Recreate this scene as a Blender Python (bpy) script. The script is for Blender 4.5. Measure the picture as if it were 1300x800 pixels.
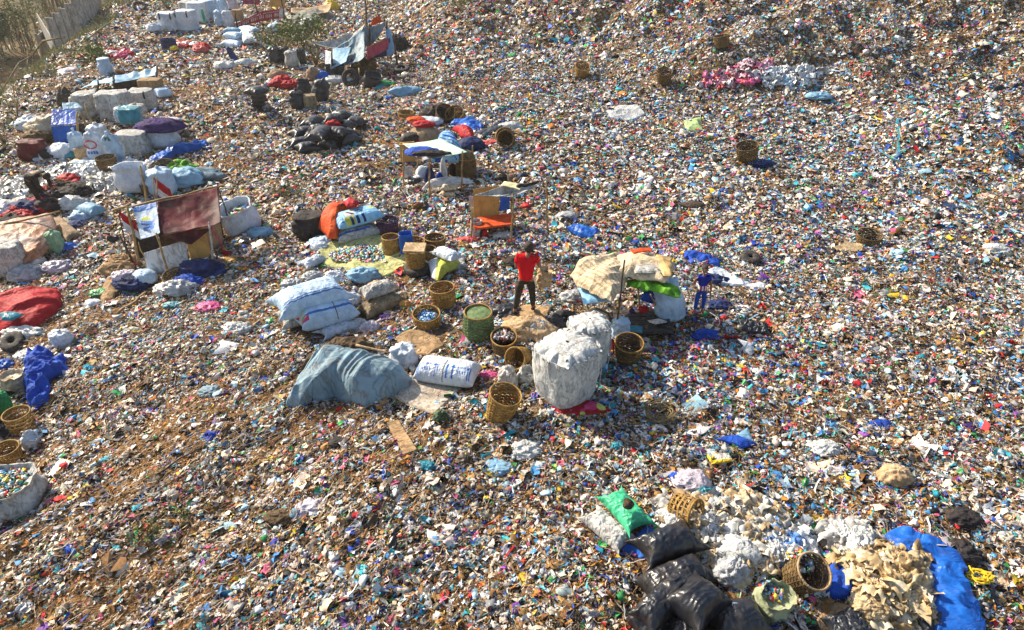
import bpy, math, random
import numpy as np
from mathutils import Vector, Matrix, Euler
R = math.radians
random.seed(7); RNG = np.random.default_rng(11)
for o in list(bpy.data.objects): bpy.data.objects.remove(o)
S = bpy.context.scene; COL = S.collection

# ---------------------------------------------------------------- camera
CH, PITCH, FPX = 8.0, R(32.5), 878.0
cd = bpy.data.cameras.new('camera'); cam = bpy.data.objects.new('camera', cd); COL.objects.link(cam)
cam.location = (0, 0, CH); cam.rotation_euler = (R(90) - PITCH, 0, 0)
cd.sensor_width = 36; cd.lens = FPX / 1300 * 36; cd.clip_end = 800; cd.clip_start = 0.1
S.camera = cam
# ---------------------------------------------------------------- sky, sun, exposure
SUN_EL, SUN_AZ = R(35), R(-56)          # azimuth from +Y, negative = to the left
w = bpy.data.worlds.new('World'); S.world = w; w.use_nodes = True
nt = w.node_tree; sky = nt.nodes.new('ShaderNodeTexSky'); sky.sky_type = 'NISHITA'; sky.sun_disc = False
sky.sun_elevation = SUN_EL; sky.sun_rotation = SUN_AZ; sky.air_density = 1.2; sky.dust_density = 2.0
nt.links.new(sky.outputs[0], nt.nodes['Background'].inputs[0]); nt.nodes['Background'].inputs[1].default_value = 0.10
sl = bpy.data.lights.new('sun', 'SUN'); sl.energy = 5.0; sl.angle = R(1.5); sl.color = (1, .88, .70)
so = bpy.data.objects.new('sun', sl); COL.objects.link(so)
sd = Vector((math.sin(SUN_AZ) * math.cos(SUN_EL), math.cos(SUN_AZ) * math.cos(SUN_EL), math.sin(SUN_EL)))
so.rotation_euler = sd.to_track_quat('Z', 'Y').to_euler()
S.view_settings.view_transform = 'Standard'; S.view_settings.look = 'None'
S.view_settings.exposure = 0.95; S.view_settings.gamma = 1; S.view_settings.use_curve_mapping = False

# ---------------------------------------------------------------- numpy noise
def _h(ix, iy, iz):
    n = (ix * 374761393 + iy * 668265263 + iz * 2147483647 + 1013904223).astype(np.int64) & 0xffffffff
    n = ((n ^ (n >> 13)) * 1274126177) & 0xffffffff
    n = ((n ^ (n >> 16)) * 2246822519) & 0xffffffff
    return ((n ^ (n >> 15)) & 0xffff) / 65535.0 * 2 - 1
def noise(x, y, z=0.0):
    x, y, z = np.broadcast_arrays(np.asarray(x, float), np.asarray(y, float), np.asarray(z, float))
    ix, iy, iz = [np.floor(a).astype(np.int64) for a in (x, y, z)]
    fx, fy, fz = x - ix, y - iy, z - iz
    fx, fy, fz = [f * f * (3 - 2 * f) for f in (fx, fy, fz)]
    def L(a, b, t): return a + (b - a) * t
    c = [[[_h(ix + i, iy + j, iz + k) for k in (0, 1)] for j in (0, 1)] for i in (0, 1)]
    return L(L(L(c[0][0][0], c[1][0][0], fx), L(c[0][1][0], c[1][1][0], fx), fy),
             L(L(c[0][0][1], c[1][0][1], fx), L(c[0][1][1], c[1][1][1], fx), fy), fz)
def fbm(x, y, z=0.0, o=3):
    s, a = 0, 1.0
    for i in range(o):
        f = 2.03 ** i; s = s + a * noise(np.asarray(x) * f + 7.3 * i, np.asarray(y) * f - 3.1 * i, np.asarray(z) * f + i); a *= .5
    return s / 1.6
def ridge(x, y, z=0.0, o=2):
    s, a = 0, 1.0
    for i in range(o):
        f = 2.1 ** i; s = s + a * (1 - 2 * np.abs(noise(np.asarray(x) * f + 3.7 * i, np.asarray(y) * f, np.asarray(z) * f))); a *= .5
    return s / 1.5
def splus(q, k=1.0): return np.log1p(np.exp(np.clip(q / k, -40, 40))) * k
def sstep(a, b, x):
    t = np.clip((np.asarray(x, float) - a) / (b - a), 0, 1); return t * t * (3 - 2 * t)

# ---------------------------------------------------------------- terrain height
def height0(x, y):
    x = np.asarray(x, float); y = np.asarray(y, float)
    wob = 2.0 * noise(x * .11, y * .11 + 5)
    yf = 33.5 - .55 * np.maximum(x - 2, 0) + .28 * np.maximum(-x - 2, 0) * 2 + wob
    m = splus(.50 * (y - yf), .8); m = 9 * (1 - np.exp(-m / 9))
    mask = sstep(-9, 3, x + 0.0 * y)
    m = m * mask
    # small spur in the right middle
    m = m + 1.1 * np.exp(-(((x - 15.5) / 3.4) ** 2 + ((y - 22.5) / 2.6) ** 2))
    m = m + 0.9 * np.exp(-(((x - 9.5) / 2.8) ** 2 + ((y - 30.5) / 1.8) ** 2))
    # far dump ground climbs slowly behind
    m = m + .06 * splus(y - 60, 4)
    # lower left slope
    q = -(x + 8.4) * .552 - (y - 11.6) * .834 + .5 * noise(x * .3, y * .3)
    m = m - .15 * splus(q, 1.0) * sstep(-40, -2, -np.abs(x))
    m = m - .17 * splus(-(x + 4.5) * .78 + (y - 12) * .10, 1.5) * sstep(26, 12, y)
    # mound edge to the forest
    e = -(x + 19.6 + .30 * (y - 26)) + .7 * noise(y * .25, 9.0)
    m = m - 4.2 * sstep(0, 7.5, e) * sstep(5, 22, y + .0 * x)
    # lumps
    am = .18 + .40 * sstep(.3, 2.0, m)
    m = m + am * fbm(x * .42, y * .42, 2) + am * .45 * ridge(x * .9, y * .9, 4)
    # wind-rowed streaks on the left flank run parallel to its edge
    al, ac = x * .66 + y * .75, -x * .75 + y * .66
    m = m + .07 * ridge(ac * 1.1, al * .25, 7) * sstep(3, -3, x) * sstep(24, 14, y)
    return m
def height(x, y):
    x = np.asarray(x, float); y = np.asarray(y, float)
    return height0(x, y) + (.06 + .06 * sstep(1, 3, height0(x, y))) * fbm(x * 2.3, y * 2.3, 1) + .028 * fbm(x * 8, y * 8, 3, 2)
def ht(x, y): return float(height(x, y))
def pdir(px, py):
    u = (px - 650) / FPX; v = (400 - py) / FPX
    return (u, math.cos(PITCH) + v * math.sin(PITCH), -math.sin(PITCH) + v * math.cos(PITCH))
_gc = {}
def G(px, py):
    """ground point seen at photo pixel"""
    k = (px, py)
    if k in _gc: return _gc[k].copy()
    d = pdir(px, py); t = np.linspace(4, 160, 4000)
    zz = CH + d[2] * t - height0(d[0] * t, d[1] * t)
    i = int(np.argmax(zz < 0)) or len(t) - 1
    a, b = t[i - 1], t[i]
    for _ in range(12):
        c = (a + b) / 2
        if CH + d[2] * c - float(height0(d[0] * c, d[1] * c)) < 0: b = c
        else: a = c
    x, y = d[0] * b, d[1] * b
    _gc[k] = Vector((x, y, ht(x, y))); return _gc[k].copy()
def A(px, py, depthpt, dz=0):
    """point on the pixel's ray at the same distance (world y) as depthpt"""
    d = pdir(px, py); t = depthpt.y / d[1]
    return Vector((d[0] * t, depthpt.y, CH + d[2] * t + dz))

# ---------------------------------------------------------------- materials
def lin(c):
    return tuple(((v / 12.92) if v <= .04045 else ((v + .055) / 1.055) ** 2.4) for v in c)
_mats = {}
def mat(name, c, c2=None, rough=.6, sc=3.0, bump=.3, bs=8.0, spec=.4, dirt=.25, sheen=0.0, trans=0.0):
    """two-tone noise material; colours are linear base colours"""
    if name in _mats: return _mats[name]
    m = bpy.data.materials.new(name); m.use_nodes = True; n = m.node_tree; N = n.nodes; K = n.links
    b = N['Principled BSDF']; tc = N.new('ShaderNodeTexCoord')
    oi = N.new('ShaderNodeObjectInfo'); ad = N.new('ShaderNodeVectorMath'); ad.operation = 'ADD'
    mu = N.new('ShaderNodeVectorMath'); mu.operation = 'SCALE'; mu.inputs[3].default_value = 17.0
    K.new(oi.outputs['Random'], mu.inputs[0]); K.new(tc.outputs['Object'], ad.inputs[0]); K.new(mu.outputs[0], ad.inputs[1])
    def nz(s, d=4):
        t = N.new('ShaderNodeTexNoise'); t.inputs['Scale'].default_value = s; t.inputs['Detail'].default_value = d
        K.new(ad.outputs[0], t.inputs['Vector']); return t
    if c2 is None: c2 = tuple(v * .7 for v in c)
    r = N.new('ShaderNodeValToRGB'); r.color_ramp.elements[0].position = .38; r.color_ramp.elements[1].position = .62
    r.color_ramp.elements[0].color = (*c2, 1); r.color_ramp.elements[1].color = (*c, 1)
    K.new(nz(sc).outputs[0], r.inputs[0])
    mx = N.new('ShaderNodeMix'); mx.data_type = 'RGBA'; mx.inputs[7].default_value = (.22, .15, .09, 1)
    r2 = N.new('ShaderNodeValToRGB'); r2.color_ramp.elements[0].position = .52; r2.color_ramp.elements[1].position = .72
    r2.color_ramp.elements[1].color = (dirt * 2, dirt * 2, dirt * 2, 1); r2.color_ramp.elements[0].color = (0, 0, 0, 1)
    K.new(nz(sc * 2.7, 6).outputs[0], r2.inputs[0]); K.new(r2.outputs[0], mx.inputs[0]); K.new(r.outputs[0], mx.inputs[6])
    K.new(mx.outputs[2], b.inputs['Base Color'])
    b.inputs['Roughness'].default_value = rough; b.inputs['Specular IOR Level'].default_value = spec * (.45 if max(c) > .1 else 1)
    if sheen: b.inputs['Sheen Weight'].default_value = sheen
    if bump:
        bp = N.new('ShaderNodeBump'); bp.inputs['Strength'].default_value = min(1, bump * 1.3); bp.inputs['Distance'].default_value = .03
        w_ = N.new('ShaderNodeMix'); w_.data_type = 'VECTOR'; w_.inputs[0].default_value = .12; K.new(ad.outputs[0], w_.inputs[4]); K.new(nz(bs * .35, 3).outputs['Color'], w_.inputs[5])
        mp_ = N.new('ShaderNodeMapping'); mp_.inputs['Scale'].default_value = (bs * .22, bs * .30, bs * .10); mp_.inputs['Rotation'].default_value = (.3, .5, .7); K.new(w_.outputs[1], mp_.inputs[0])
        v = N.new('ShaderNodeTexNoise'); v.inputs['Scale'].default_value = 1.6; v.inputs['Detail'].default_value = 3; v.inputs['Distortion'].default_value = 1.2; K.new(mp_.outputs[0], v.inputs['Vector'])
        f1 = N.new('ShaderNodeMath'); f1.operation = 'SUBTRACT'; f1.inputs[1].default_value = .5; K.new(v.outputs[0], f1.inputs[0]); f2 = N.new('ShaderNodeMath'); f2.operation = 'ABSOLUTE'; K.new(f1.outputs[0], f2.inputs[0])
        ah = N.new('ShaderNodeMath'); ah.operation = 'MULTIPLY_ADD'; ah.inputs[1].default_value = 3.0; K.new(f2.outputs[0], ah.inputs[0]); n3_ = nz(bs * 2, 3); hs = N.new('ShaderNodeMath'); hs.operation = 'MULTIPLY'; hs.inputs[1].default_value = .35; K.new(n3_.outputs[0], hs.inputs[0]); K.new(hs.outputs[0], ah.inputs[2])
        K.new(ah.outputs[0], bp.inputs['Height']); K.new(bp.outputs[0], b.inputs['Normal'])
        # base colour is darkened along the bump creases to strengthen the wrinkles
        crs_ = N.new('ShaderNodeMapRange'); crs_.inputs[1].default_value = .0; crs_.inputs[2].default_value = .05; crs_.inputs[3].default_value = 1 - min(.45, dirt * 1.5); crs_.inputs[4].default_value = 1.0
        K.new(f2.outputs[0], crs_.inputs[0]); vm = N.new('ShaderNodeVectorMath'); vm.operation = 'SCALE'; K.new(mx.outputs[2], vm.inputs[0]); K.new(crs_.outputs[0], vm.inputs[3]); K.new(vm.outputs[0], b.inputs['Base Color'])
    _mats[name] = m; return m
def attr_mat(name, rough=.5, spec=.35, vary=.35, sc=25., bump=.0):
    m = bpy.data.materials.new(name); m.use_nodes = True; n = m.node_tree; N = n.nodes; K = n.links; b = N['Principled BSDF']
    at = N.new('ShaderNodeAttribute'); at.attribute_name = 'Col'
    tc = N.new('ShaderNodeTexCoord'); t = N.new('ShaderNodeTexNoise'); t.inputs['Scale'].default_value = sc; t.inputs['Detail'].default_value = 3
    K.new(tc.outputs['Object'], t.inputs['Vector'])
    mr = N.new('ShaderNodeMapRange'); mr.inputs[1].default_value = .3; mr.inputs[2].default_value = .7
    mr.inputs[3].default_value = 1 - vary; mr.inputs[4].default_value = 1 + vary * .5
    K.new(t.outputs[0], mr.inputs[0])
    v = N.new('ShaderNodeVectorMath'); v.operation = 'SCALE'; K.new(at.outputs['Color'], v.inputs[0]); K.new(mr.outputs[0], v.inputs[3])
    K.new(v.outputs[0], b.inputs['Base Color']); b.inputs['Roughness'].default_value = rough; b.inputs['Specular IOR Level'].default_value = spec
    return m

# ---------------------------------------------------------------- object helpers
def tag(o, label=None, cat=None, group=None, kind=None):
    if label: o['label'] = label
    if cat: o['category'] = cat
    if group: o['group'] = group
    if kind: o['kind'] = kind
    return o
def thing(name, loc, label, cat, group=None, rz=0.0):
    o = bpy.data.objects.new(name, None); COL.objects.link(o); o.location = loc; o.rotation_euler = (0, 0, rz)
    o.empty_display_size = .1
    return tag(o, label, cat, group)
def build(name, V, F, m, parent=None, smooth=False, cols=None, loc=None):
    me = bpy.data.meshes.new(name)
    V = np.asarray(V, dtype=np.float32).reshape(-1, 3)
    if isinstance(F, np.ndarray):
        k = F.shape[1]; nf = len(F)
        me.vertices.add(len(V)); me.vertices.foreach_set('co', V.ravel())
        me.loops.add(nf * k); me.loops.foreach_set('vertex_index', F.astype(np.int32).ravel())
        me.polygons.add(nf); me.polygons.foreach_set('loop_start', np.arange(0, nf * k, k, dtype=np.int32))
        me.update(calc_edges=True)
    else:
        me.from_pydata(V.tolist(), [], F); me.update()
    if smooth: me.polygons.foreach_set('use_smooth', [True] * len(me.polygons))
    if cols is not None:
        a = me.attributes.new('Col', 'FLOAT_COLOR', 'FACE')
        c = np.ones((len(cols), 4), np.float32); c[:, :3] = cols; a.data.foreach_set('color', c.ravel())
    ms = m if isinstance(m, (list, tuple)) else [m]
    for q in ms: me.materials.append(q)
    o = bpy.data.objects.new(name, me); COL.objects.link(o)
    if parent: o.parent = parent
    if loc is not None: o.location = loc
    return o
EXC = []      # litter exclusion circles (x, y, r)
EXP = []      # exclusion polygons
def excl(x, y, r): EXC.append((x, y, r))

# ---------------------------------------------------------------- ground sheet
def ground_material():
    m = bpy.data.materials.new('rubbish_ground'); m.use_nodes = True; n = m.node_tree; N = n.nodes; K = n.links; b = N['Principled BSDF']
    tc = N.new('ShaderNodeTexCoord')
    nz = N.new('ShaderNodeTexNoise'); nz.inputs['Scale'].default_value = 11; nz.inputs['Detail'].default_value = 6; K.new(tc.outputs['Object'], nz.inputs['Vector'])
    mixv = N.new('ShaderNodeMix'); mixv.data_type = 'VECTOR'; mixv.inputs[0].default_value = .16
    K.new(tc.outputs['Object'], mixv.inputs[4]); K.new(nz.outputs['Color'], mixv.inputs[5])
    def vor(s, pal):
        mp = N.new('ShaderNodeMapping'); mp.inputs['Scale'].default_value = (s, s * 1.35, s * .7); mp.inputs['Rotation'].default_value = (0, 0, s * .37)
        K.new(mixv.outputs[1], mp.inputs[0])
        v = N.new('ShaderNodeTexVoronoi'); v.inputs['Scale'].default_value = 1; K.new(mp.outputs[0], v.inputs['Vector']); v.distance = 'CHEBYCHEV'
        sp = N.new('ShaderNodeSeparateColor'); K.new(v.outputs['Color'], sp.inputs[0])
        r = N.new('ShaderNodeValToRGB'); r.color_ramp.interpolation = 'CONSTANT'; e = r.color_ramp.elements
        while len(e) < len(pal): e.new(1)
        p = 0
        for i, (wt, c) in enumerate(pal): e[i].position = p; e[i].color = (*(q_ * .62 for q_ in c), 1); p += wt
        K.new(sp.outputs[0], r.inputs[0]); return v, r
    palA = [(.18, (.045, .025, .01)), (.18, (.16, .08, .025)), (.12, (.30, .16, .06)), (.12, (.36, .25, .13)), (.08, (.50, .44, .34)), (.06, (.60, .59, .57)), (.06, (.01, .01, .012)), (.07, (.10, .22, .36)), (.05, (.3, .05, .04)), (.05, (.08, .2, .1)), (.03, (.4, .3, .05))]
    v1, r1 = vor(16, palA); v2, r2 = vor(33, palA[3:7] + palA[:3] + palA[7:])
    big = N.new('ShaderNodeTexNoise'); big.inputs['Scale'].default_value = 6; big.inputs['Detail'].default_value = 2; K.new(tc.outputs['Object'], big.inputs['Vector'])
    st = N.new('ShaderNodeMath'); st.operation = 'GREATER_THAN'; st.inputs[1].default_value = .5; K.new(big.outputs[0], st.inputs[0])
    mx = N.new('ShaderNodeMix'); mx.data_type = 'RGBA'; K.new(st.outputs[0], mx.inputs[0]); K.new(r1.outputs[0], mx.inputs[6]); K.new(r2.outputs[0], mx.inputs[7])
    # earthy soil near the forest edge, driven by a mesh attribute
    at = N.new('ShaderNodeAttribute'); at.attribute_name = 'soil'
    so_ = N.new('ShaderNodeValToRGB'); so_.color_ramp.elements[0].color = (.05, .035, .02, 1); so_.color_ramp.elements[1].color = (.17, .15, .07, 1)
    n2 = N.new('ShaderNodeTexNoise'); n2.inputs['Scale'].default_value = 2.5; n2.inputs['Detail'].default_value = 7; K.new(tc.outputs['Object'], n2.inputs['Vector'])
    K.new(n2.outputs[0], so_.inputs[0])
    m2 = N.new('ShaderNodeMix'); m2.data_type = 'RGBA'; K.new(at.outputs['Fac'], m2.inputs[0]); K.new(mx.outputs[2], m2.inputs[6]); K.new(so_.outputs[0], m2.inputs[7])
    at3 = N.new('ShaderNodeAttribute'); at3.attribute_name = 'streak'
    oc = N.new('ShaderNodeValToRGB'); oc.color_ramp.elements[0].position = .35; oc.color_ramp.elements[1].position = .65; oc.color_ramp.elements[0].color = (.075, .036, .014, 1); oc.color_ramp.elements[1].color = (.33, .17, .06, 1)
    n4 = N.new('ShaderNodeTexNoise'); n4.inputs['Scale'].default_value = 14; n4.inputs['Detail'].default_value = 8; K.new(tc.outputs['Object'], n4.inputs['Vector']); K.new(n4.outputs[0], oc.inputs[0])
    m3 = N.new('ShaderNodeMix'); m3.data_type = 'RGBA'; K.new(at3.outputs['Fac'], m3.inputs[0]); K.new(m2.outputs[2], m3.inputs[6]); K.new(oc.outputs[0], m3.inputs[7])
    K.new(m3.outputs[2], b.inputs['Base Color']); b.inputs['Roughness'].default_value = .85; b.inputs['Specular IOR Level'].default_value = .1
    bp = N.new('ShaderNodeBump'); bp.inputs['Strength'].default_value = .9; bp.inputs['Distance'].default_value = .05; bp.invert = True
    K.new(v1.outputs['Distance'], bp.inputs['Height']); K.new(bp.outputs[0], b.inputs['Normal'])
    return m
def streak(x, y):
    # bare brown soil shows through in streaks
    al, ac = x * .66 + y * .75, -x * .75 + y * .66; L = sstep(3, -3, x) * sstep(24, 14, y)
    n = (noise(ac * 1.6, al * .35, 31) + .45 * noise(ac * 4.5, al * 1.2, 37)) * L + (1 - L) * (noise(x * .5, y * 1.3, 33) + .4 * noise(x * 2, y * 3, 34)); return sstep(.12, .6, n)
def make_ground():
    ys = np.concatenate([np.linspace(-120, 1.5, 26)[:-1], 1.5 * np.exp(np.linspace(0, math.log(95 / 1.5), 760)), np.linspace(100, 480, 30)])
    s = np.concatenate([-np.array([9, 6, 4, 3, 2.2, 1.7, 1.35, 1.15]), np.linspace(-1, 1, 640), np.array([1.15, 1.35, 1.7, 2.2, 3, 4, 6, 9])])
    Y, Sx = np.meshgrid(ys, s, indexing='ij'); W = .92 * np.clip(Y, 1, 95) + 3.5
    X = Sx * W; Z = height(X, Y)
    V = np.stack([X, Y, Z], -1).reshape(-1, 3); nr, nc = X.shape
    i = np.arange(nr * nc).reshape(nr, nc); F = np.stack([i[:-1, :-1], i[:-1, 1:], i[1:, 1:], i[1:, :-1]], -1).reshape(-1, 4)
    o = build('ground', V, F, ground_material(), smooth=True); tag(o, kind='structure')
    e = -(X + 19.6 + .30 * (Y - 26)) + 1.0 * noise(Y * .4, X * .4)
    so_ = (sstep(.5, 3, e) * sstep(5, 22, Y)).ravel()
    a = o.data.attributes.new('soil', 'FLOAT', 'POINT'); a.data.foreach_set('value', so_.astype(np.float32))
    a = o.data.attributes.new('streak', 'FLOAT', 'POINT'); a.data.foreach_set('value', (streak(X, Y).ravel() * (.35 + .5 * sstep(4, -4, X).ravel())).astype(np.float32))
    return o
make_ground()
# ---------------------------------------------------------------- shape builders
def GH(px, py, hh):
    """point on the pixel's ray that is hh metres above the ground"""
    d = pdir(px, py); t = np.linspace(4, 160, 4000)
    zz = CH + d[2] * t - height0(d[0] * t, d[1] * t) - hh
    i = int(np.argmax(zz < 0)) or len(t) - 1; a, b = t[i - 1], t[i]
    f = (CH + d[2] * a - float(height0(d[0] * a, d[1] * a)) - hh); g = (CH + d[2] * b - float(height0(d[0] * b, d[1] * b)) - hh)
    c = a + (b - a) * f / (f - g)
    return Vector((d[0] * c, d[1] * c, CH + d[2] * c))
def PM(py): return 58.9 + .1054 * (py - 400)       # photo pixels per metre at a ground row
def edge_mod(o, t=.012):
    m = o.modifiers.new('thickness', 'SOLIDIFY'); m.thickness = t; m.offset = 1; return o
def tubeV(P, r, n=8, cap=True):
    """tube along points P with radii r; returns V, F"""
    P = [Vector(p) for p in P]; V, F = [], []
    if not hasattr(r, '__len__'): r = [r] * len(P)
    up = Vector((0, 0, 1))
    for i, p in enumerate(P):
        d = (P[min(i + 1, len(P) - 1)] - P[max(i - 1, 0)]).normalized()
        a = d.cross(up if abs(d.z) < .9 else Vector((1, 0, 0))).normalized(); b = d.cross(a).normalized()
        for k in range(n):
            t = 2 * math.pi * k / n; V.append(p + r[i] * (math.cos(t) * a + math.sin(t) * b))
    for i in range(len(P) - 1):
        for k in range(n):
            F.append((i * n + k, i * n + (k + 1) % n, (i + 1) * n + (k + 1) % n, (i + 1) * n + k))
    if cap: F.append(tuple(range(n - 1, -1, -1))); F.append(tuple((len(P) - 1) * n + k for k in range(n)))
    return [tuple(v) for v in V], F
def merge(parts):
    V, F = [], []
    for v, f in parts:
        o = len(V); V += [tuple(q) for q in v]; F += [tuple(int(i) + o for i in g) for g in f]
    return V, F
def boxV(c, s, rz=0.0, rx=0.0, ry=0.0, bev=.0):
    M_ = Euler((rx, ry, rz)).to_matrix(); V = []
    for i in (-1, 1):
        for j in (-1, 1):
            for k in (-1, 1): V.append(tuple(Vector(c) + M_ @ Vector((i * s[0] / 2, j * s[1] / 2, k * s[2] / 2))))
    return V, [(0, 1, 3, 2), (4, 6, 7, 5), (0, 4, 5, 1), (2, 3, 7, 6), (0, 2, 6, 4), (1, 5, 7, 3)]
def crook(a, b, n=5, w=.02):
    a, b = Vector(a), Vector(b); P = []
    for i in range(n + 1):
        t = i / n; p = a.lerp(b, t)
        if 0 < i < n: p = p + Vector([random.uniform(-w, w) for _ in range(3)])
        P.append(p)
    return P
def pole(a, b, r, m, parent=None, name='pole', n=6, label=None, cat=None, group=None, w=.02):
    P = crook(a, b, 5, w); k = len(P)
    o = build(name, *tubeV(P, [r * (1.1 - .3 * i / (k - 1)) for i in range(k)], n), m, parent, True)
    if label: tag(o, label, cat, group)
    return o
_seed = [0]
def sd_():
    _seed[0] += 1; return _seed[0] * 13.7
def pillowV(L, W, H, pinch=.12, a=4.0, b=2.6, wr=.03, nu=30, nv=22, rad=.0, flat=.75, lump=.05, ears=.0):
    u = np.sin(np.linspace(-1, 1, nu) * math.pi / 2) * .5 + np.linspace(-1, 1, nu) * .5; v = np.sin(np.linspace(-1, 1, nv) * math.pi / 2) * .5 + np.linspace(-1, 1, nv) * .5
    U, Vv = np.meshgrid(u, v, indexing='ij'); s = sd_()
    X = L / 2 * U * (1 - pinch * (1 - Vv ** 2) * np.abs(U)) * (1 + ears * (np.abs(U * Vv)) ** 6); Y = W / 2 * Vv * (1 - pinch * .8 * (1 - U ** 2) * np.abs(Vv)) * (1 - .06 * np.abs(U)) * (1 + ears * (np.abs(U * Vv)) ** 6)
    T = (np.clip(1 - np.abs(U) ** a, 0, 1) * np.clip(1 - np.abs(Vv) ** b, 0, 1)) ** .5
    k = 3.2 / W
    edge = .35 + .65 * (1 - T)
    # folds run out of the corners and across the sack
    rr = ridge(X * k * .6 + s, Y * k * 1.6, s, 2); r2 = ridge(X * k * 2.0, Y * k * .8 + s, s + 4, 2)
    top = H / 2 * T * (1 + lump * 2 * noise(X * k * .5 + s, Y * k * .5, s)) + wr * (rr * edge + .6 * r2 + .30 * ridge(X * k * 5, Y * k * 4, s + 8, 2)) * np.minimum(T * 3, 1)
    bot = -H / 2 * T * flat
    sag = .0
    out = []; n = nu * nv; idx = np.arange(n).reshape(nu, nv)
    TV = np.stack([X + wr * .5 * noise(X * k * 2, Y * k * 2, s + 9), Y + wr * .5 * noise(X * k * 2, Y * k * 2, s + 19), H / 2 * flat + top], -1).reshape(-1, 3)
    BV = np.stack([X, Y, H / 2 * flat + bot], -1).reshape(-1, 3)
    border = np.zeros((nu, nv), bool); border[0] = border[-1] = True; border[:, 0] = border[:, -1] = True
    bi = np.where(border.ravel(), idx.ravel(), 0); inner = np.nonzero(~border.ravel())[0]
    bi[inner] = n + np.arange(len(inner)); B = bi.reshape(nu, nv)
    V = np.concatenate([TV, BV[inner]])
    F1 = np.stack([idx[:-1, :-1], idx[1:, :-1], idx[1:, 1:], idx[:-1, 1:]], -1).reshape(-1, 4)
    F2 = np.stack([B[:-1, :-1], B[:-1, 1:], B[1:, 1:], B[1:, :-1]], -1).reshape(-1, 4)
    fu = (U[:-1, :-1] + U[1:, 1:]).ravel() / 2; fv = (Vv[:-1, :-1] + Vv[1:, 1:]).ravel() / 2
    return V, np.concatenate([F1, F2]), fu, fv
def sack(p1, p2, W, H, m, label, z=0.0, group=None, name='sack', cat='sack', prints=None, mats=None, pitch=None, roll=0., **kw):
    if p1[1] > 300: kw.setdefault('nu', 64); kw.setdefault('nv', 46)
    a = GH(p1[0], p1[1], z + H * .45); b = GH(p2[0], p2[1], z + H * .45); c = (a + b) / 2; d = b - a; L = max(d.xy.length, .15)
    if prints: kw.update(nu=90, nv=64)
    V, F, fu, fv = pillowV(L, W, H, **kw)
    ms = [m] + (mats or [])
    o = build(name, V, F, ms, None, True)
    if prints:
        mi = np.zeros(len(F), np.int32); mi[:len(fu)] = prints(fu, fv); o.data.polygons.foreach_set('material_index', mi)
    g = height0(c.x, c.y); o.location = (c.x, c.y, float(g) + z - .02)
    if pitch is None: pitch = -math.atan2(float(height0(b.x, b.y) - height0(a.x, a.y)), L)
    o.rotation_euler = Euler((roll, pitch, math.atan2(d.y, d.x)), 'XYZ')
    tag(o, label, cat, group); 
    if z < .1:
        n = max(1, int(L / W * 2)); 
        for i in range(n): q = a.lerp(b, (i + .5) / n); excl(q.x, q.y, W * .42)
    return o
def neck(o, end, m, L, H, r=.05, l=.12, name='tied_neck'):
    """gathered tied neck at one end of a sack (part)"""
    P = [(end * (L / 2 - .04), 0, H * .38), (end * (L / 2 + l * .3), 0, H * .40), (end * (L / 2 + l * .55), 0, H * .42), (end * (L / 2 + l), .01, H * .48)]
    V, F = tubeV(P, [r * 1.4, r * .55, r * .6, r * 1.5], 10, True)
    return build(name, V, F, m, o, True)
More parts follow.
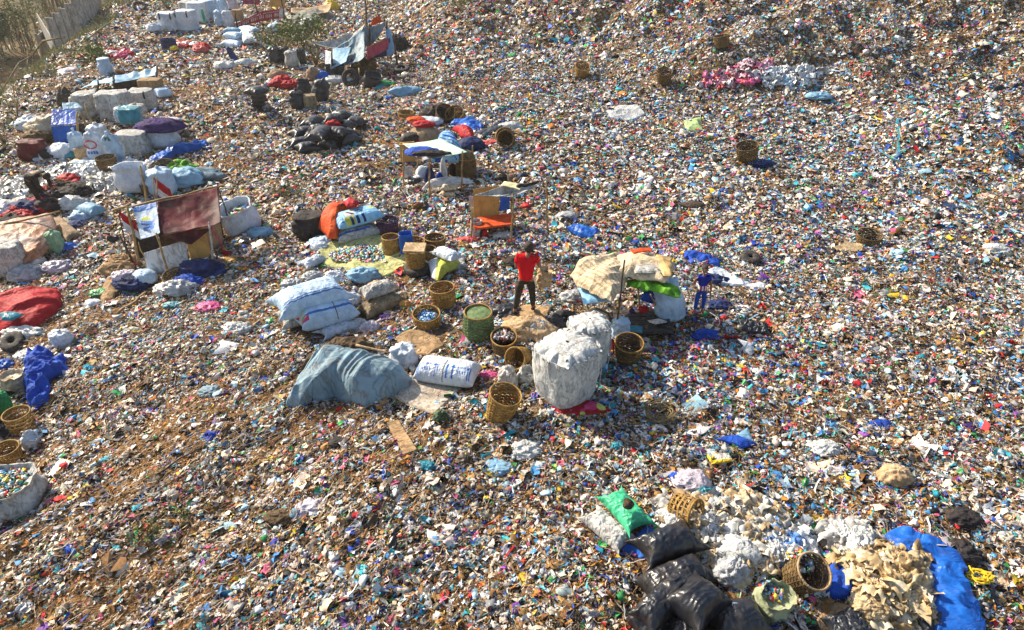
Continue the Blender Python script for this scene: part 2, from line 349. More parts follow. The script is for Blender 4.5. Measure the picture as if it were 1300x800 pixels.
def roundV(w, d, h, n=4.0, prof='sack', wr=.02, ns=44, nr=22, top='gather', topd=.0, folds=9, lean=(0, 0)):
    """upright bag; superellipse cross-section; top: gather, flat or open"""
    s = sd_(); th = np.linspace(0, 2 * math.pi, ns, endpoint=False); c, sn = np.cos(th), np.sin(th)
    R_ = (np.abs(c) ** n + np.abs(sn) ** n) ** (-1 / n); rings = []
    def ring(t, sc, z, fo=0.0):
        rr = sc * R_ * (1 + fo * .09 * np.cos(folds * th + s) + fo * .06 * np.cos((folds * 2 + 1) * th + 2 * s))
        x = w / 2 * rr * c; y = d / 2 * rr * sn
        q = wr * ridge(x * 3 / w + s, y * 3 / w, z * 3 / w, 2) + wr * .8 * noise(x * 9 / w, y * 9 / w + s, z * 5 / w)
        x = x + q * c + lean[0] * z / h; y = y + q * sn + lean[1] * z / h
        rings.append(np.stack([x, y, np.full(ns, z) + (wr * .8 * noise(x * 5 / w, y * 5 / w, s) if z > h * .6 else 0)], -1))
    for i in range(nr):
        t = i / (nr - 1)
        if prof == 'sack': sc = .80 + .22 * math.sin(math.pi * min(1, t * 1.05 + .08)) ** .8 if t < .9 else .9
        elif prof == 'jumbo': sc = .72 + .28 * math.sin(math.pi * (.08 + .55 * t)) ** .8
        else: sc = .965 + .04 * math.sin(math.pi * t)
        if i == 0: ring(0, sc * .86, -.03)
        ring(t, sc, h * t * (.86 if top == 'gather' else 1), fo=max(0, t - .55) * (.9 if top == 'gather' else .35) * (0 if prof == 'bale' else 1))
    if top == 'gather':
        for sc, z in ((.78, .91), (.58, .95), (.36, .975), (.16, 1.0), (.10, 1.05), (.13, 1.10)): ring(1, sc, h * z, 1.6)
        ring(1, .015, h * 1.10, 0)
    elif top == 'puff':
        for sc, z in ((.95, .95), (.87, 1.0), (.76, 1.035), (.62, 1.055), (.48, 1.06), (.34, 1.065), (.2, 1.08), (.10, 1.09), (.01, 1.09)): ring(1, sc, h * z, .9)
        R_top = rings[-9:]
        for q_ in R_top: q_[:, 2] += .018 * ridge(q_[:, 0] * 5 + s, q_[:, 1] * 5, s, 2)
    elif top == 'flat':
        for sc, z in ((.90, 1.012), (.7, 1.02), (.4, 1.025), (.02, 1.025)): ring(1, sc * (1 if prof == 'bale' else .95), h * z, 0)
    elif top == 'open':
        for sc, z in ((.93, 1.02), (.88, 1.0), (.84, 1 - topd * .5), (.80, 1 - topd), (.02, 1 - topd)): ring(1, sc, h * z, .3)
    V = np.concatenate(rings); k = len(rings); i = np.arange(k * ns).reshape(k, ns); j = np.roll(i, -1, 1)
    F = np.stack([i[:-1], j[:-1], j[1:], i[1:]], -1).reshape(-1, 4)
    return V, F
def upbag(px, py, w, d, h, m, label, rz=0., z=0., group=None, name='sack', cat='sack', off=None, tilt=(0, 0), **kw):
    g = G(px, py) if off is None else off
    V, F = roundV(w, d, h, **kw); o = build(name, V, F, m, None, True)
    o.location = (g.x, g.y, g.z + z - .02); o.rotation_euler = (tilt[0], tilt[1], rz); tag(o, label, cat, group)
    if z < .1: excl(g.x, g.y, (w + d) / 4 * .95)
    return o
def blobV(rx, ry, rz, wr=.25, ns=26, nr=16, sq=2.0, flat=.6, fr=2.2):
    s = sd_(); th = np.linspace(0, 2 * math.pi, ns, endpoint=False); ph = np.linspace(-math.pi / 2, math.pi / 2, nr)
    P, T = np.meshgrid(ph, th, indexing='ij'); x, y, z = np.cos(P) * np.cos(T), np.cos(P) * np.sin(T), np.sin(P)
    r = 1 + wr * (.8 * ridge(x * fr + s, y * fr, z * fr, 3) + .5 * fbm(x * 1.3 + s, y * 1.3, z * 1.3, 2))
    if ns > 30 and wr > .2: r = r + wr * .28 * ridge(x * fr * 3.1, y * fr * 3.1 + s, z * fr * 3.1, 2) + wr * .12 * ridge(x * fr * 7, y * fr * 7 + s, z * fr * 7, 1)
    X, Y, Z = rx * x * r, ry * y * r, rz * z * r; Z = np.where(Z < 0, Z * (1 - flat), Z)
    V = np.stack([X, Y, Z + rz * (1 - flat) * .8], -1).reshape(-1, 3); i = np.arange(nr * ns).reshape(nr, ns); j = np.roll(i, -1, 1)
    return V, np.stack([i[:-1], j[:-1], j[1:], i[1:]], -1).reshape(-1, 4)
def blob(px, py, rx, ry, rz, m, label, cat='plastic bag', name='plastic_bag', z=0., rot=0., group=None, ex=True, smooth=True, **kw):
    wr = kw.get('wr', .25)
    if py > 300 and wr > .2: kw.setdefault('ns', 56); kw.setdefault('nr', 36); kw.setdefault('fr', 2.6)
    elif wr > .2: kw.setdefault('ns', 34); kw.setdefault('nr', 22)
    g = GH(px, py, z + rz * .5); V, F = blobV(rx, ry, rz, **kw); o = build(name, V, F, m, None, smooth)
    o.location = (g.x, g.y, ht(g.x, g.y) + z - .02); o.rotation_euler = (0, 0, rot); tag(o, label, cat, group)
    if ex: excl(g.x, g.y, min(rx, ry) * .85)
    return o
def drape(poly, m, label, H=.0, wr=.03, fr=3.0, name='sheet', cat='sheet', prof=2.0, c=None, nr=26, ns=96, exf=.93, lift=.035, group=None, aniso=0., adir=0., wav=0.0, z=0., topo=None, thick=True, prints=None, mats=None, smooth=True, cen=None, plane=None, droop=0., slope=(0,0)):
    """cloth, tarp or heap lying on the ground inside an outline (photo pixels on the ground)"""
    P = [(q.x, q.y) for q in ((G(*p) if plane is None else GH(p[0], p[1], plane)) for p in poly)]; P = np.array(P); n = len(P); s = sd_()
    if cen is None: cx, cy = P.mean(0)
    else: q = G(*cen) if plane is None else GH(cen[0], cen[1], plane); cx, cy = q.x, q.y
    seg = np.concatenate([[0], np.cumsum(np.linalg.norm(np.roll(P, -1, 0) - P, axis=1))]); t = np.linspace(0, seg[-1], ns, endpoint=False)
    PP = np.vstack([P, P[:1]]); bx_ = np.interp(t, seg, PP[:, 0]); by_ = np.interp(t, seg, PP[:, 1])
    r = np.linspace(0, 1, nr) ** .85; Rr, BX = np.meshgrid(r, bx_, indexing='ij'); _, BY = np.meshgrid(r, by_, indexing='ij')
    X = cx + Rr * (BX - cx); Y = cy + Rr * (BY - cy); size = math.sqrt(abs(np.sum(P[:, 0] * np.roll(P[:, 1], -1) - P[:, 1] * np.roll(P[:, 0], -1))) / 2) 
    X = X + wr * .8 * noise(X * fr, Y * fr, s) * Rr; Y = Y + wr * .8 * noise(X * fr, Y * fr, s + 5) * Rr
    ca, sa = math.cos(adir), math.sin(adir); Xa = (X * ca + Y * sa); Ya = (-X * sa + Y * ca)
    k1 = 1 - .78 * aniso; W_ = ridge(Xa * fr * k1 + s, Ya * fr, s, 2) * .8 + .5 * max(.12, 1 - aniso) * fbm(X * fr * 1.8, Y * fr * 1.8, s, 2)
    Hh = H * np.clip(1 - Rr ** prof, 0, 1) ** (.6 if prof > 1.5 else 1.0)
    if topo is not None: Hh = topo(X, Y, Rr, Hh)
    Z = height0(X, Y) + lift + Hh + wr * W_ * np.where(Rr > .96, .5, 1) + z
    Z[-1] = height0(X[-1], Y[-1]) + (lift * .3 if thick else -.03) + z
    if plane is not None:
        Z = float(height0(cx, cy)) + plane + Hh + wr * W_ - droop * Rr ** 4 + slope[0] * (X - cx) + slope[1] * (Y - cy); exf = 0
    V = np.stack([X, Y, Z], -1).reshape(-1, 3); i = np.arange(nr * ns).reshape(nr, ns); j = np.roll(i, -1, 1)
    F = np.stack([i[:-1], i[1:], j[1:], j[:-1]], -1).reshape(-1, 4)
    org = np.array([cx, cy, ht(cx, cy)]); o = build(name, V - org, F, [m] + (mats or []), None, smooth); o.location = org
    if prints is not None:
        fx = V[F].mean(1); mi = prints(fx[:, 0] - cx, fx[:, 1] - cy, (Rr.ravel()[F]).mean(1)); o.data.polygons.foreach_set('material_index', mi.astype(np.int32))
    if plane is not None: edge_mod(o, .012)
    if z == 0 and exf: EXP.append(([tuple(p) for p in P], exf))
    if plane is not None and label is None: return o
    return tag(o, label, cat, group)
def panel(c4, m, parent=None, name='tarp', sag=.0, wr=.03, fr=3.0, n=26, th=.008, mats=None, prints=None, curl=0., label=None, cat=None, group=None, smooth=True):
    """sheet stretched between four 3D corners (a-b along one edge, d-c along the other)"""
    a, b, c, d = [np.array(p, float) for p in c4]; s = sd_(); U, Vv = np.meshgrid(np.linspace(0, 1, n), np.linspace(0, 1, n), indexing='ij')
    P = (a[None, None] * ((1 - U) * (1 - Vv))[..., None] + b * (U * (1 - Vv))[..., None] + c * (U * Vv)[..., None] + d * ((1 - U) * Vv)[..., None])
    nn = np.cross(b - a, d - a); nn = nn / np.linalg.norm(nn); 
    if nn[2] < 0: nn = -nn
    le = max(np.linalg.norm(b - a), np.linalg.norm(d - a))
    W_ = ridge(U * fr * np.linalg.norm(b - a) / 1.5 + s, Vv * fr * .35 * np.linalg.norm(d - a) / 1.5, s, 2) * .7 + fbm(U * fr * 1.5, Vv * fr * 1.5, s, 2) * .6
    P = P + nn * (wr * W_)[..., None]; P[..., 2] -= sag * 4 * U * (1 - U) * (.4 + .6 * 4 * Vv * (1 - Vv)) + sag * .5 * 4 * Vv * (1 - Vv)
    i = np.arange(n * n).reshape(n, n); F = np.stack([i[:-1, :-1], i[1:, :-1], i[1:, 1:], i[:-1, 1:]], -1).reshape(-1, 4)
    loc = P.reshape(-1, 3).mean(0) * 0
    o = build(name, P.reshape(-1, 3), F, [m] + (mats or []), None, smooth)
    if prints is not None:
        mi = prints(((U[:-1, :-1] + U[1:, 1:]) / 2).ravel(), ((Vv[:-1, :-1] + Vv[1:, 1:]) / 2).ravel()); o.data.polygons.foreach_set('material_index', mi.astype(np.int32))
    edge_mod(o, th)
    if parent: o.parent = parent; o.matrix_parent_inverse = Matrix.Translation(-parent.location)
    if label: tag(o, label, cat, group)
    return o
def under(o, parent):
    """parent a world-space mesh to an un-rotated Empty"""
    o.parent = parent; o.matrix_parent_inverse = Matrix.Translation(-parent.location); return o
def basket(px, py, r, h, m, label, rz=0., tilt=(0, 0), group=None, taper=.82, dense=True, lid=False, z=0., band=None, ns=22, sink=.04, open_=True, off=None):
    g = G(px, py) if off is None else off; t = thing('basket', (g.x, g.y, g.z + z - sink), label, 'basket', group); t.rotation_euler = (tilt[0], tilt[1], rz + random.uniform(0, 3) * (tilt == (0, 0))); t.scale = (random.uniform(.92, 1.06), random.uniform(.9, 1.02), random.uniform(.93, 1.08))
    parts = []; n = ns * 4; rows = max(5, int(h / (.036 if dense else .085))); th = np.linspace(0, 2 * math.pi, n, endpoint=False)
    for k in range(rows):                                     # woven horizontal bands
        zz = h * (k + .5) / rows; bh = h / rows * (.86 if dense else .42); ra = r * (taper + (1 - taper) * (zz / h)) * (1 + .05 * math.sin(math.pi * zz / h))
        wv = .007 * np.cos(th * ns / 2 * 2 / 2 + math.pi * (k % 2)) 
        V = []
        for dz, dr in ((-bh / 2, 0), (bh / 2, 0), (bh / 2, -.006), (-bh / 2, -.006)):
            rr = ra + wv + dr + random.uniform(-.002, .002); V.append(np.stack([rr * np.cos(th), rr * np.sin(th), zz + dz + .004 * np.sin(th * 3 + k)], -1))
        V = np.concatenate(V); i = np.arange(4 * n).reshape(4, n); j = np.roll(i, -1, 1)
        F = np.stack([i, j, np.roll(j, -1, 0), np.roll(i, -1, 0)], -1).reshape(-1, 4); parts.append((V, F))
    wall = build('woven_wall', *merge(parts), m, t, False)
    st = []
    for k in range(ns):
        a = 2 * math.pi * k / ns; P = [(r * (taper + (1 - taper) * q) * math.cos(a) * (1 + .05 * math.sin(math.pi * q)), r * (taper + (1 - taper) * q) * math.sin(a) * (1 + .05 * math.sin(math.pi * q)), h * q) for q in (0, .33, .66, 1)]
        st.append(tubeV(P, .007, 4, False))
        if not dense: 
            a2 = a + 2 * math.pi / ns * 3; st.append(tubeV([(r * (taper + (1 - taper) * q) * math.cos(a + (a2 - a) * q) * 1.01, r * (taper + (1 - taper) * q) * math.sin(a + (a2 - a) * q) * 1.01, h * q) for q in (0, .33, .66, 1)], .006, 4, False))
    build('staves', *merge(st), m, t, False)
    ring = [(r * 1.0 * math.cos(a), r * 1.0 * math.sin(a), h) for a in np.linspace(0, 2 * math.pi, 33)]
    build('rim', *tubeV(ring, .017, 6, False), band or m, t, True)
    nb = 24; bt = [(r * taper * q * math.cos(a), r * taper * q * math.sin(a), .01) for q in (.05, 1) for a in np.linspace(0, 2 * math.pi, nb, endpoint=False)]
    build('base', bt, [(i, (i + 1) % nb, nb + (i + 1) % nb, nb + i) for i in range(nb)], m, t)
    excl(g.x, g.y, r * .95); return t
def tyre(px, py, r, label, rz=0., tilt=(0, 0), z=.0, group='old tyres lying in the rubbish', w=.16, off=None):
    g = G(px, py) if off is None else off; prof = []; 
    for a in np.linspace(0, 2 * math.pi, 14, endpoint=False):
        c, s = math.cos(a), math.sin(a); prof.append((r - w * .62 + w * .62 * np.sign(c) * abs(c) ** .7, w / 2 * np.sign(s) * abs(s) ** .6))
    prof = prof[:5] + prof[5:]; n = 48; V, F = [], []
    k = len(prof)
    for i in range(n):
        t = 2 * math.pi * i / n
        for j, (rr, zz) in enumerate(prof):
            e = .006 if (i % 2 and rr > r - .02) else 0; V.append(((rr - e) * math.cos(t), (rr - e) * math.sin(t), zz + w / 2))
    for i in range(n):
        for j in range(k):
            if j in (6, 7): continue
            F.append((i * k + j, ((i + 1) % n) * k + j, ((i + 1) % n) * k + (j + 1) % k, i * k + (j + 1) % k))
    o = build('tyre', V, F, M_['rubber'], None, True); edge_mod(o, .008); o.location = (g.x, g.y, g.z + z - .02); o.rotation_euler = (tilt[0], tilt[1], rz)
    return tag(o, label, 'tyre', group)
def bits(cx, cy, cz, r, hgt, n, smin, smax, label, m=None, name='rubbish_heap', prof=1.6, pal=None):
    """many small pieces heaped on something: uncountable"""
    a = RNG.uniform(0, 2 * math.pi, n); q = np.sqrt(RNG.random(n)); rx, ry = (r if hasattr(r, '__len__') else (r, r)); x = cx + rx * q * np.cos(a); y = cy + ry * q * np.sin(a); z = cz + hgt * (1 - q ** prof)
    s = smin * (smax / smin) ** RNG.random(n)
    d = np.stack([s, s * RNG.uniform(.4, .9, n), s * RNG.uniform(.2, .7, n)], 1)
    ya = RNG.uniform(0, 6.28, n); nn = RNG.normal(0, .5, (n, 3)) + [0, 0, 1]; nn /= np.linalg.norm(nn, axis=1, keepdims=True)
    A_ = np.stack([np.cos(ya), np.sin(ya), np.zeros(n)], 1); A_ -= nn * (A_ * nn).sum(1, keepdims=True); A_ /= np.linalg.norm(A_, axis=1, keepdims=True); B_ = np.cross(nn, A_)
    cu = np.array([[i, j, k] for i in (-1, 1) for j in (-1, 1) for k in (-1, 1)], float) * .5; cf = np.array([[0, 1, 3, 2], [4, 6, 7, 5], [0, 4, 5, 1], [2, 3, 7, 6], [0, 2, 6, 4], [1, 5, 7, 3]])
    g = cu[None] * d[:, None] * RNG.uniform(.55, 1.2, (n, 8, 3)); P = np.stack([x, y, z], 1)[:, None] + g[..., :1] * A_[:, None] + g[..., 1:2] * B_[:, None] + g[..., 2:] * nn[:, None]
    F = (cf[None] + (np.arange(n) * 8)[:, None, None]).reshape(-1, 4)
    pal = np.array(pal if pal is not None else [(.75, .74, .72), (.6, .5, .4), (.1, .3, .6), (.05, .4, .5), (.6, .05, .05), (.7, .5, .05), (.02, .02, .02), (.4, .6, .75), (.1, .35, .12), (.3, .2, .1)])
    c = pal[RNG.integers(0, len(pal), n)] * RNG.uniform(.7, 1.15, (n, 1)); c = np.repeat(np.clip(c, 0, .85)[:, None], 6, 1).reshape(-1, 3)
    o = build(name, P.reshape(-1, 3) - [cx, cy, cz], F, M_['bits'], None, False, cols=c); o.location = (cx, cy, cz)
    return tag(o, label, None, None, 'stuff')
M_ = {}
def defm():
    D = M_
    D['bits'] = attr_mat('bits', .4, .4, .2, 30)
    D['filmbits'] = attr_mat('thin_film', .35, .5, .35, 14)
    D['rubber'] = mat('rubber', (.022, .022, .024), (.045, .042, .04), .75, 5, .3, 20, .3, .3)
    D['black'] = mat('black_plastic', (.008, .011, .018), (.024, .022, .024), .32, 2.5, .3, 7, .5, .07)
    D['black2'] = mat('dull_black_plastic', (.014, .017, .024), (.022, .025, .034), .40, 3, .22, 5, .5, .10)
    D['white'] = mat('white_woven', (.60, .64, .70), (.44, .50, .58), .55, 3, .5, 14, .35, .12)
    D['wbag'] = mat('bulk_bag_weave', (.60, .61, .59), (.44, .46, .46), .6, 4, .32, 14, .3, .32)
    D['bwhite'] = mat('bluish_woven', (.46, .60, .74), (.34, .47, .62), .5, 3, .5, 14, .4, .10)
    D['greyw'] = mat('dirty_woven', (.52, .52, .50), (.34, .34, .33), .65, 4, .6, 14, .3, .35)
    D['brownw'] = mat('brown_woven', (.30, .24, .15), (.16, .12, .07), .7, 4, .6, 12, .3, .3)
    D['tan'] = mat('tan_paper', (.56, .40, .24), (.40, .27, .15), .7, 4, .5, 10, .3, .25)
    D['card'] = mat('cardboard', (.40, .27, .15), (.30, .19, .10), .8, 5, .4, 14, .2, .3)
    D['cream'] = mat('cream_plastic', (.60, .51, .37), (.44, .34, .22), .4, 5, .7, 12, .5, .2)
    D['beige'] = mat('beige_film', (.52, .40, .24), (.36, .25, .13), .35, 6, .7, 14, .6, .25)
    D['film'] = mat('milky_film', (.60, .61, .60), (.42, .43, .43), .3, 6, .7, 14, .6, .15)
    D['greyfilm'] = mat('grey_film', (.42, .44, .46), (.30, .31, .33), .35, 6, .7, 12, .6, .15)
    D['bamboo'] = mat('bamboo', (.42, .25, .07), (.24, .13, .035), .6, 6, .3, 30, .35, .35)
    D['dbamboo'] = mat('dark_bamboo', (.19, .12, .05), (.10, .065, .03), .65, 9, .3, 30, .3, .3)
    D['gbamboo'] = mat('green_bamboo', (.16, .24, .10), (.09, .14, .06), .6, 9, .3, 30, .35, .2)
    D['pgreen'] = mat('green_basket_plastic', (.02, .26, .07), (.01, .16, .05), .4, 6, .2, 20, .5, .15)
    D['purple'] = mat('purple_basket_plastic', (.10, .03, .08), (.05, .02, .05), .5, 6, .3, 20, .4, .2)
    D['pole'] = mat('bamboo_pole', (.42, .29, .13), (.26, .17, .08), .6, 6, .3, 20, .3, .2)
    D['dwood'] = mat('dark_wood', (.10, .07, .045), (.05, .035, .025), .7, 6, .4, 20, .3, .2)
    D['wood'] = mat('plank', (.42, .30, .18), (.30, .20, .11), .7, 5, .3, 18, .3, .2)
    D['greyt'] = mat('grey_blue_tarp', (.22, .32, .38), (.15, .23, .28), .55, 2.5, .4, 8, .3, .25)
    D['ltblue'] = mat('pale_blue_tarp', (.22, .40, .54), (.15, .30, .44), .55, 2, .5, 7, .5, .1)
    D['blue'] = mat('blue_tarp', (.012, .12, .50), (.01, .08, .36), .4, 3, .6, 8, .5, .06)
    D['navy'] = mat('navy_cloth', (.02, .04, .14), (.012, .02, .07), .7, 4, .6, 10, .3, .1)
    D['cobalt'] = mat('cobalt_cloth', (.015, .075, .42), (.01, .045, .26), .7, 4, .6, 10, .3, .05)
    D['red'] = mat('red_cloth', (.42, .012, .022), (.30, .008, .016), .6, 4, .6, 9, .3, .08)
    D['orange'] = mat('orange_cloth', (.62, .09, .02), (.5, .06, .015), .65, 4, .5, 9, .3, .08)
    D['maroon'] = mat('maroon_tarp', (.11, .014, .022), (.045, .008, .012), .6, 1.6, .3, 6, .3, .16)
    D['rust'] = mat('rusty_sheet', (.42, .17, .08), (.34, .24, .20), .5, 2.5, .4, 8, .4, .4)
    D['green'] = mat('emerald_plastic', (.06, .46, .24), (.04, .34, .17), .35, 3, .6, 9, .5, .06)
    D['lime'] = mat('lime_cloth', (.14, .40, .02), (.06, .22, .02), .6, 7, .6, 10, .3, .2)
    D['sage'] = mat('sage_woven', (.26, .42, .27), (.18, .32, .2), .6, 4, .5, 12, .3, .15)
    D['olive'] = mat('olive_woven', (.34, .37, .24), (.24, .27, .16), .6, 4, .5, 12, .3, .15)
    D['yellow'] = mat('yellow_plastic', (.70, .50, .02), (.6, .4, .02), .4, 4, .5, 10, .5, .08)
    D['mat'] = mat('yellow_green_mat', (.50, .50, .22), (.36, .38, .15), .6, 2.5, .5, 9, .3, .4)
    D['blanket'] = mat('cream_blanket', (.68, .56, .38), (.54, .42, .27), .85, 2.5, .5, 14, .15, .25, .2)
    D['khaki2'] = mat('tan_stripe', (.50, .38, .24), None, .85, 2.5, .5, 14, .15, .2)
    D['khaki'] = mat('khaki_cloth', (.34, .25, .17), (.24, .17, .11), .8, 3, .5, 10, .2, .2)
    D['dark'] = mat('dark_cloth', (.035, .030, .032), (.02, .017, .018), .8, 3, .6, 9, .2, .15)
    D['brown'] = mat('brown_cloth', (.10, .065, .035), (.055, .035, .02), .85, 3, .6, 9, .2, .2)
    D['violet'] = mat('violet_cloth', (.06, .03, .14), (.03, .02, .07), .8, 4, .6, 10, .2, .1)
    D['teal'] = mat('teal_plastic', (.03, .24, .31), (.02, .16, .22), .4, 4, .5, 10, .5, .1)
    D['lilac'] = mat('lilac_film', (.56, .50, .56), (.42, .38, .44), .35, 5, .6, 12, .5, .1)
    D['pink'] = mat('pink_plastic', (.60, .10, .26), (.45, .06, .18), .4, 5, .5, 10, .5, .1)
    D['skin'] = mat('skin', (.27, .14, .085), (.23, .12, .07), .55, 6, .1, 20, .4, .0)
    D['hair'] = mat('hair', (.018, .014, .012), (.03, .022, .018), .6, 12, .4, 60, .4, .0)
    D['trouser'] = mat('dark_trousers', (.040, .032, .026), (.025, .02, .018), .8, 6, .4, 14, .2, .15)
    D['concrete'] = mat('concrete', (.40, .39, .37), (.28, .27, .26), .85, 1.5, .4, 8, .2, .3)
    D['leaf'] = mat('leaves', (.14, .19, .05), (.09, .12, .03), .6, 2, 0, 8, .3, .0)
    D['dleaf'] = mat('dark_leaves', (.08, .12, .06), (.05, .08, .04), .6, 2, 0, 8, .3, .0)
    D['olive_leaf'] = mat('olive_leaves', (.20, .22, .08), (.13, .14, .05), .7, 2, 0, 8, .2, .0)
    D['dry'] = mat('dry_stems', (.22, .18, .10), (.14, .11, .06), .8, 4, 0, 8, .2, .0)
    D['bark'] = mat('bark', (.20, .16, .11), (.12, .09, .06), .85, 5, .4, 20, .2, .0)
    D['straw'] = mat('straw', (.26, .20, .11), (.16, .12, .06), .8, 6, .4, 30, .2, .0)
    D['print_blue'] = mat('blue_print', (.04, .16, .50), None, .5, 6, .3, 14, .4, .1)
    D['print_red'] = mat('red_print', (.60, .10, .10), None, .5, 6, .3, 14, .4, .1)
    D['print_white'] = mat('white_print', (.72, .68, .62), None, .5, 6, .3, 14, .4, .1)
    D['print_yel'] = mat('lime_print', (.52, .56, .10), None, .5, 6, .3, 14, .4, .1)
    D['print_pink'] = mat('pink_print', (.62, .05, .16), None, .5, 6, .3, 14, .4, .1)
    D['sky'] = mat('sky_blue_print', (.26, .50, .70), (.2, .42, .62), .5, 4, .4, 10, .4, .1)
    D['oranget'] = mat('ochre_board', (.56, .32, .10), (.44, .24, .07), .6, 2.5, .3, 9, .3, .15)
    D['board'] = mat('white_board', (.66, .66, .66), (.55, .55, .56), .6, 2, .3, 9, .3, .3)
    D['soil'] = mat('black_board', (.03, .028, .028), (.05, .045, .04), .7, 4, .4, 12, .3, .3)
defm()
# ---------------------------------------------------------------- people
def skinned(name, V, E, Rr, m, parent=None, sub=2, root=0):
    me = bpy.data.meshes.new(name); me.from_pydata([tuple(v) for v in V], E, []); o = bpy.data.objects.new(name, me); COL.objects.link(o)
    sk = o.modifiers.new('skin', 'SKIN'); sk.use_smooth_shade = True
    for i, r in enumerate(Rr):
        q = me.skin_vertices[0].data[i]; q.radius = (r, r) if not hasattr(r, '__len__') else r; q.use_root = i == root
    ss = o.modifiers.new('sub', 'SUBSURF'); ss.levels = sub; ss.render_levels = sub
    dg = bpy.context.evaluated_depsgraph_get(); dg.update(); me2 = bpy.data.meshes.new_from_object(o.evaluated_get(dg)); bpy.data.objects.remove(o)
    o = bpy.data.objects.new(name, me2); COL.objects.link(o); me2.materials.clear(); me2.materials.append(m)
    me2.polygons.foreach_set('use_smooth', [True] * len(me2.polygons))
    if parent: o.parent = parent
    return o
def hand(V, E, Rr, wi, w, d, side, s):
    """palm, four unequal curled fingers and a thumb, grown from the wrist vertex wi"""
    d = Vector(d).normalized(); a = Vector(side).normalized(); n = d.cross(a).normalized(); p = Vector(w) + d * .05 * s
    V.append(p); Rr.append((.028 * s, .016 * s)); E.append((wi, len(V) - 1)); pi = len(V) - 1
    for k, l in enumerate((.9, 1.0, .95, .75)):
        b = p + d * .035 * s + a * (k - 1.5) * .021 * s; V.append(b); Rr.append(.009 * s); E.append((pi, len(V) - 1))
        V.append(b + d * .035 * l * s + n * .008 * s); Rr.append(.0085 * s); E.append((len(V) - 2, len(V) - 1))
        V.append(b + d * .055 * l * s + n * .030 * s); Rr.append(.0075 * s); E.append((len(V) - 2, len(V) - 1))
    b = Vector(w) + d * .03 * s - a * .035 * s; V.append(b); Rr.append(.010 * s); E.append((pi, len(V) - 1))
    V.append(b + d * .035 * s - a * .012 * s + n * .01 * s); Rr.append(.009 * s); E.append((len(V) - 2, len(V) - 1))
def person(loc, rz, s, J, label, shirt, pants, shoes, hairm, face=True, sleeve='short', headup=(0, 0, 1), hairback=.02):
    """J: joint positions in metres for a 1.65 m figure, scaled by s"""
    t = thing('person', loc, label, 'person'); t.rotation_euler = (0, 0, rz); v = {k: Vector(p) * s for k, p in J.items()}
    V, E, Rr, ix = [], [], [], {}
    def add(k, r, par=None, p=None):
        V.append(v[k] if p is None else p); Rr.append(r * s if not hasattr(r, '__len__') else (r[0] * s, r[1] * s)); ix[k] = len(V) - 1
        if par: E.append((ix[par], ix[k]))
    add('pelvis', .115); add('waist', .105, 'pelvis'); add('chest', .125, 'waist'); add('neck', .05, 'chest'); add('head0', .055, 'neck'); add('head1', .088, 'head0'); add('head2', .075, 'head1')
    for q in 'LR':
        add('sh' + q, .058, 'chest'); add('el' + q, .042, 'sh' + q); add('wr' + q, .028, 'el' + q)
        add('hip' + q, .085, 'pelvis'); add('kn' + q, .056, 'hip' + q); add('an' + q, .036, 'kn' + q); add('toe' + q, .034, 'an' + q)
        d = v['wr' + q] - v['el' + q]; hand(V, E, Rr, ix['wr' + q], v['wr' + q], d, Vector((0, 1, .2)) if q == 'L' else Vector((0, 1, .2)), s * 1.0)
    skinned('body', V, E, Rr, M_['skin'], t)
    def garment(name, keys, m, extra=None):
        V2, R2, E2, i2 = [], [], [], {}
        for k, par, r, f in keys:
            p = v[k] if f is None else v[f[0]].lerp(v[f[1]], f[2]); V2.append(p); R2.append(r * s); i2[k if f is None else k + 'x'] = len(V2) - 1; i2[k] = len(V2) - 1
            if par: E2.append((i2[par], len(V2) - 1))
        return skinned(name, V2, E2, R2, m, t)
    sl = 1.0 if sleeve == 'long' else .62
    garment('shirt', [('chest', None, .165, None), ('waist', 'chest', .145, None), ('hem', 'waist', .150, ('waist', 'pelvis', .9)), ('hem2', 'hem', .150, ('waist', 'pelvis', 1.15)), ('coll', 'chest', .085, ('chest', 'neck', .7)), ('coll2', 'coll', .075, ('chest', 'neck', .98)),
                      ('shL', 'chest', .092, None), ('slL', 'shL', .066, ('shL', 'elL', sl)), ('shR', 'chest', .092, None), ('slR', 'shR', .066, ('shR', 'elR', sl))] +
            ([('cuL', 'slL', .045, ('elL', 'wrL', .9)), ('cuR', 'slR', .045, ('elR', 'wrR', .9))] if sleeve == 'long' else []), shirt)
    garment('trousers', [('pelvis', None, .132, None), ('wst', 'pelvis', .118, ('pelvis', 'waist', .45)), ('hipL', 'pelvis', .104, None), ('knL', 'hipL', .075, None), ('cfL', 'knL', .056, ('knL', 'anL', .88)),
                         ('hipR', 'pelvis', .104, None), ('knR', 'hipR', .075, None), ('cfR', 'knR', .056, ('knR', 'anR', .88))], pants)
    for q in 'LR':
        a, b = v['an' + q], v['toe' + q]; skinned('shoe', [a + Vector((0, 0, .01 * s)), a - Vector((0, 0, .035 * s)) + (a - b) * .25, (a + b) / 2 - Vector((0, 0, .02 * s)), b], [(0, 1), (1, 2), (2, 3)], [.046 * s, .042 * s, .044 * s, .042 * s], shoes, t)
    h1 = v['head1']; up = Vector(headup).normalized(); V_, F_ = blobV(.102 * s, .112 * s, .118 * s, wr=.05, flat=0)
    V_ = V_ + np.array([0, 0, -.118 * s * .8]) * 1.0
    fy = J.get('face', (0, 1, 0)); fy = Vector(fy).normalized()
    q = up.rotation_difference(Vector((0, 0, 1))).inverted(); 
    o = build('hair', V_, F_, hairm, t, True); o.location = h1 + up * .035 * s - fy * hairback * s
    o.rotation_euler = q.to_euler()
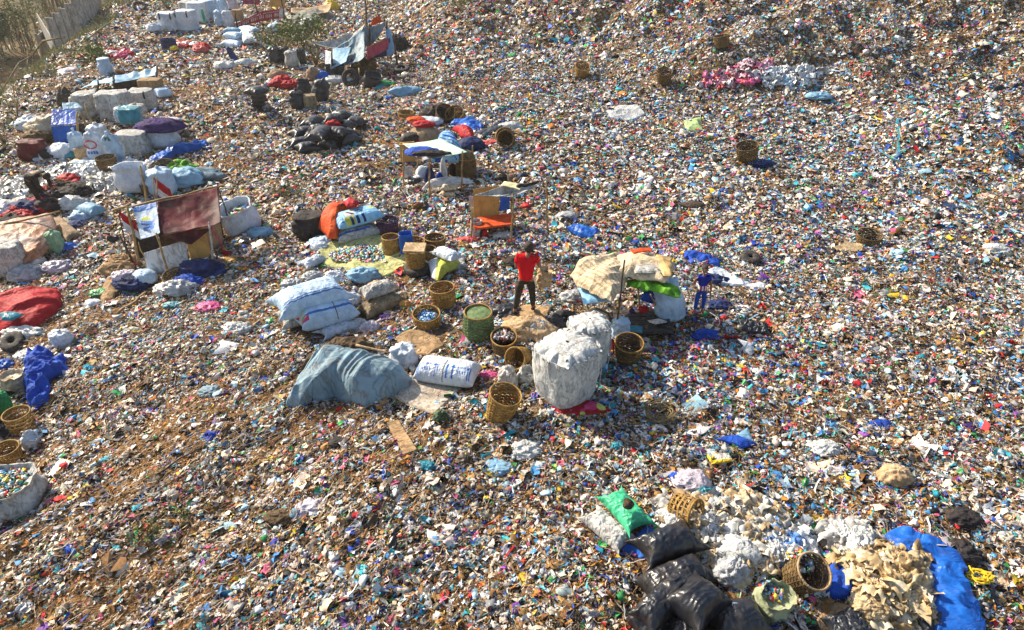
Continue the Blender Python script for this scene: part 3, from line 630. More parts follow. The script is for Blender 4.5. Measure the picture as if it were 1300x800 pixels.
    if face:
        rt = fy.cross(up).normalized()
        for sg in (-1, 1):
            V_, F_ = blobV(.014 * s, .01 * s, .009 * s, wr=0, ns=10, nr=8, flat=0); e = build('eye', V_, F_, M_['hair'], t, True); e.location = h1 + fy * .088 * s + rt * sg * .034 * s - up * .012 * s
            V_, F_ = blobV(.016 * s, .022 * s, .03 * s, wr=.05, ns=12, nr=8, flat=0); e = build('ear', V_, F_, M_['skin'], t, True); e.location = h1 + rt * sg * .09 * s - up * .03 * s
        V_, F_ = blobV(.016 * s, .02 * s, .024 * s, wr=0, ns=10, nr=8, flat=0); e = build('nose', V_, F_, M_['skin'], t, True); e.location = h1 + fy * .092 * s - up * .04 * s
        V_, F_ = blobV(.03 * s, .01 * s, .009 * s, wr=0, ns=12, nr=6, flat=0); e = build('mouth', V_, F_, M_['print_white'], t, True); e.location = h1 + fy * .088 * s - up * .066 * s
    return t
# ================================================================ FOREGROUND, bottom right
BAGS = 'black bags in the big pile at the bottom'
def black(p1, p2, W, H, label, z=0., m='black', group=None, **kw):
    kw.setdefault('wr', .034); kw.setdefault('pinch', .15); kw.setdefault('a', 3.0); kw.setdefault('b', 2.0); return sack(p1, p2, W, H, M_[m], label, z=z, group=group, name='rubbish_bag', cat='rubbish bag', **kw)
black((808, 768), (842, 806), .46, .42, 'dark bag squeezed at the lower left corner of the foreground black bag pile', group=BAGS)
black((846, 800), (905, 806), .52, .42, 'black bag mostly cut off by the bottom edge below the foreground pile', group=BAGS)
black((903, 800), (972, 780), .60, .50, 'black bag with a small white tag at the right end of the foreground pile', group=BAGS, ears=.1)
black((816, 748), (903, 712), .50, .52, 'long brownish black bag lying second from the top of the foreground pile', z=.05, group=BAGS)
black((814, 704), (886, 676), .52, .52, 'topmost black bag with a pointed end, above the blue plastic sheet', z=.02, group=BAGS, ears=.25)
black((812, 788), (888, 722), .42, .48, 'slim black bag lying slanted in the middle of the foreground pile', z=.20, group=BAGS)
black((862, 742), (912, 782), .70, .50, 'large square black bag with sharp corners on top of the foreground pile', z=.30, group=BAGS, ears=.22, pinch=.18, wr=.03)
o = build('tag', *boxV((0, 0, 0), (.16, .05, .006)), M_['white']); p = GH(936, 770, .36); o.location = p + Vector((0, -.02, .06)); o.rotation_euler = (.3, .1, -.1); tag(o, 'small white paper strip lying on the rightmost foreground black bag', 'paper strip')
s1 = sack((776, 626), (813, 668), .42, .26, M_['green'], 'emerald green plastic sack beside the white one, bottom right', z=.08, ears=.3, pinch=.1, wr=.03)
g = GH(797, 642, .42); V, F = tubeV([(0, 0, 0), (0, 0, .03), (.01, 0, .06)], [.075, .06, .085], 14); o = build('bottle_base', V, F, M_['brown'], None, True); o.location = g; tag(o, 'round brown lump sitting on the emerald green sack', 'lump')
sack((748, 650), (797, 692), .40, .25, M_['greyw'], 'dirty white sack lying left of the emerald green sack', z=.0, ears=.12, wr=.03)
drape([(788, 699), (822, 668), (850, 690), (832, 718)], M_['blue'], 'blue plastic sheet sticking out from under the topmost black bag', wr=.03, name='plastic_sheet', cat='plastic sheet')
b = basket(853, 650, .21, .40, M_['bamboo'], 'tipped yellow bamboo basket with open lattice above the foreground black bags', rz=R(40), tilt=(R(75), R(20)), dense=False, ns=14, z=.20)
def crumple(rows, label, m, group, cat='plastic bag', name='plastic_bag', sc=1.0, jm=None):
    for i, (px, py, r) in enumerate(rows):
        mm = M_[random.choice(jm)] if jm else M_[m]
        blob(px, py, r * sc * random.uniform(.9, 1.3), r * sc * random.uniform(.7, 1.0), r * sc * random.uniform(.55, .8), mm, label, cat, name, rot=random.uniform(0, 3), group=group, wr=random.uniform(.32, .5), fr=random.uniform(1.6, 2.6), z=random.uniform(0, .10), ex=False, ns=64, nr=44, flat=.3)
random.seed(21)
pts = []
for i in range(24):
    t = random.random(); px = 872 + 95 * t + random.uniform(-22, 22); py = 655 + 58 * t + random.uniform(-26, 22)
    pts.append((px, py, random.uniform(.09, .17)))
crumple(pts[:9], 'crumpled dirty cream plastic bag in the spill right of the black bags', None, 'cream plastic bags spilled beside the black bags', jm=['cream', 'beige'])
crumple(pts[9:18], 'crumpled milky white plastic bag in the spill right of the black bags', None, 'white plastic bags spilled beside the black bags', jm=['film', 'film', 'greyfilm'])
crumple(pts[18:], 'crumpled sandy beige plastic bag in the spill right of the black bags', 'beige', 'beige plastic bags spilled beside the black bags')
blob(678 + 226, 632, .16, .09, .08, M_['yellow'], 'bright yellow plastic bag above the cream plastic spill', wr=.35)
upbag(930, 644, .34, .28, .30, M_['cream'], 'cream sack with a rolled open mouth above the plastic spill', rz=.3, tilt=(.2, .9), n=2.2, top='open', topd=.12, wr=.03)
blob(939, 700, .30, .20, .18, M_['film'], 'large smooth white plastic bag in the middle of the spill', wr=.22, z=.05, rot=-.5)
blob(930, 728, .22, .17, .16, M_['greyfilm'], 'greyish transparent plastic bag below the smooth white one', wr=.35)
blob(985, 700, .27, .20, .15, M_['film'], 'white plastic bag with blue stripes left of the dark open basket', wr=.35)
basket(1008, 735, .25, .46, M_['dbamboo'], 'dark open bamboo basket tilted towards the camera, bottom right', tilt=(R(28), R(8)), rz=.3, band=M_['wood'], z=.04)
g = G(1008, 722); bits(g.x, g.y - .08, g.z + .25, .18, .06, 120, .03, .09, 'plastic scraps inside the dark open basket')
upbag(975, 772, .44, .40, .44, M_['olive'], 'squat olive woven sack with open mouth below the dark open basket', n=2.6, top='open', topd=.2, wr=.03, tilt=(.2, 0), rz=.3)
g = G(975, 772); bits(g.x, g.y + .03, g.z + .32, .15, .06, 90, .03, .08, 'dark scraps inside the olive woven sack')
drape([(1124, 684), (1148, 672), (1178, 688), (1214, 706), (1222, 724), (1236, 760), (1248, 800), (1240, 830), (1180, 830), (1172, 790), (1150, 745), (1118, 712)], M_['blue'], 'large wrinkled blue tarpaulin spread in the bottom right corner', H=.12, wr=.13, fr=4.6, name='tarpaulin', cat='tarpaulin', aniso=.75, adir=R(-35), nr=40, ns=150)
drape([(1108, 700), (1134, 676), (1138, 706), (1118, 716)], M_['ltblue'], 'pale blue folded corner of plastic left of the large blue tarpaulin', H=.06, wr=.05, name='plastic_sheet', cat='plastic sheet')
drape([(1040, 735), (1060, 712), (1092, 718), (1100, 745), (1078, 762), (1050, 758)], M_['cobalt'], 'crumpled small blue plastic left of the beige film heap', H=.15, wr=.08, fr=5, name='plastic_sheet', cat='plastic sheet')
pts = []
for i in range(26):
    t = random.random(); pts.append((1088 + 85 * random.random(), 702 + 70 * random.random() + 0, random.uniform(.11, .19)))
crumple(pts[:19], 'crumpled beige plastic film bag heaped on the large blue tarpaulin', None, 'beige film bags heaped on the blue tarpaulin', jm=['beige', 'cream', 'beige'], sc=1.05)
crumple(pts[19:], 'cloudy cream plastic bag heaped on the large blue tarpaulin', 'cream', 'cream film bags heaped on the blue tarpaulin')
crumple([(1070, 680, .17), (1090, 690, .15), (1078, 700, .14), (1098, 678, .12)], 'cloudy transparent plastic bag above the beige film heap', 'film', 'transparent bags above the beige film heap')
blob(1137, 604, .24, .19, .17, M_['tan'], 'tan rumpled bag with red string lying alone on the right slope', 'bag', 'crumpled_bag', wr=.25)
blob(1221, 655, .24, .17, .09, M_['dark'], 'dark grey bundled cloth lying on the right slope', 'cloth', 'bundled_cloth', wr=.3)
black((1052, 800), (1100, 786), .4, .2, 'limp black bag at the bottom edge below the beige film heap', m='black2', wr=.05)
black((1160, 788), (1196, 776), .42, .2, 'limp black bag in front of the large blue tarpaulin', m='black2', wr=.05)
drape([(1036, 786), (1060, 765), (1100, 775), (1150, 790), (1140, 815), (1050, 812)], M_['card'], 'brown cardboard and paper layer under the beige film heap', wr=.04, name='cardboard', cat='cardboard', exf=.7)
def net(px, py, r, m, label):
    g = G(px, py); P = []
    for k in range(7):
        a = random.uniform(0, 6); Q = []
        for q in range(10): a += random.uniform(.3, 1.1); rr = r * random.uniform(.3, 1); Q.append((rr * math.cos(a) * 1.3, rr * math.sin(a), .03 + random.uniform(0, .05)))
        P.append(tubeV(Q, .014, 5))
    o = build('netting', *merge(P), m, None, True); o.location = g; return tag(o, label, 'netting')
net(1240, 736, .15, M_['yellow'], 'tangle of yellow netting right of the large blue tarpaulin')
def film_pile(cen, rx, ry, H, n, smin, smax, pal, label, name='plastic_film_heap', flatp=1.5, off=0.0):
    g = G(*cen); a = RNG.uniform(0, 2 * math.pi, n); q = np.sqrt(RNG.random(n)); x = g.x + rx * q * np.cos(a) * (1 + .2 * np.sin(3 * a)); y = g.y + ry * q * np.sin(a) * (1 + .2 * np.cos(2 * a))
    s = smin * (smax / smin) ** RNG.random(n); zt = H * (1 - q ** flatp) * (1 + .3 * noise(x * 3, y * 3, 2)) * RNG.uniform(.75, 1.05, n); k = 12
    gr = np.array([[i, j] for i in range(k) for j in range(k)], float) / (k - 1) - .5; nn = RNG.normal(0, .45, (n, 3)) + [0, 0, 1]; nn /= np.linalg.norm(nn, axis=1, keepdims=True)
    ya = RNG.uniform(0, 6.28, n); A_ = np.stack([np.cos(ya), np.sin(ya), np.zeros(n)], 1); A_ -= nn * (A_ * nn).sum(1, keepdims=True); A_ /= np.linalg.norm(A_, axis=1, keepdims=True); B_ = np.cross(nn, A_)
    u = gr[None, :, 0] * s[:, None]; v = gr[None, :, 1] * (s * RNG.uniform(.5, 1, n))[:, None]; sd = RNG.uniform(0, 99, n)[:, None]
    uu, vv = gr[None, :, 0], gr[None, :, 1]
    w_ = s[:, None] * (.42 * ridge(uu * 2.6 + sd, vv * 2.0, sd, 2) + .14 * ridge(uu * 7 + sd, vv * 5, sd + 5, 1)) - s[:, None] * .5 * (uu ** 2 + vv ** 2)
    rr_ = 1 + .35 * noise(uu * 2.2 + sd, vv * 2.2, sd + 9); u = u * rr_; v = v * rr_
    base = np.stack([x, y, height(x, y) + zt + .03 + off], 1); P = base[:, None] + u[..., None] * A_[:, None] + v[..., None] * B_[:, None] + w_[..., None] * nn[:, None]
    f = np.array([[i * k + j, (i + 1) * k + j, (i + 1) * k + j + 1, i * k + j + 1] for i in range(k - 1) for j in range(k - 1)]); F = (f[None] + (np.arange(n) * k * k)[:, None, None]).reshape(-1, 4)
    pal = np.array(pal); c = pal[RNG.integers(0, len(pal), n)] * RNG.uniform(.75, 1.1, (n, 1)); c = np.repeat(np.clip(c, 0, .82)[:, None], len(f), 1).reshape(-1, 3)
    o = build(name, P.reshape(-1, 3) - np.array(g), F, M_['filmbits'], None, True, cols=c); o.location = g; return tag(o, label, None, None, 'stuff')
film_pile((925, 682), .85, .80, .18, 520, .13, .36, [(.58, .52, .42), (.50, .38, .23), (.62, .62, .60), (.42, .29, .15), (.60, .57, .50), (.38, .38, .36)], 'spill of crumpled cream and white plastic film right of the black bags')
film_pile((1128, 742), .62, .70, .30, 170, .16, .38, [(.56, .44, .26), (.48, .35, .18), (.60, .52, .38), (.36, .23, .10), (.48, .33, .16)], 'heap of crumpled beige plastic film on the large blue tarpaulin', flatp=2.2)
film_pile((990, 700), .50, .4, .10, 130, .12, .32, [(.70, .72, .74), (.5, .55, .6), (.74, .74, .72), (.10, .22, .5)], 'thin white film around the dark open basket')
film_pile((1078, 688), .30, .26, .14, 60, .16, .40, [(.66, .66, .62), (.55, .52, .46), (.42, .42, .40)], 'cloudy film above the beige film heap')
film_pile((48, 240), 3.0, .9, .10, 620, .14, .42, [(.72, .72, .70), (.74, .70, .62), (.60, .60, .58), (.70, .60, .46)], 'pale drift of thin plastic film along the left edge')
film_pile((120, 230), 2.0, 1.1, .14, 420, .14, .42, [(.72, .72, .70), (.74, .72, .68), (.60, .62, .64)], 'pale thin plastic film scattered in front of the standing sacks')
film_pile((935, 101), 1.3, .45, .12, 150, .2, .5, [(.58, .16, .30), (.66, .40, .48), (.70, .50, .55), (.50, .05, .06), (.72, .70, .70)], 'pink plastic scraps in a patch on the far mound')
film_pile((996, 100), 1.3, .5, .12, 120, .2, .5, [(.70, .72, .74), (.45, .58, .72), (.72, .70, .68)], 'pale plastic scraps right of the pink patch')
# ---- scattered single pieces on the right slope
drape([(905, 558), (935, 556), (962, 566), (940, 570)], M_['cobalt'], 'long deep blue plastic scrap beside a pale blue corner', wr=.03, H=.03, name='plastic_scrap', cat='plastic scrap')
drape([(928, 556), (950, 545), (958, 562)], M_['ltblue'], 'pale blue crumpled corner behind the long deep blue scrap', wr=.04, H=.04, name='plastic_scrap', cat='plastic scrap')
def packet(px, py, w, h, rz, m, m2, label, nm='packet', ct='packet'):
    return sack((px - w * 48, py + 2), (px + w * 48, py - 2), h, .06, m, label, name=nm, cat=ct, mats=[m2], prints=lambda u, v: ((np.abs(v) > .55) | (u < -.5)).astype(np.int32), wr=.015, pinch=.03)
packet(914, 580, .30, .24, 0, M_['print_white'], M_['yellow'], 'white packet with yellow borders on the litter right of centre')
blob(877, 609, .25, .20, .10, M_['lilac'], 'round lilac transparent bag above the foreground bags', wr=.3)
blob(893, 624, .12, .11, .09, M_['teal'], 'small turquoise plastic ball of film below the lilac bag', wr=.4)
blob(860, 605, .10, .09, .09, M_['cobalt'], 'small dark blue bag left of the lilac one', wr=.4)
blob(805, 570, .08, .07, .03, M_['red'], 'flat red plastic scrap below the centre', 'plastic scrap', 'plastic_scrap', wr=.1)
blob(783, 565, .09, .09, .06, M_['teal'], 'teal plastic scrap left of the flat red one', 'plastic scrap', 'plastic_scrap', wr=.4)
blob(716, 560, .07, .06, .04, M_['print_red'], 'small red and white box below the big white sack', 'box', 'small_box', wr=.1)
blob(630, 590, .26, .18, .05, M_['ltblue'], 'crumpled teal blue film flattened below the yellow basket', 'plastic film', 'plastic_film', wr=.4)
blob(560, 530, .1, .1, .1, M_['dleaf'], 'small green sprig below the pale cardboard', 'plant', 'leafy_sprig', wr=.6)
blob(668, 570, .22, .16, .09, M_['film'], 'crumpled white film lying below the yellow basket', 'plastic film', 'plastic_film', wr=.5)
def stick(p, q, r, label, m='pole', h=(.05, .08), group=None):
    a, b = G(*p), G(*q); return pole(a + Vector((0, 0, h[0])), b + Vector((0, 0, h[1])), r, M_[m], None, 'stick', 6, label, 'stick', group, w=.03)
stick((750, 555), (762, 535), .014, 'short brown stick right of the scattered blue film')
stick((703, 578), (724, 562), .011, 'thin pale stick below the big white sack')
stick((810, 548), (820, 562), .012, 'short white plastic rod left of the twig tangle', 'white')
stick((62, 520), (112, 455), .017, 'long bamboo stick lying right of the heap of blue cloth', 'pole')
stick((195, 605), (255, 572), .014, 'dark thin stick on the lower left slope', 'dwood')
stick((255, 648), (300, 600), .010, 'thin dry stem on the lower left slope', 'dry')
# twig tangle (old basket frame)
g = G(838, 528); P = []
for k in range(26):
    a = random.uniform(0, 6.28); r0 = random.uniform(.18, .30); Q = []
    tx, ty = random.uniform(-.5, .5), random.uniform(-.5, .5)
    for q in np.linspace(0, random.uniform(2, 5), 9): Q.append((r0 * math.cos(a + q), r0 * math.sin(a + q) , .12 + r0 * (tx * math.cos(a + q) + ty * math.sin(a + q)) * .8))
    P.append(tubeV(Q, .008, 4))
for k in range(10): P.append(tubeV(crook((random.uniform(-.7, .2), random.uniform(-.3, .2), .05), (random.uniform(-.1, .7), random.uniform(-.3, .7), .12), 4, .05), .009, 4))
o = build('twig_tangle', *merge(P), M_['straw'], None, True); o.location = g; tag(o, 'round tangle of dry twigs and cane right of centre', 'twigs')
# ================================================================ CENTRE
def jumbo(px, py, w, d, h, m, label, rz):
    o = upbag(px, py, w, d, h, m, label, rz=rz, n=3.6, prof='jumbo', top='puff', ns=120, nr=70, wr=.02, name='bulk_bag', cat='bulk bag')
    se = lambda a, k, zz: (w / 2 * k * math.cos(a) * (abs(math.cos(a)) ** 3.6 + abs(math.sin(a)) ** 3.6) ** (-1 / 3.6), d / 2 * k * math.sin(a) * (abs(math.cos(a)) ** 3.6 + abs(math.sin(a)) ** 3.6) ** (-1 / 3.6), zz)
    P = [se(a, .90 + .03 * math.sin(5 * a), h * .93 + .03 * math.sin(3 * a + 1)) for a in np.linspace(0, 2 * math.pi, 61)]
    build('tie_rope', *tubeV(P, .008, 5), M_['dwood'], o, True)
    P = [se(a, .52 + .05 * math.sin(4 * a), h * 1.03 + .02 * math.sin(3 * a)) for a in np.linspace(.3, 5.0, 40)]
    build('tie_rope', *tubeV(P, .006, 5), M_['dwood'], o, True)
    for a in (45, 135, 225, 315):
        a = R(a); P = [se(a - .12, .93, h * .84), se(a - .06, 1.0, h * .93), se(a, .80, h * 1.05), se(a + .08, .70, h * 1.02), se(a + .12, .9, h * .88)]
        build('lifting_loop', *tubeV(P, .020, 6), M_['greyw'], o, True)
    P = [se(-math.pi * .25, .965, h * .02), se(-math.pi * .25, 1.035, h * .3), se(-math.pi * .25, 1.055, h * .6), se(-math.pi * .25, .99, h * .85)]
    build('seam', *tubeV(P, .012, 5), M_['greyw'], o, True)
    return o
J1 = jumbo(717, 502, 1.04, .96, 1.08, M_['wbag'], 'huge tied white bulk bag standing in the centre foreground', R(42))
J2 = jumbo(745, 462, .72, .7, .95, M_['wbag'], 'smaller white bulk bag standing right behind the huge one', R(20))
drape([(700, 517), (735, 506), (765, 515), (778, 524), (740, 528), (712, 527)], M_['red'], 'red flowered cloth lying in front of the huge white bulk bag', wr=.03, name='cloth', cat='cloth', mats=[M_['print_yel'], M_['print_pink']], prints=lambda x, y, r: np.where(noise(x * 6, y * 6, 3) > .45, 1, np.where(noise(x * 5, y * 5, 13) > .35, 2, 0)))
basket(633, 526, .28, .58, M_['bamboo'], 'yellow bamboo basket standing alone left of the white bulk bag', tilt=(R(12), R(10)), rz=.4, taper=.80)
upbag(646, 490, .32, .30, .46, M_['greyw'], 'small tied cream sack right of the lone yellow basket', n=2.2, wr=.03, tilt=(.05, -.1))
upbag(666, 481, .26, .22, .36, M_['film'], 'small white carrier bag with open mouth beside the small tied sack', n=2.4, top='open', topd=.45, wr=.03, tilt=(.3, .15))
basket(640, 443, .27, .44, M_['dbamboo'], 'dark basket of black shoes left of the standing man\'s sack', tilt=(R(12), 0), taper=.8, band=M_['bamboo'])
g = G(640, 443); bits(g.x, g.y, g.z + .34, .2, .05, 140, .04, .10, 'dark scraps in the dark basket near the man', pal=[(.03, .03, .04), (.3, .3, .3), (.2, .12, .08), (.5, .5, .5), (.25, .05, .05)])
basket(665, 456, .21, .48, M_['bamboo'], 'tipped yellow basket lying between the dark basket and the bulk bag', tilt=(R(62), R(-10)), rz=-.3, taper=.75, z=.14)
basket(608, 424, .26, .60, M_['gbamboo'], 'green upturned bamboo basket left of the standing man', taper=1.12, tilt=(R(5), 0), band=M_['bamboo'])
g = G(608, 424); V, F = blobV(.265, .265, .05, wr=.03, flat=.8, ns=32); o = build('upturned_bottom', V, F, M_['gbamboo'], None, True); o.location = (0, 0, .54); o.parent = [q for q in COL.objects if q.get('label', '').startswith('green upturned')][0]
# the man, his sack and his cardboard
drape([(630, 402), (665, 388), (700, 392), (690, 412), (650, 415)], M_['card'], 'flattened brown cardboard under the standing man', wr=.025, name='cardboard', cat='cardboard')
blob(671, 416, .46, .34, .26, M_['tan'], 'wide crumpled tan sack lying in front of the standing man\'s feet', 'sack', 'sack', wr=.34, ex=False, rot=-.2, fr=2.2)
blob(684, 418, .22, .24, .22, M_['greyfilm'], 'grey plastic end of the bundle in front of the standing man\'s feet', wr=.35, ex=False)
man = dict(pelvis=(0, 0, .86), waist=(.01, .0, 1.0), chest=(.03, .02, 1.22), neck=(.04, .05, 1.39), head0=(.045, .07, 1.42), head1=(.05, .085, 1.485), head2=(.05, .085, 1.565),
           shL=(-.15, .03, 1.31), elL=(-.20, .08, 1.05), wrL=(-.14, .26, .93), shR=(.20, .03, 1.31), elR=(.27, .10, 1.08), wrR=(.24, .30, 1.0),
           hipL=(-.09, 0, .82), knL=(-.15, .03, .46), anL=(-.22, -.05, .08), toeL=(-.24, .10, .03), hipR=(.09, 0, .82), knR=(.13, .09, .47), anR=(.15, .12, .09), toeR=(.17, .27, .04), face=(0, 1, -.1))
g = G(667, 401); mn = person((g.x, g.y, g.z + .04), R(-4), 1.02, man, 'person in red T-shirt and dark trousers standing with back to the camera', mat('red_shirt', (.60, .012, .02), (.5, .01, .015), .8, 4, .4, 12, .1, 0.02), M_['trouser'], M_['dark'], M_['hair'], hairback=.015)
o = upbag(0, 0, .26, .22, .40, M_['tan'], 'tan bag held by the man in red at his right side', off=Vector((g.x + .36, g.y + .22, g.z + .66)), n=2.2, wr=.04, top='open', topd=.1, tilt=(.2, .15)); EXC.pop()
# shelter in the middle: poles, blanket roof and everything under it
g = G(800, 412); sh = thing('shelter', g, 'low shelter roofed with cream blankets right of the man in red', 'shelter')
for (bx, by, tx, ty) in ((780, 427, 793, 330), (748, 400, 742, 352), (852, 405, 846, 350), (812, 388, 812, 330)):
    q = G(bx, by); top = A(tx, ty, q); under(pole(q - Vector((0, 0, .1)), top, .022, M_['dwood'] if bx == 780 else M_['pole']), sh)
under(pole(G(757, 402), GH(777, 372, .8), .018, M_['pole'], name='strut'), sh); under(pole(G(838, 398), GH(826, 374, .9), .02, M_['pole'], name='strut'), sh)
def roofpoly(poly, hh, m, name, **kw):
    o = drape(poly, m, None, plane=hh, name=name, **kw); return under(o, sh)
roofpoly([(722, 338), (732, 326), (770, 318), (790, 312), (800, 330), (792, 360), (778, 372), (748, 362)], 1.12, M_['blanket'], 'blanket', wr=.09, fr=3.2, droop=.20, nr=60, ns=200, H=.10, aniso=.8, adir=R(40), mats=[M_['khaki2']], prints=lambda x, y, r: (np.mod((x * .8 + y * .6) * 9, 1) < .28).astype(np.int32))
roofpoly([(778, 322), (800, 313), (832, 318), (856, 326), (857, 340), (842, 358), (800, 352), (776, 350)], 1.17, M_['blanket'], 'blanket', wr=.08, fr=3, droop=.12, nr=44, ns=150, H=.12, aniso=.6, adir=R(-40))
roofpoly([(800, 322), (830, 320), (842, 345), (805, 348)], 1.27, M_['greyw'], 'grey_cloth', wr=.03, fr=3, droop=.05)
roofpoly([(795, 352), (830, 352), (862, 362), (866, 378), (848, 376), (820, 366), (796, 362)], .98, M_['lime'], 'green_cloth', wr=.06, fr=5, droop=.08, H=.05)
roofpoly([(800, 316), (826, 312), (830, 318), (804, 321)], 1.30, M_['orange'], 'orange_cloth', wr=.03, droop=.02)
roofpoly([(830, 318), (856, 324), (852, 352), (842, 352)], 1.24, mat('ochre_cloth', (.62, .42, .18)), 'ochre_cloth', wr=.04, droop=.05)
roofpoly([(734, 360), (760, 366), (792, 364), (780, 376), (742, 384)], .86, M_['sky'], 'pale_blue_sheet', wr=.03, droop=.04)
q = G(815, 415); o = build('plank_floor', *merge([boxV((q.x, q.y + .15 * k - .35, q.z + .10), (1.15, .13, .05), rz=.05) for k in range(6)]), M_['soil']); under(o, sh); excl(q.x, q.y, .6)
upbag(853, 402, .62, .42, 1.0, M_['bwhite'], 'tall pale blue woven sack leaning against the right side of the blanket shelter', rz=.3, tilt=(.0, -.30), n=2.6, wr=.03)
upbag(787, 428, .34, .28, .46, M_['bwhite'], 'small blue and white sack standing under the blanket shelter', n=2.2, wr=.03)
blob(830, 375, .20, .16, .14, M_['cobalt'], 'dark blue clothes bundle hanging under the green cloth of the shelter', 'clothes', 'clothes_bundle', z=.45, wr=.4, ex=False)
blob(838, 381, .10, .09, .12, M_['yellow'], 'yellow cloth bundle under the green cloth of the shelter', 'clothes', 'clothes_bundle', z=.35, wr=.4, ex=False)
blob(817, 392, .09, .08, .08, M_['red'], 'red cloth bundle on the shelter\'s dark plank floor', 'clothes', 'clothes_bundle', z=.2, wr=.4, ex=False)
blob(802, 394, .06, .05, .08, M_['violet'], 'small violet bottle shaped bundle under the blanket shelter', 'bundle', 'small_bundle', z=.15, wr=.2, ex=False)
o = build('board', *boxV((0, 0, 0), (.26, .36, .03), rz=.3, rx=-.4), M_['board']); o.location = GH(834, 408, .2); tag(o, 'small pale board leaning at the right end of the plank floor', 'board')
o = build('plastic_lid', *boxV((0, 0, 0), (.30, .20, .02), rz=-.2, rx=.1), M_['teal']); o.location = GH(806, 418, .17); o.name = 'turquoise_lid'; tag(o, 'turquoise plastic lid lying on the dark plank floor', 'lid')
basket(796, 455, .29, .46, M_['dbamboo'], 'dark brown basket standing in front of the blanket shelter', taper=.8, tilt=(R(8), 0), band=M_['bamboo'])
tyre(717, 411, .29, 'old tyre lying flat right of the man\'s sack, left one of the pair', tilt=(R(8), 0)); tyre(757, 413, .30, 'old tyre leaning on the smaller white bulk bag, right one of the pair', tilt=(R(20), R(-5)), z=.06)
black((697, 414), (716, 402), .34, .16, 'flat black bag between the tan paper sack and the left tyre', m='black2', wr=.05)
blob(728, 376, .24, .18, .13, M_['greyfilm'], 'grey transparent bag left of the blanket shelter', wr=.4)
blob(745, 378, .12, .10, .09, M_['greyw'], 'whitish flat bundle right of the grey transparent bag', wr=.3, cat='bundle', name='small_bundle')
blob(775, 438, .13, .1, .07, M_['red'], 'red plastic bag between the shelter and the smaller bulk bag', wr=.4)
# child
kid = dict(pelvis=(0, 0, .86), waist=(0, 0, 1.0), chest=(0, .0, 1.18), neck=(0, 0, 1.36), head0=(0, .01, 1.42), head1=(0, .02, 1.53), head2=(0, .01, 1.63),
           shL=(-.17, 0, 1.28), elL=(-.26, -.01, 1.05), wrL=(-.27, .05, .83), shR=(.17, 0, 1.28), elR=(.29, .02, 1.10), wrR=(.28, .12, 1.27),
           hipL=(-.09, 0, .80), knL=(-.11, .02, .46), anL=(-.12, 0, .09), toeL=(-.13, .15, .04), hipR=(.09, 0, .80), knR=(.11, .02, .46), anR=(.12, 0, .09), toeR=(.14, .15, .04), face=(0, 1, 0))
st = mat('striped_shirt', (.02, .03, .24), (.012, .02, .16), .7, 4, .2, 12, .1, 0.)
n = st.node_tree; N = n.nodes; K = n.links; bs = N['Principled BSDF']; tcx = N.new('ShaderNodeTexCoord'); sx = N.new('ShaderNodeSeparateXYZ'); K.new(tcx.outputs['Object'], sx.inputs[0])
mm_ = N.new('ShaderNodeMath'); mm_.operation = 'MULTIPLY'; mm_.inputs[1].default_value = 95; K.new(sx.outputs[0], mm_.inputs[0]); sn_ = N.new('ShaderNodeMath'); sn_.operation = 'SINE'; K.new(mm_.outputs[0], sn_.inputs[0]); gt = N.new('ShaderNodeMath'); gt.operation = 'GREATER_THAN'; gt.inputs[1].default_value = 0; K.new(sn_.outputs[0], gt.inputs[0])
m1 = N.new('ShaderNodeMix'); m1.data_type = 'RGBA'; m1.inputs[6].default_value = (.45, .02, .08, 1); m1.inputs[7].default_value = (.62, .6, .66, 1); K.new(gt.outputs[0], m1.inputs[0])
lt = N.new('ShaderNodeMath'); lt.operation = 'LESS_THAN'; lt.inputs[1].default_value = .68; K.new(sx.outputs[2], lt.inputs[0])
m2 = N.new('ShaderNodeMix'); m2.data_type = 'RGBA'; K.new(lt.outputs[0], m2.inputs[0]); src = bs.inputs['Base Color'].links[0].from_socket; K.new(src, m2.inputs[6]); K.new(m1.outputs[2], m2.inputs[7]); K.new(m2.outputs[2], bs.inputs['Base Color'])
g = G(885, 404); ch = person((g.x, g.y, g.z + .12), R(180), .66, kid, 'small child in blue outfit with red striped belly and red boots facing the camera', st, M_['cobalt'], M_['red'], M_['hair'], hairback=.055)
blob(912, 388, .24, .17, .08, M_['navy'], 'crumpled navy cloth on the ground right of the child', 'cloth', 'crumpled_cloth', wr=.4)
blob(900, 398, .28, .10, .06, M_['dark'], 'flat dark cloth at the child\'s left foot', 'cloth', 'crumpled_cloth', wr=.3)
blob(894, 400, .08, .08, .08, M_['pgreen'], 'small round green ball shaped plastic beside the child\'s foot', 'plastic scrap', 'plastic_scrap', wr=.15)
drape([(866, 323), (890, 324), (915, 334), (912, 340), (890, 334), (868, 329)], M_['cobalt'], 'narrow blue tarp strip behind the blanket shelter', H=.08, wr=.06, fr=5, name='tarp_strip', cat='tarpaulin')
drape([(898, 345), (912, 340), (940, 358), (975, 364), (972, 369), (930, 364), (908, 358)], M_['white'], 'long white strip of plastic trailing right from behind the child', H=.04, wr=.05, fr=5, name='plastic_strip', cat='plastic strip')
drape([(892, 350), (900, 347), (926, 358), (908, 362), (896, 357)], M_['navy'], 'dark blue tarp strip lying right behind the child', H=.06, wr=.06, fr=5, name='tarp_strip', cat='tarpaulin')
drape([(718, 290), (735, 286), (760, 295), (752, 304), (735, 302)], M_['blue'], 'crumpled bright blue tarp above the blanket shelter', H=.12, wr=.08, fr=4, name='tarpaulin', cat='tarpaulin')
blob(897, 424, .26, .14, .10, M_['cobalt'], 'dark blue bag in the coloured plastic right of the shelter', wr=.4)
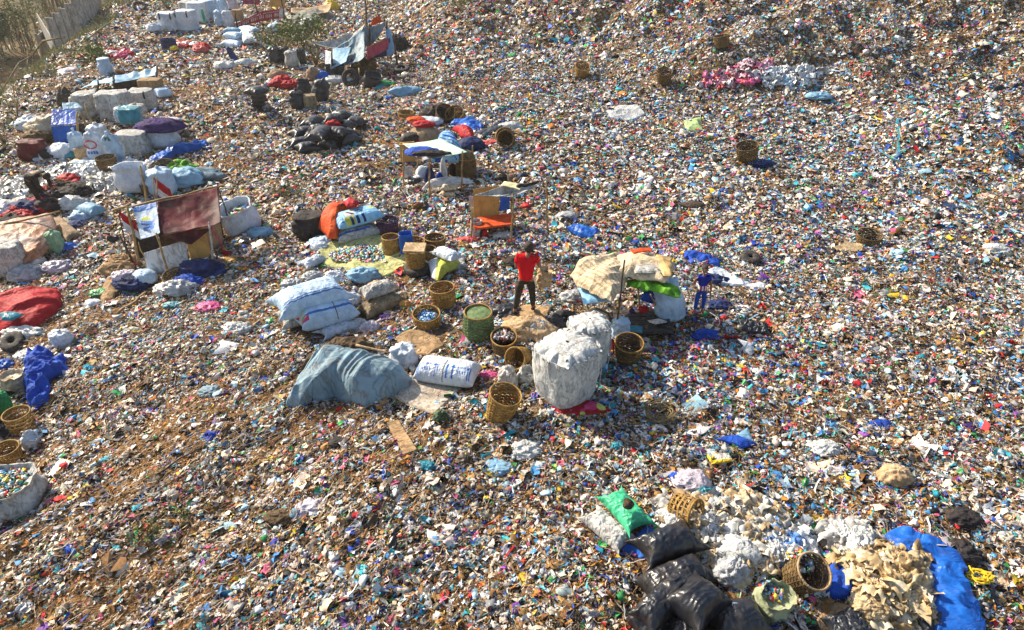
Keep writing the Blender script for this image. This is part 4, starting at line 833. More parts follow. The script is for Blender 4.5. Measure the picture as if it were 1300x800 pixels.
black((936, 412), (978, 416), .42, .14, 'limp black bag right of the coloured plastic patch', m='black2', wr=.06)
stick((992, 420), (1000, 432), .035, 'short thick brown stick right of the limp black bag', 'wood')
tyre(952, 330, .24, 'old tyre lying flat on the slope right of the child', tilt=(R(12), 0)); 
drape([(1055, 316), (1075, 309), (1098, 312), (1094, 320), (1068, 321)], M_['beige'], 'flat sand coloured sheet on the right slope', wr=.03, H=.03, name='sheet', cat='sheet')
basket(1100, 308, .30, .30, M_['dbamboo'], 'dark basket beside the flat sand coloured sheet', tilt=(R(10), 0))
blob(1266, 314, .3, .2, .12, M_['film'], 'white plastic bag near the right edge', wr=.4)
drape([(768, 142), (785, 134), (808, 134), (820, 146), (800, 154), (776, 152)], M_['film'], 'flat pale sheet of plastic on the far slope', wr=.04, H=.05, name='sheet', cat='sheet')
drape([(868, 156), (890, 150), (892, 166), (872, 168)], mat('pale_green_film', (.42, .58, .25)), 'pale green and yellow plastic sheet on the far slope', wr=.04, H=.08, name='sheet', cat='sheet')
drape([(856, 260), (878, 257), (898, 261), (880, 266)], M_['dwood'], 'flat dark brown board on the far slope', wr=.01, H=.03, name='board', cat='board')
for (px, py, l) in ((738, 97, 'upright brown basket far up the slope'), (842, 105, 'brown basket far up the slope above the flat pale sheet'), (948, 205, 'brown basket beside a dark blue bundle on the slope'), (916, 62, 'small brown basket near the top of the slope')):
    basket(px, py, .34, .46, M_['dbamboo'] if py != 97 else M_['bamboo'], l, tilt=(R(random.uniform(-15, 30)), R(random.uniform(-30, 30))), z=.1)
blob(966, 208, .38, .25, .12, M_['navy'], 'dark blue bundle beside a brown basket on the slope', 'cloth', 'crumpled_cloth', wr=.4)
drape([(1137, 152), (1140, 152), (1141, 180), (1143, 203), (1140, 205), (1138, 180)], M_['teal'], 'long turquoise plastic ribbon hanging down the far right mound', wr=.04, name='ribbon', cat='plastic ribbon')
stick((1116, 196), (1140, 212), .02, 'turquoise rope of twisted film low on the far right mound', 'teal', h=(.1, .15))
random.seed(5)
for i in range(7): blob(918 + random.uniform(0, 40), 97 + random.uniform(0, 9), .26, .2, .12, M_[['pink', 'pink', 'print_red', 'film'][i % 4]], ['pink', 'pink', 'light red', 'milky white'][i % 4] + ' plastic bag in the pink patch on the far mound', group='bags in the pink patch on the far mound', wr=.4, ex=False)
for i in range(5): blob(978 + random.uniform(0, 35), 95 + random.uniform(0, 10), .3, .2, .12, M_['film' if i % 3 else 'ltblue'], ['pale blue', 'milky white', 'milky white'][i % 3] + ' plastic bag right of the pink patch on the far mound', group='pale bags right of the pink patch', wr=.4, ex=False)
# ================================================================ CENTRE LEFT: sacks, mat, grey tarp
stripe = lambda a, b: (lambda u, v: ((np.abs(v - a) < b) ).astype(np.int32))
sack((350, 394), (438, 366), .88, .62, M_['bwhite'], 'largest pale blue woven sack, topmost of the big stack left of the grey tarpaulin', z=.25, ears=.12, prints=lambda u, v: ((np.abs(v + .72) < .025) | (np.abs(v + .62) < .02)).astype(np.int32), mats=[M_['print_blue']], wr=.03)
sack((355, 408), (425, 385), .70, .40, M_['greyw'], 'dirty pale sack underneath the largest pale blue sack', z=0, ears=.1)
def pr(u, v):
    r = np.zeros(len(u), np.int32); r[(np.abs(v - .30) < .04) & (np.abs(u) < .6)] = 1; r[(np.abs(v + .5) < .08)] = 1; r[(np.abs(v - .16) < .03) & (np.abs(u) < .5)] = 1
    r[(u < -.80) & (np.abs(np.abs(v + .0) - .3) < .3) & (np.sin(v * 30) > 0)] = 2; r[(u < -.84) & (np.abs(v - .45) < .22)] = 3; r[(u < -.72) & (v < -.6) & (v > -.85)] = 3; r[np.abs(u - .22) < .012] = 4; return r
sack((376, 410), (450, 390), .58, .54, M_['bwhite'], 'round pale sack with a pink diamond and blue stripes, in front of the largest sack', z=.08, a=6, b=2.1, prints=pr, mats=[M_['print_blue'], M_['print_yel'], M_['print_pink'], M_['dwood']], wr=.02)
sack((408, 424), (448, 410), .36, .22, M_['white'], 'small crumpled white sack in front of the pink diamond sack', ears=.35, wr=.05)
blob(470, 414, .20, .17, .14, M_['lilac'], 'white and lilac plastic bag right of the small crumpled white sack', wr=.35)
blob(452, 412, .2, .15, .12, M_['film'], 'white crumpled film between the small white sack and the lilac bag', wr=.45, cat='plastic film', name='plastic_film')
sack((458, 372), (500, 358), .42, .32, M_['greyw'], 'pale speckled sack lying on the brown sack right of the big stack', z=.26, wr=.03)
sack((458, 396), (508, 372), .50, .34, M_['brownw'], 'brownish sack underneath the pale speckled sack', z=0, wr=.03, ears=.1)
blob(445, 378, .20, .18, .14, M_['white'], 'small white bag between the largest sack and the speckled sack', wr=.35, z=.05)
for (px, py, r, m, l) in ((424, 352, .20, 'white', 'pointed white bag behind the largest pale blue sack'), (462, 350, .28, 'ltblue', 'pale blue crumpled bag behind the speckled sack'), (478, 362, .16, 'tan', 'tan cloth bundle between the crumpled blue bag and speckled sack'), (398, 352, .22, 'greyfilm', 'grey film lying behind the big sack stack'), (372, 360, .2, 'greyfilm', 'grey film scrap left of the big sack stack')):
    blob(px, py, r * 1.1, r * .8, r * .7, M_[m], l, wr=.4)
sack((384, 336), (410, 324), .34, .24, M_['white'], 'small white sack left of the yellow green mat', wr=.04, ears=.2)
blob(407, 313, .20, .16, .13, M_['white'], 'white bag left of the yellow green mat behind the small white sack', wr=.35)
blob(515, 387, .12, .09, .12, M_['oranget'], 'orange plastic scrap at the foot of the brownish sack', 'plastic scrap', 'plastic_scrap', wr=.4)
blob(490, 402, .18, .12, .06, M_['violet'], 'purple cloth scrap below the brownish sack', 'cloth', 'cloth_scrap', wr=.4)
# grey-blue tarpaulin over a heap
def tarp_topo(X, Y, Rr, Hh):
    return np.where(Rr < 1, .62 * np.clip(1 - Rr ** 2.2, 0, 1) ** .75, 0) * (1 + .18 * noise(X * .9, Y * .9, 3))
drape([(365, 516), (372, 498), (388, 470), (398, 462), (430, 456), (470, 456), (505, 468), (526, 486), (520, 496), (496, 506), (462, 517), (440, 512), (425, 508), (402, 512), (380, 518)], M_['greyt'], 'large grey blue tarpaulin draped over a heap in the centre left', H=.6, wr=.105, fr=5.2, name='tarpaulin', cat='tarpaulin', aniso=1.15, adir=R(68), nr=110, ns=420, topo=tarp_topo)
drape([(384, 470), (400, 450), (432, 436), (462, 434), (480, 446), (450, 462), (410, 472)], M_['brown'], 'brown and yellow rotten cloth showing behind the grey blue tarpaulin', H=.26, wr=.08, fr=5, name='cloth', cat='cloth', nr=40)
p = GH(452, 438, .72); q = GH(495, 448, .62); o = pole(p, q, .022, M_['wood'], None, 'wooden_stick', 6, 'short wooden stick lying on top of the grey blue tarpaulin', 'stick', w=.004)
upbag(513, 462, .48, .44, .46, M_['white'], 'white tied plastic sack touching the right end of the grey tarpaulin', n=2.1, wr=.04)
def pr2(u, v):
    r = np.zeros(len(u), np.int32); s_ = (v < -.18) & (v > -.95)
    for c in (-.90, -.84, -.28, .10, .30, .80, .88): r[(np.abs(u - c) < .018) & s_] = 1
    t = s_ & (v > -.42) & (v < -.32) & (np.abs(np.abs(u) - .5) < .28) & (np.sin(u * 110) > -.4); r[t] = 1
    t = s_ & (v > -.75) & (v < -.55) & (((u > -.75) & (u < -.42)) | ((u > .42) & (u < .72))) & (np.sin(u * 75 + v * 12) > .1); r[t] = 1
    t = s_ & (v > -.72) & (v < -.48) & (np.abs(u + .16) < .07) & (np.sin(u * 90) > 0); r[t] = 1
    r[np.abs(v - .22) < .012] = 2; r[(np.abs(u) < .006) & (v < .22)] = 2
    return r
sack((531, 463), (606, 473), .64, .46, M_['white'], 'clean white sack with blue printing lying left of the lone yellow basket', z=.04, a=8, b=2.3, prints=pr2, mats=[M_['print_blue'], M_['dwood']], wr=.018, pinch=.04, roll=.0)
drape([(501, 506), (528, 482), (586, 494), (552, 528)], mat('pale_board', (.52, .46, .38), (.42, .35, .28), .8, 5, .2, 12, .2, .4), 'pale square cardboard sheet in front of the printed white sack', wr=.01, name='cardboard', cat='cardboard', exf=.62, lift=.05, H=.0)
drape([(491, 538), (506, 535), (531, 574), (514, 580)], M_['card'], 'narrow brown cardboard strip below the pale cardboard sheet', wr=.012, name='cardboard', cat='cardboard', lift=.05, exf=.8)
drape([(503, 430), (520, 420), (550, 425), (565, 440), (545, 452), (515, 450)], M_['card'], 'brown cardboard layer behind the printed white sack', wr=.02, name='cardboard', cat='cardboard', lift=.04, exf=.8)
drape([(545, 416), (572, 412), (580, 424), (556, 430)], M_['dwood'], 'small brown board between the low basket and the printed sack', wr=.01, name='board', cat='board', lift=.04)
blob(582, 478, .16, .12, .05, M_['violet'], 'purple cloth scrap right of the printed white sack', 'cloth', 'cloth_scrap', wr=.4); EXC.pop()
blob(622, 474, .17, .10, .06, M_['pink'], 'magenta cloth scrap left of the small tied cream sack', 'cloth', 'cloth_scrap', wr=.4)
# baskets of the centre
basket(543, 412, .27, .34, M_['bamboo'], 'low wide bamboo basket holding blue scraps', tilt=(R(10), 0), taper=.9)
g = G(543, 412); bits(g.x, g.y, g.z + .22, .20, .04, 150, .03, .09, 'blue plastic scraps inside the low wide basket', pal=[(.1, .3, .6), (.2, .45, .65), (.05, .2, .5), (.5, .6, .7)])
basket(565, 388, .26, .50, M_['bamboo'], 'tall bamboo basket behind the low wide basket', tilt=(R(5), R(-4)), taper=.86)
tyre(531, 346, .33, 'old tyre under the basket covered with cardboard', tilt=(R(3), 0), z=.02)
basket(529, 346, .25, .52, M_['bamboo'], 'bamboo basket covered with cardboard standing in a tyre', taper=.85, z=.06)
g = G(529, 346); o = build('cardboard', *boxV((0, 0, 0), (.50, .38, .06), rz=-.05, rx=.1), M_['tan']); o.location = g + Vector((0, 0, .62)); tag(o, 'folded tan cardboard lid on the basket standing in a tyre', 'cardboard')
basket(527, 322, .27, .36, M_['bamboo'], 'bamboo basket behind the cardboard covered one', taper=.86)
basket(553, 316, .27, .34, M_['dbamboo'], 'dark rimmed bamboo basket behind the sack with yellow cloth', taper=.86, band=M_['bamboo'])
basket(498, 322, .22, .44, M_['bamboo'], 'narrow bamboo basket left of the blue bin', taper=.9); basket(545, 332, .2, .38, M_['dbamboo'], 'small dark basket between the covered basket and the rimmed one', taper=.9)
basket(493, 296, .28, .44, M_['purple'], 'dark purple plastic basket right of the printed sacks', taper=.85, band=M_['violet'])
V, F = roundV(.34, .26, .56, n=6, prof='bale', wr=.004, top='open', topd=.8); o = build('blue_bin', V, F, M_['blue'], None, True); g = G(517, 322); o.location = g; o.rotation_euler = (.03, 0, .2); tag(o, 'tall open blue bin between the bamboo baskets', 'bin'); excl(g.x, g.y, .2)
drape([(486, 308), (500, 300), (520, 318), (512, 326)], M_['blue'], 'blue sheet on the ground below the purple basket', wr=.02, name='plastic_sheet', cat='plastic sheet')
drape([(402, 318), (470, 298), (478, 297), (516, 322), (519, 338), (492, 352), (470, 350), (452, 346), (412, 336)], M_['mat'], 'yellow green woven mat spread in front of the printed sacks', wr=.022, fr=2.5, name='ground_mat', cat='mat', lift=.06, exf=.97, nr=30, ns=120)
g = G(462, 325); bits(g.x, g.y, g.z + .05, (.85, .5), .10, 1100, .03, .10, 'sorted coloured plastic spread on the yellow green mat')
def pr3(u, v):
    r = np.zeros(len(u), np.int32); r[(np.abs(u + .35) < .22) & (np.abs(v + .15) < .38)] = 1; r[(np.abs(u + .32 + .4 * (v + .15)) < .07) & (np.abs(v + .15) < .28)] = 2
    r[(v < -.52) & (np.abs(u + .45) < .22)] = 3; r[(v < -.60) & (np.abs(np.mod(u * 4, 1) - .5) < .22) & (u > -.5) & (u < .2)] = 2; r[(u > .55) & (np.abs(v - .9 * (u - .65)) < .16)] = 3
    c = (np.abs(np.abs(u - .08) + np.abs(v + .1) * .8 - .16) < .03); r[c] = 2; r[(v > .45) & (np.abs(np.hypot(u - .35, (v - .7) * .6) - .14) < .025)] = 2; r[(u < -.72) & (np.sin(v * 22) > .55)] = 4; return r
sack((424, 284), (482, 268), .72, .40, M_['sky'], 'sky blue sack printed with a sailing picture, topmost above the mat', z=.34, a=5, b=2.6, prints=pr3, mats=[M_['print_white'], M_['navy'], M_['print_yel'], M_['print_blue']], wr=.02, pinch=.06)
sack((424, 302), (482, 288), .58, .36, M_['greyw'], 'grey blue sack with a blue stripe below the printed sky blue sack', z=0, prints=lambda u, v: ((np.abs(v + .55) < .12) & (u < .5)).astype(np.int32), mats=[M_['print_blue']], wr=.03)
upbag(396, 298, .92, .66, .60, M_['dark'], 'big dark brown cloth bundle left of the printed sacks', n=2.2, wr=.04, top='flat', prof='sack', folds=16, rz=.2)
sack((392, 310), (423, 302), .40, .26, M_['bwhite'], 'pale sack squeezed under the dark cloth bundle', z=0)
drape([(402, 276), (412, 262), (432, 254), (452, 254), (456, 262), (436, 270), (426, 290), (416, 290)], M_['orange'], 'bright orange cloth heaped behind the dark bundle', H=.20, wr=.05, name='cloth', cat='cloth', plane=.55, droop=.35)
drape([(436, 259), (444, 251), (456, 256), (452, 262), (440, 264)], M_['red'], 'small red cloth at the tip of the orange cloth', H=.12, wr=.03, plane=.78, name='cloth', cat='cloth')
blob(447, 258, .32, .08, .05, M_['dark'], 'dark curved rag on top of the printed sky blue sack', 'rag', 'rag', z=.72, rot=.2, wr=.1, ex=False)
sack((545, 342), (594, 330), .46, .26, M_['greyw'], 'pale sack under the yellow patterned cloth', z=0)
drape([(543, 330), (560, 322), (585, 324), (580, 332), (565, 340), (556, 350), (548, 346)], M_['yellow'].copy() if False else M_['mat'], 'yellow and white patterned cloth on the pale sack', H=.06, wr=.03, plane=.30, droop=.15, name='cloth', cat='cloth', mats=[M_['print_yel'], M_['white']], prints=lambda x, y, r: np.where(x < -.15, 2, 1))
sack((555, 316), (580, 326), .34, .26, M_['white'], 'clean white sack on top of the yellow patterned cloth', z=.40, ears=.12, pinch=.05)
# ================================================================ SHELTERS IN THE MIDDLE DISTANCE
# A: low frame with ochre panel and orange bench
g0 = G(628, 300); s2 = thing('shelter', g0, 'small pole shelter with ochre side panel and orange bench', 'shelter')
P4 = {}
for k, (bx, by, tx, ty) in dict(a=(598, 304, 599, 262), b=(650, 310, 651, 246), c=(695, 290, 694, 228), d=(645, 262, 645, 222)).items():
    q = G(bx, by); t_ = A(tx, ty, q); P4[k] = (q, t_); under(pole(q - Vector((0, 0, .1)), t_, .028, M_['pole']), s2)
ra = GH(602, 247, 1.35); rb = GH(652, 250, 1.3); rc = GH(690, 232, 1.5); rd = GH(640, 236, 1.5)
panel((ra, rb, rc, rd), M_['greyw'], s2, 'roof_sheet', sag=.05, wr=.06, fr=4)
panel((GH(636, 236, 1.58), GH(660, 242, 1.58), GH(664, 236, 1.58), GH(640, 231, 1.58)), mat('pale_yellow_film', (.62, .60, .36)), s2, 'yellow_sheet', wr=.03)
under(pole(GH(657, 237, 1.62), GH(683, 231, 1.62), .045, M_['dark'], name='roof_weight'), s2)
fb = G(600, 291); fr_ = G(634, 283); panel((fb + Vector((0, 0, .05)), fr_ + Vector((0, 0, .05)), fr_ + Vector((0, 0, 1.1)), fb + Vector((.05, .05, 1.15))), M_['oranget'], s2, 'side_panel', wr=.012)
fb = G(634, 284); fr_ = G(647, 281); panel((fb + Vector((0, 0, .4)), fr_ + Vector((0, 0, .35)), fr_ + Vector((0, 0, .95)), fb + Vector((.05, .05, 1.0))), M_['blue'], s2, 'blue_panel', wr=.012)
q = GH(628, 281, .35); o = build('bench_seat', *merge([boxV((q.x + (k - 1) * .04, q.y + (k - 1) * .24, q.z), (1.0, .20, .05), rz=.28) for k in range(3)]), M_['orange']); under(o, s2)
under(pole(GH(648, 256, .9), G(652, 292), .02, M_['pole'], name='strut'), s2)
V, F = roundV(.30, .30, .44, n=2, prof='bale', wr=.002, top='open', topd=.8); o = build('bucket', V, F, M_['greyw'], None, True); g = G(605, 300); o.location = g; tag(o, 'tall white bucket at the left foot of the ochre panel shelter', 'bucket'); excl(g.x, g.y, .16)
blob(612, 296, .10, .08, .22, M_['dark'], 'dark rolled cloth behind the tall white bucket', 'cloth', 'rolled_cloth', wr=.2); blob(616, 298, .07, .06, .20, M_['red'], 'red cloth hanging beside the tall white bucket', 'cloth', 'hanging_cloth', wr=.2)
sack((625, 300), (650, 298), .3, .16, M_['greyw'], 'flat greyish sack in front of the orange bench'); blob(650, 306, .11, .1, .1, M_['red'], 'red plastic ball at the front pole of the ochre panel shelter', wr=.2)
panel((GH(595, 262, .75) , GH(600, 262, .75), GH(601, 250, 1.2), GH(596, 250, 1.2)), M_['lilac'], None, 'hanging_cloth', wr=.03, label='lilac flowered cloth hanging at the left pole of the ochre panel shelter', cat='cloth')
blob(637, 226, .2, .15, .16, M_['dark'], 'black bag behind the ochre panel shelter', wr=.3)
blob(593, 304, .26, .15, .08, M_['print_red'], 'red and orange rags on the ground left of the tall bucket', 'rag', 'rag', wr=.4)
# B: table shelter with striped blanket
g0 = G(560, 232); s3 = thing('shelter', g0, 'table shaped pole shelter with pale canopy carrying blue cloths', 'shelter')
for (bx, by, tx, ty) in ((513, 236, 512, 190), (545, 250, 546, 196), (586, 244, 587, 192), (600, 216, 600, 185), (530, 214, 530, 182)):
    q = G(bx, by); under(pole(q - Vector((0, 0, .1)), A(tx, ty, q), .03, M_['pole']), s3)
c1, c2, c3, c4 = GH(511, 184, 1.15), GH(547, 202, 1.15), GH(594, 194, 1.2), GH(560, 176, 1.2)
panel((c1, c2, c3, c4), mat('pale_mint_sheet', (.62, .66, .56), (.34, .56, .46)), s3, 'canopy', sag=.02, wr=.03)
blob(536, 192, .42, .26, .12, M_['cobalt'], 'blue cloth heap on the pale canopy', 'cloth', 'cloth_heap', z=1.12, wr=.35, ex=False)
blob(548, 194, .45, .14, .08, M_['dark'], 'dark rags on the front of the pale canopy', 'rag', 'rag', z=1.25, wr=.35, ex=False)
def blk(x, y, r):
    t = np.mod((y + .35 * x) * 4.2, 1); return np.where(t < .35, 1, np.where((t > .6) & (t < .68), 1, 0))
drape([(546, 190), (553, 176), (566, 170), (580, 174), (590, 192), (578, 194), (562, 192)], M_['sky'], 'light blue blanket with navy stripes covering a hump behind the canopy', H=.42, wr=.03, plane=.85, name='blanket', cat='blanket', mats=[M_['cobalt']], prints=blk, nr=40, ns=140, droop=.3)
for (px, py, r, m, l) in ((540, 172, .62, 'khaki', 'large beige bundle left of the striped blanket'), (523, 176, .4, 'dark', 'dark bundle at the left end of the beige bundle'), (598, 184, .45, 'navy', 'dark navy bag right of the striped blanket'), (530, 180, .25, 'red', 'red cloth in front of the beige bundle'), (549, 178, .3, 'black2', 'black bag between the beige bundle and the striped blanket')):
    blob(px, py, r, r * .7, r * .62, M_[m], l, 'bundle', 'cloth_bundle', wr=.2)
drape([(574, 166), (590, 162), (602, 170), (600, 180), (586, 176)], M_['red'], 'dark red cloth lying between the striped blanket and the navy bag', H=.3, wr=.05, name='cloth', cat='cloth', plane=.2)
drape([(570, 160), (580, 152), (602, 150), (612, 158), (604, 168), (584, 162)], M_['blue'], 'blue tarp spread behind the dark red cloth', H=.12, wr=.07, fr=3, name='tarpaulin', cat='tarpaulin')
blob(528, 152, .3, .22, .12, M_['orange'], 'orange cloth behind the beige bundle', 'cloth', 'cloth_scrap', wr=.3, z=.3); blob(538, 158, .35, .22, .14, M_['red'], 'crimson cloth on the beige bundle', 'cloth', 'cloth_scrap', z=.5, wr=.3, ex=False); blob(544, 154, .5, .3, .16, M_['white'], 'white sheet bundled behind the beige bundle', 'bundle', 'cloth_bundle', wr=.3)
basket(516, 150, .34, .3, M_['bamboo'], 'small round basket behind the beige bundle, leftmost of the row'); basket(562, 152, .38, .5, M_['dbamboo'], 'dark basket in the row behind the striped blanket', tilt=(R(30), R(20))); basket(582, 151, .38, .5, M_['bamboo'], 'yellow tilted basket in the row behind the striped blanket', tilt=(R(40), R(-20)))
blob(551, 145, .45, .3, .3, M_['dark'], 'dark heap of rags between the baskets behind the striped blanket', 'rag', 'rag_heap', wr=.4)
basket(592, 224, .31, .66, M_['dbamboo'], 'upright basket with conical top at the right of the canopy', taper=1.1, band=M_['bamboo'])
V, F = blobV(.30, .30, .26, wr=.03, flat=.9, ns=30); o = build('cap', V, F, M_['dbamboo'], None, True); o.location = (0, 0, .62); o.parent = [q for q in COL.objects if q.get('label', '').startswith('upright basket with conical')][0]
q = [GH(534, 243, .1), GH(588, 235, .1), GH(600, 230, .1), GH(552, 228, .1)]
panel((GH(535, 241, .1), GH(603, 233, .12), GH(582, 225, .3), GH(548, 228, .3)), M_['board'], None, 'white_board', sag=-.08, wr=.01, label='bent white board lying in front of the pale canopy shelter', cat='board')
sack((558, 246), (582, 246), .34, .16, M_['cream'], 'lower pale cushion in front of the bent white board'); sack((560, 239), (582, 238), .34, .16, M_['cream'], 'upper pale cushion stacked in front of the bent white board', z=.16)
o = build('plastic_box', *merge([boxV((0, 0, .3), (.46, .04, .6), rz=.2), boxV((0, .2, .3), (.46, .04, .6), rz=.2), boxV((0, .1, .05), (.46, .2, .04), rz=.2)]), M_['oranget']); o.location = G(518, 208) + Vector((0, 0, .05)); tag(o, 'orange open crate under the left side of the pale canopy', 'crate')
panel((G(513, 228), G(524, 226), GH(524, 211, .6), GH(513, 212, .6)), M_['white'], None, 'white_sheet', wr=.04, label='white sheet hanging at the left pole of the pale canopy shelter', cat='sheet')
sack((518, 232), (535, 228), .26, .2, M_['black2'], 'black roll lying under the left side of the pale canopy')
for (px, py, r, h, m, l) in ((545, 222, .18, .5, 'navy', 'dark blue cloth hanging under the pale canopy'), (563, 216, .12, .66, 'board', 'white upright board under the pale canopy'), (575, 216, .2, .36, 'dark', 'dark bag under the right side of the pale canopy'), (558, 224, .14, .3, 'cobalt', 'cobalt bag at the foot of the white upright board'), (537, 218, .24, .3, 'white', 'white plastic bag under the middle of the canopy')):
    blob(px, py, r, r * .7, h, M_[m], l, 'bag' if 'bag' in l else ('board' if 'board' in l else 'cloth'), 'board' if 'board' in l else 'bundle', wr=.12, flat=.9)
basket(638, 178, .29, .46, M_['bamboo'], 'yellow basket lying right of the blue tarp', tilt=(R(70), R(30)), dense=True, z=.2); basket(646, 184, .29, .46, M_['dbamboo'], 'brown basket lying in front of the yellow one right of the blue tarp', tilt=(R(60), R(-30)), z=.2)
net(652, 172, .4, M_['straw'], 'ball of dry cane right of the lying baskets'); blob(648, 160, .4, .25, .2, M_['film'], 'white bag behind the lying baskets', wr=.35)
black((606, 174), (640, 156), .5, .1, 'long flat black sheet left of the lying baskets', m='black2', wr=.05); blob(624, 181, .3, .16, .1, M_['print_red'], 'red rag at the foot of the lying baskets', 'rag', 'rag', wr=.4)
# ================================================================ BLACK BAG PILES
PILE = 'black bags in the pile of the middle distance'
rows = [((366, 181), (400, 177), .0), ((376, 188), (404, 184), .0), ((408, 180), (432, 182), .0), ((432, 180), (455, 174), 0), ((384, 173), (418, 168), .0), ((394, 166), (412, 162), .3), ((414, 166), (440, 168), .32), ((370, 172), (398, 164), .0),
        ((388, 160), (404, 148), 0), ((412, 152), (436, 150), .35), ((430, 158), (448, 160), .1), ((440, 152), (462, 156), 0), ((425, 143), (440, 148), 0), ((398, 172), (414, 158), .5), ((436, 166), (448, 172), .1)]
nm = ['leftmost at the front', 'front row, second from the left', 'front row, square one', 'front row, rightmost with points', 'second row, left', 'standing knotted on top left', 'second row, on top in the middle', 'far left end', 'back left, slender', 'back, topmost and pale edged', 'back right behind the red rag', 'far right end', 'rearmost', 'knotted in the middle', 'right side, small']
for (a, b, z), l in zip(rows, nm): black(a, b, .60, .40, 'black bag in the middle distance pile, ' + l, z=z, group=PILE, m='black2', ears=.22, wr=.03, a=3.5, b=2.4)
blob(423, 157, .22, .16, .14, M_['red'], 'red rag among the black bags of the middle distance pile', 'rag', 'rag', z=.45, wr=.4, ex=False)
for i, (a, b, z, l) in enumerate((((318, 131), (338, 128), 0, 'lowest'), ((315, 126), (337, 122), .3, 'second lowest'), ((315, 121), (335, 118), .6, 'third'), ((316, 117), (334, 112), .85, 'topmost'))):
    black(a, b, .66, .36, 'black bag in the small stack left of the paper box, ' + l, z=z, group='stack of four black bags', m='black2')
upbag(379, 138, .55, .45, .75, M_['black2'], 'standing black sack left of the pale box', n=3, wr=.03); upbag(404, 130, .65, .5, .95, M_['black2'], 'leaning black sack right of the pale box', n=3, wr=.03, tilt=(.0, .35)); upbag(388, 124, .5, .5, .75, M_['black2'], 'open topped black sack behind the pale box', n=3, wr=.03, top='open', topd=.3)
o = upbag(395, 137, .50, .42, .52, M_['brownw'], 'pale brown box between the black sacks', n=8, wr=.01, top='flat', prof='bale', rz=.2, name='box', cat='box')
for (px, py, m, l) in ((350, 80, 'black2', 'left black sack of the row of four below the dry bushes'), (361, 79, 'black2', 'second black sack of the row of four below the dry bushes'), (372, 85, 'greyw', 'dirty white sack in the row of four below the dry bushes'), (382, 82, 'black2', 'right black sack of the row of four below the dry bushes')):
    upbag(px, py, .60, .5, .78, M_[m], l, n=2.4, wr=.03)
random.seed(9)
for i, (px, py) in enumerate(((352, 106), (364, 108), (358, 101), (372, 107), (381, 106))): blob(px, py, .35, .28, .22, M_['red'], 'red bag in the small heap above the black sacks', group='red bags above the black sacks', wr=.3)
blob(352, 96, .4, .3, .3, M_['khaki'], 'grey brown bag above the small heap of red bags', wr=.3); blob(407, 97, .4, .3, .3, M_['blue'], 'bright blue bag left of the grey tent', wr=.35)
blob(428, 102, .6, .3, .2, M_['film'], 'white film left of the tyre under the grey tent', wr=.4, cat='plastic film', name='plastic_film')
# ================================================================ GREY TENT, top centre
g0 = G(450, 92); t4 = thing('tent', g0, 'long sagging grey blue tarpaulin tent at the top centre left', 'tent')
pl = [(422, 100, 421, 66), (446, 96, 446, 74), (470, 82, 469, 30), (497, 78, 490, 27), (505, 84, 499, 42)]
TT = []
for (bx, by, tx, ty) in pl:
    q = G(bx, by); t_ = A(tx, ty, q); TT.append(t_); under(pole(q - Vector((0, 0, .1)), t_, .05, M_['dwood']), t4)
q = G(468, 80); under(pole(q, A(463, -6, q), .06, M_['bark'], name='tall_pole'), t4)
d0 = G(424, 92); d1 = G(495, 76); dm = G(462, 82)
TL, TM, TR = A(423, 62, d0), A(463, 34, dm), A(490, 27, d1)
f0, fm, f1 = G(422, 102), G(452, 98), G(480, 90)
BL, BM = A(421, 88, f0), A(463, 73, fm)
panel((BL, BM, TM, TL), M_['greyt'], t4, 'front_sheet', sag=.25, wr=.10, fr=5, n=34)
panel((A(462, 60, dm), A(480, 46, G(482, 82)), TR, TM), M_['greyt'], t4, 'front_sheet', sag=.2, wr=.10, fr=5)
panel((A(492, 74, G(494, 84)), A(502, 66, G(503, 84)), A(497, 40, d1), A(489, 28, d1)), M_['ltblue'], t4, 'side_sheet', sag=.0, wr=.08, fr=4)
panel((A(421, 88, f0), A(440, 78, f0), A(446, 60, d0), A(423, 62, d0)), M_['ltblue'], t4, 'light_patch', wr=.04).location.y -= .06
def lett(u, v): return ((np.abs(v - .5) < .22) & (np.sin(u * 60) > .1) & (np.sin(u * 21 + 1) > -.7)).astype(np.int32)
panel((A(466, 76, fm), A(493, 62, G(490, 90)), A(493, 47, G(490, 90)), A(466, 60, fm)), mat('faded_red_banner', (.36, .06, .10), (.26, .05, .08)), t4, 'red_banner', sag=.04, wr=.03, mats=[M_['print_pink']], prints=lett, n=60)
panel((A(468, 76, G(470, 84)), A(495, 70, G(494, 82)), A(495, 48, G(494, 82)), A(468, 62, G(470, 84))), M_['navy'], t4, 'dark_back_sheet', wr=.05)
panel((A(388, 52, G(412, 88)), A(440, 62, G(440, 88)), A(464, 30, dm), A(440, 44, dm)), M_['greyw'], t4, 'back_sheet', sag=.3, wr=.06)
panel((A(412, 90, G(412, 96)), A(421, 88, f0), A(421, 66, f0), A(414, 64, G(412, 96))), M_['white'], t4, 'white_flap', wr=.04)
panel((A(470, 33, dm), A(486, 28, dm), A(482, 20, dm), A(474, 23, dm)), M_['orange'], t4, 'orange_cloth', wr=.06)
q = G(427, 100); o = build('black_panel', *boxV((q.x, q.y, q.z + .35), (.85, .05, .62), rz=.25), M_['soil']); under(o, t4)
for (px, py, l) in ((458, 92, 'brown basket under the grey tent, left one'), (468, 90, 'brown basket under the grey tent, right one')): basket(px, py, .4, .55, M_['dbamboo'], l, tilt=(R(20), R(10)))
tyre(447, 109, .40, 'old tyre standing in front of the grey tent', tilt=(R(68), 0), z=.34); tyre(510, 89, .38, 'old tyre lying right of the grey tent', tilt=(R(10), 0))
stick((457, 108), (457, 100), .04, 'short wooden post right of the standing tyre', 'wood', h=(.0, .5))
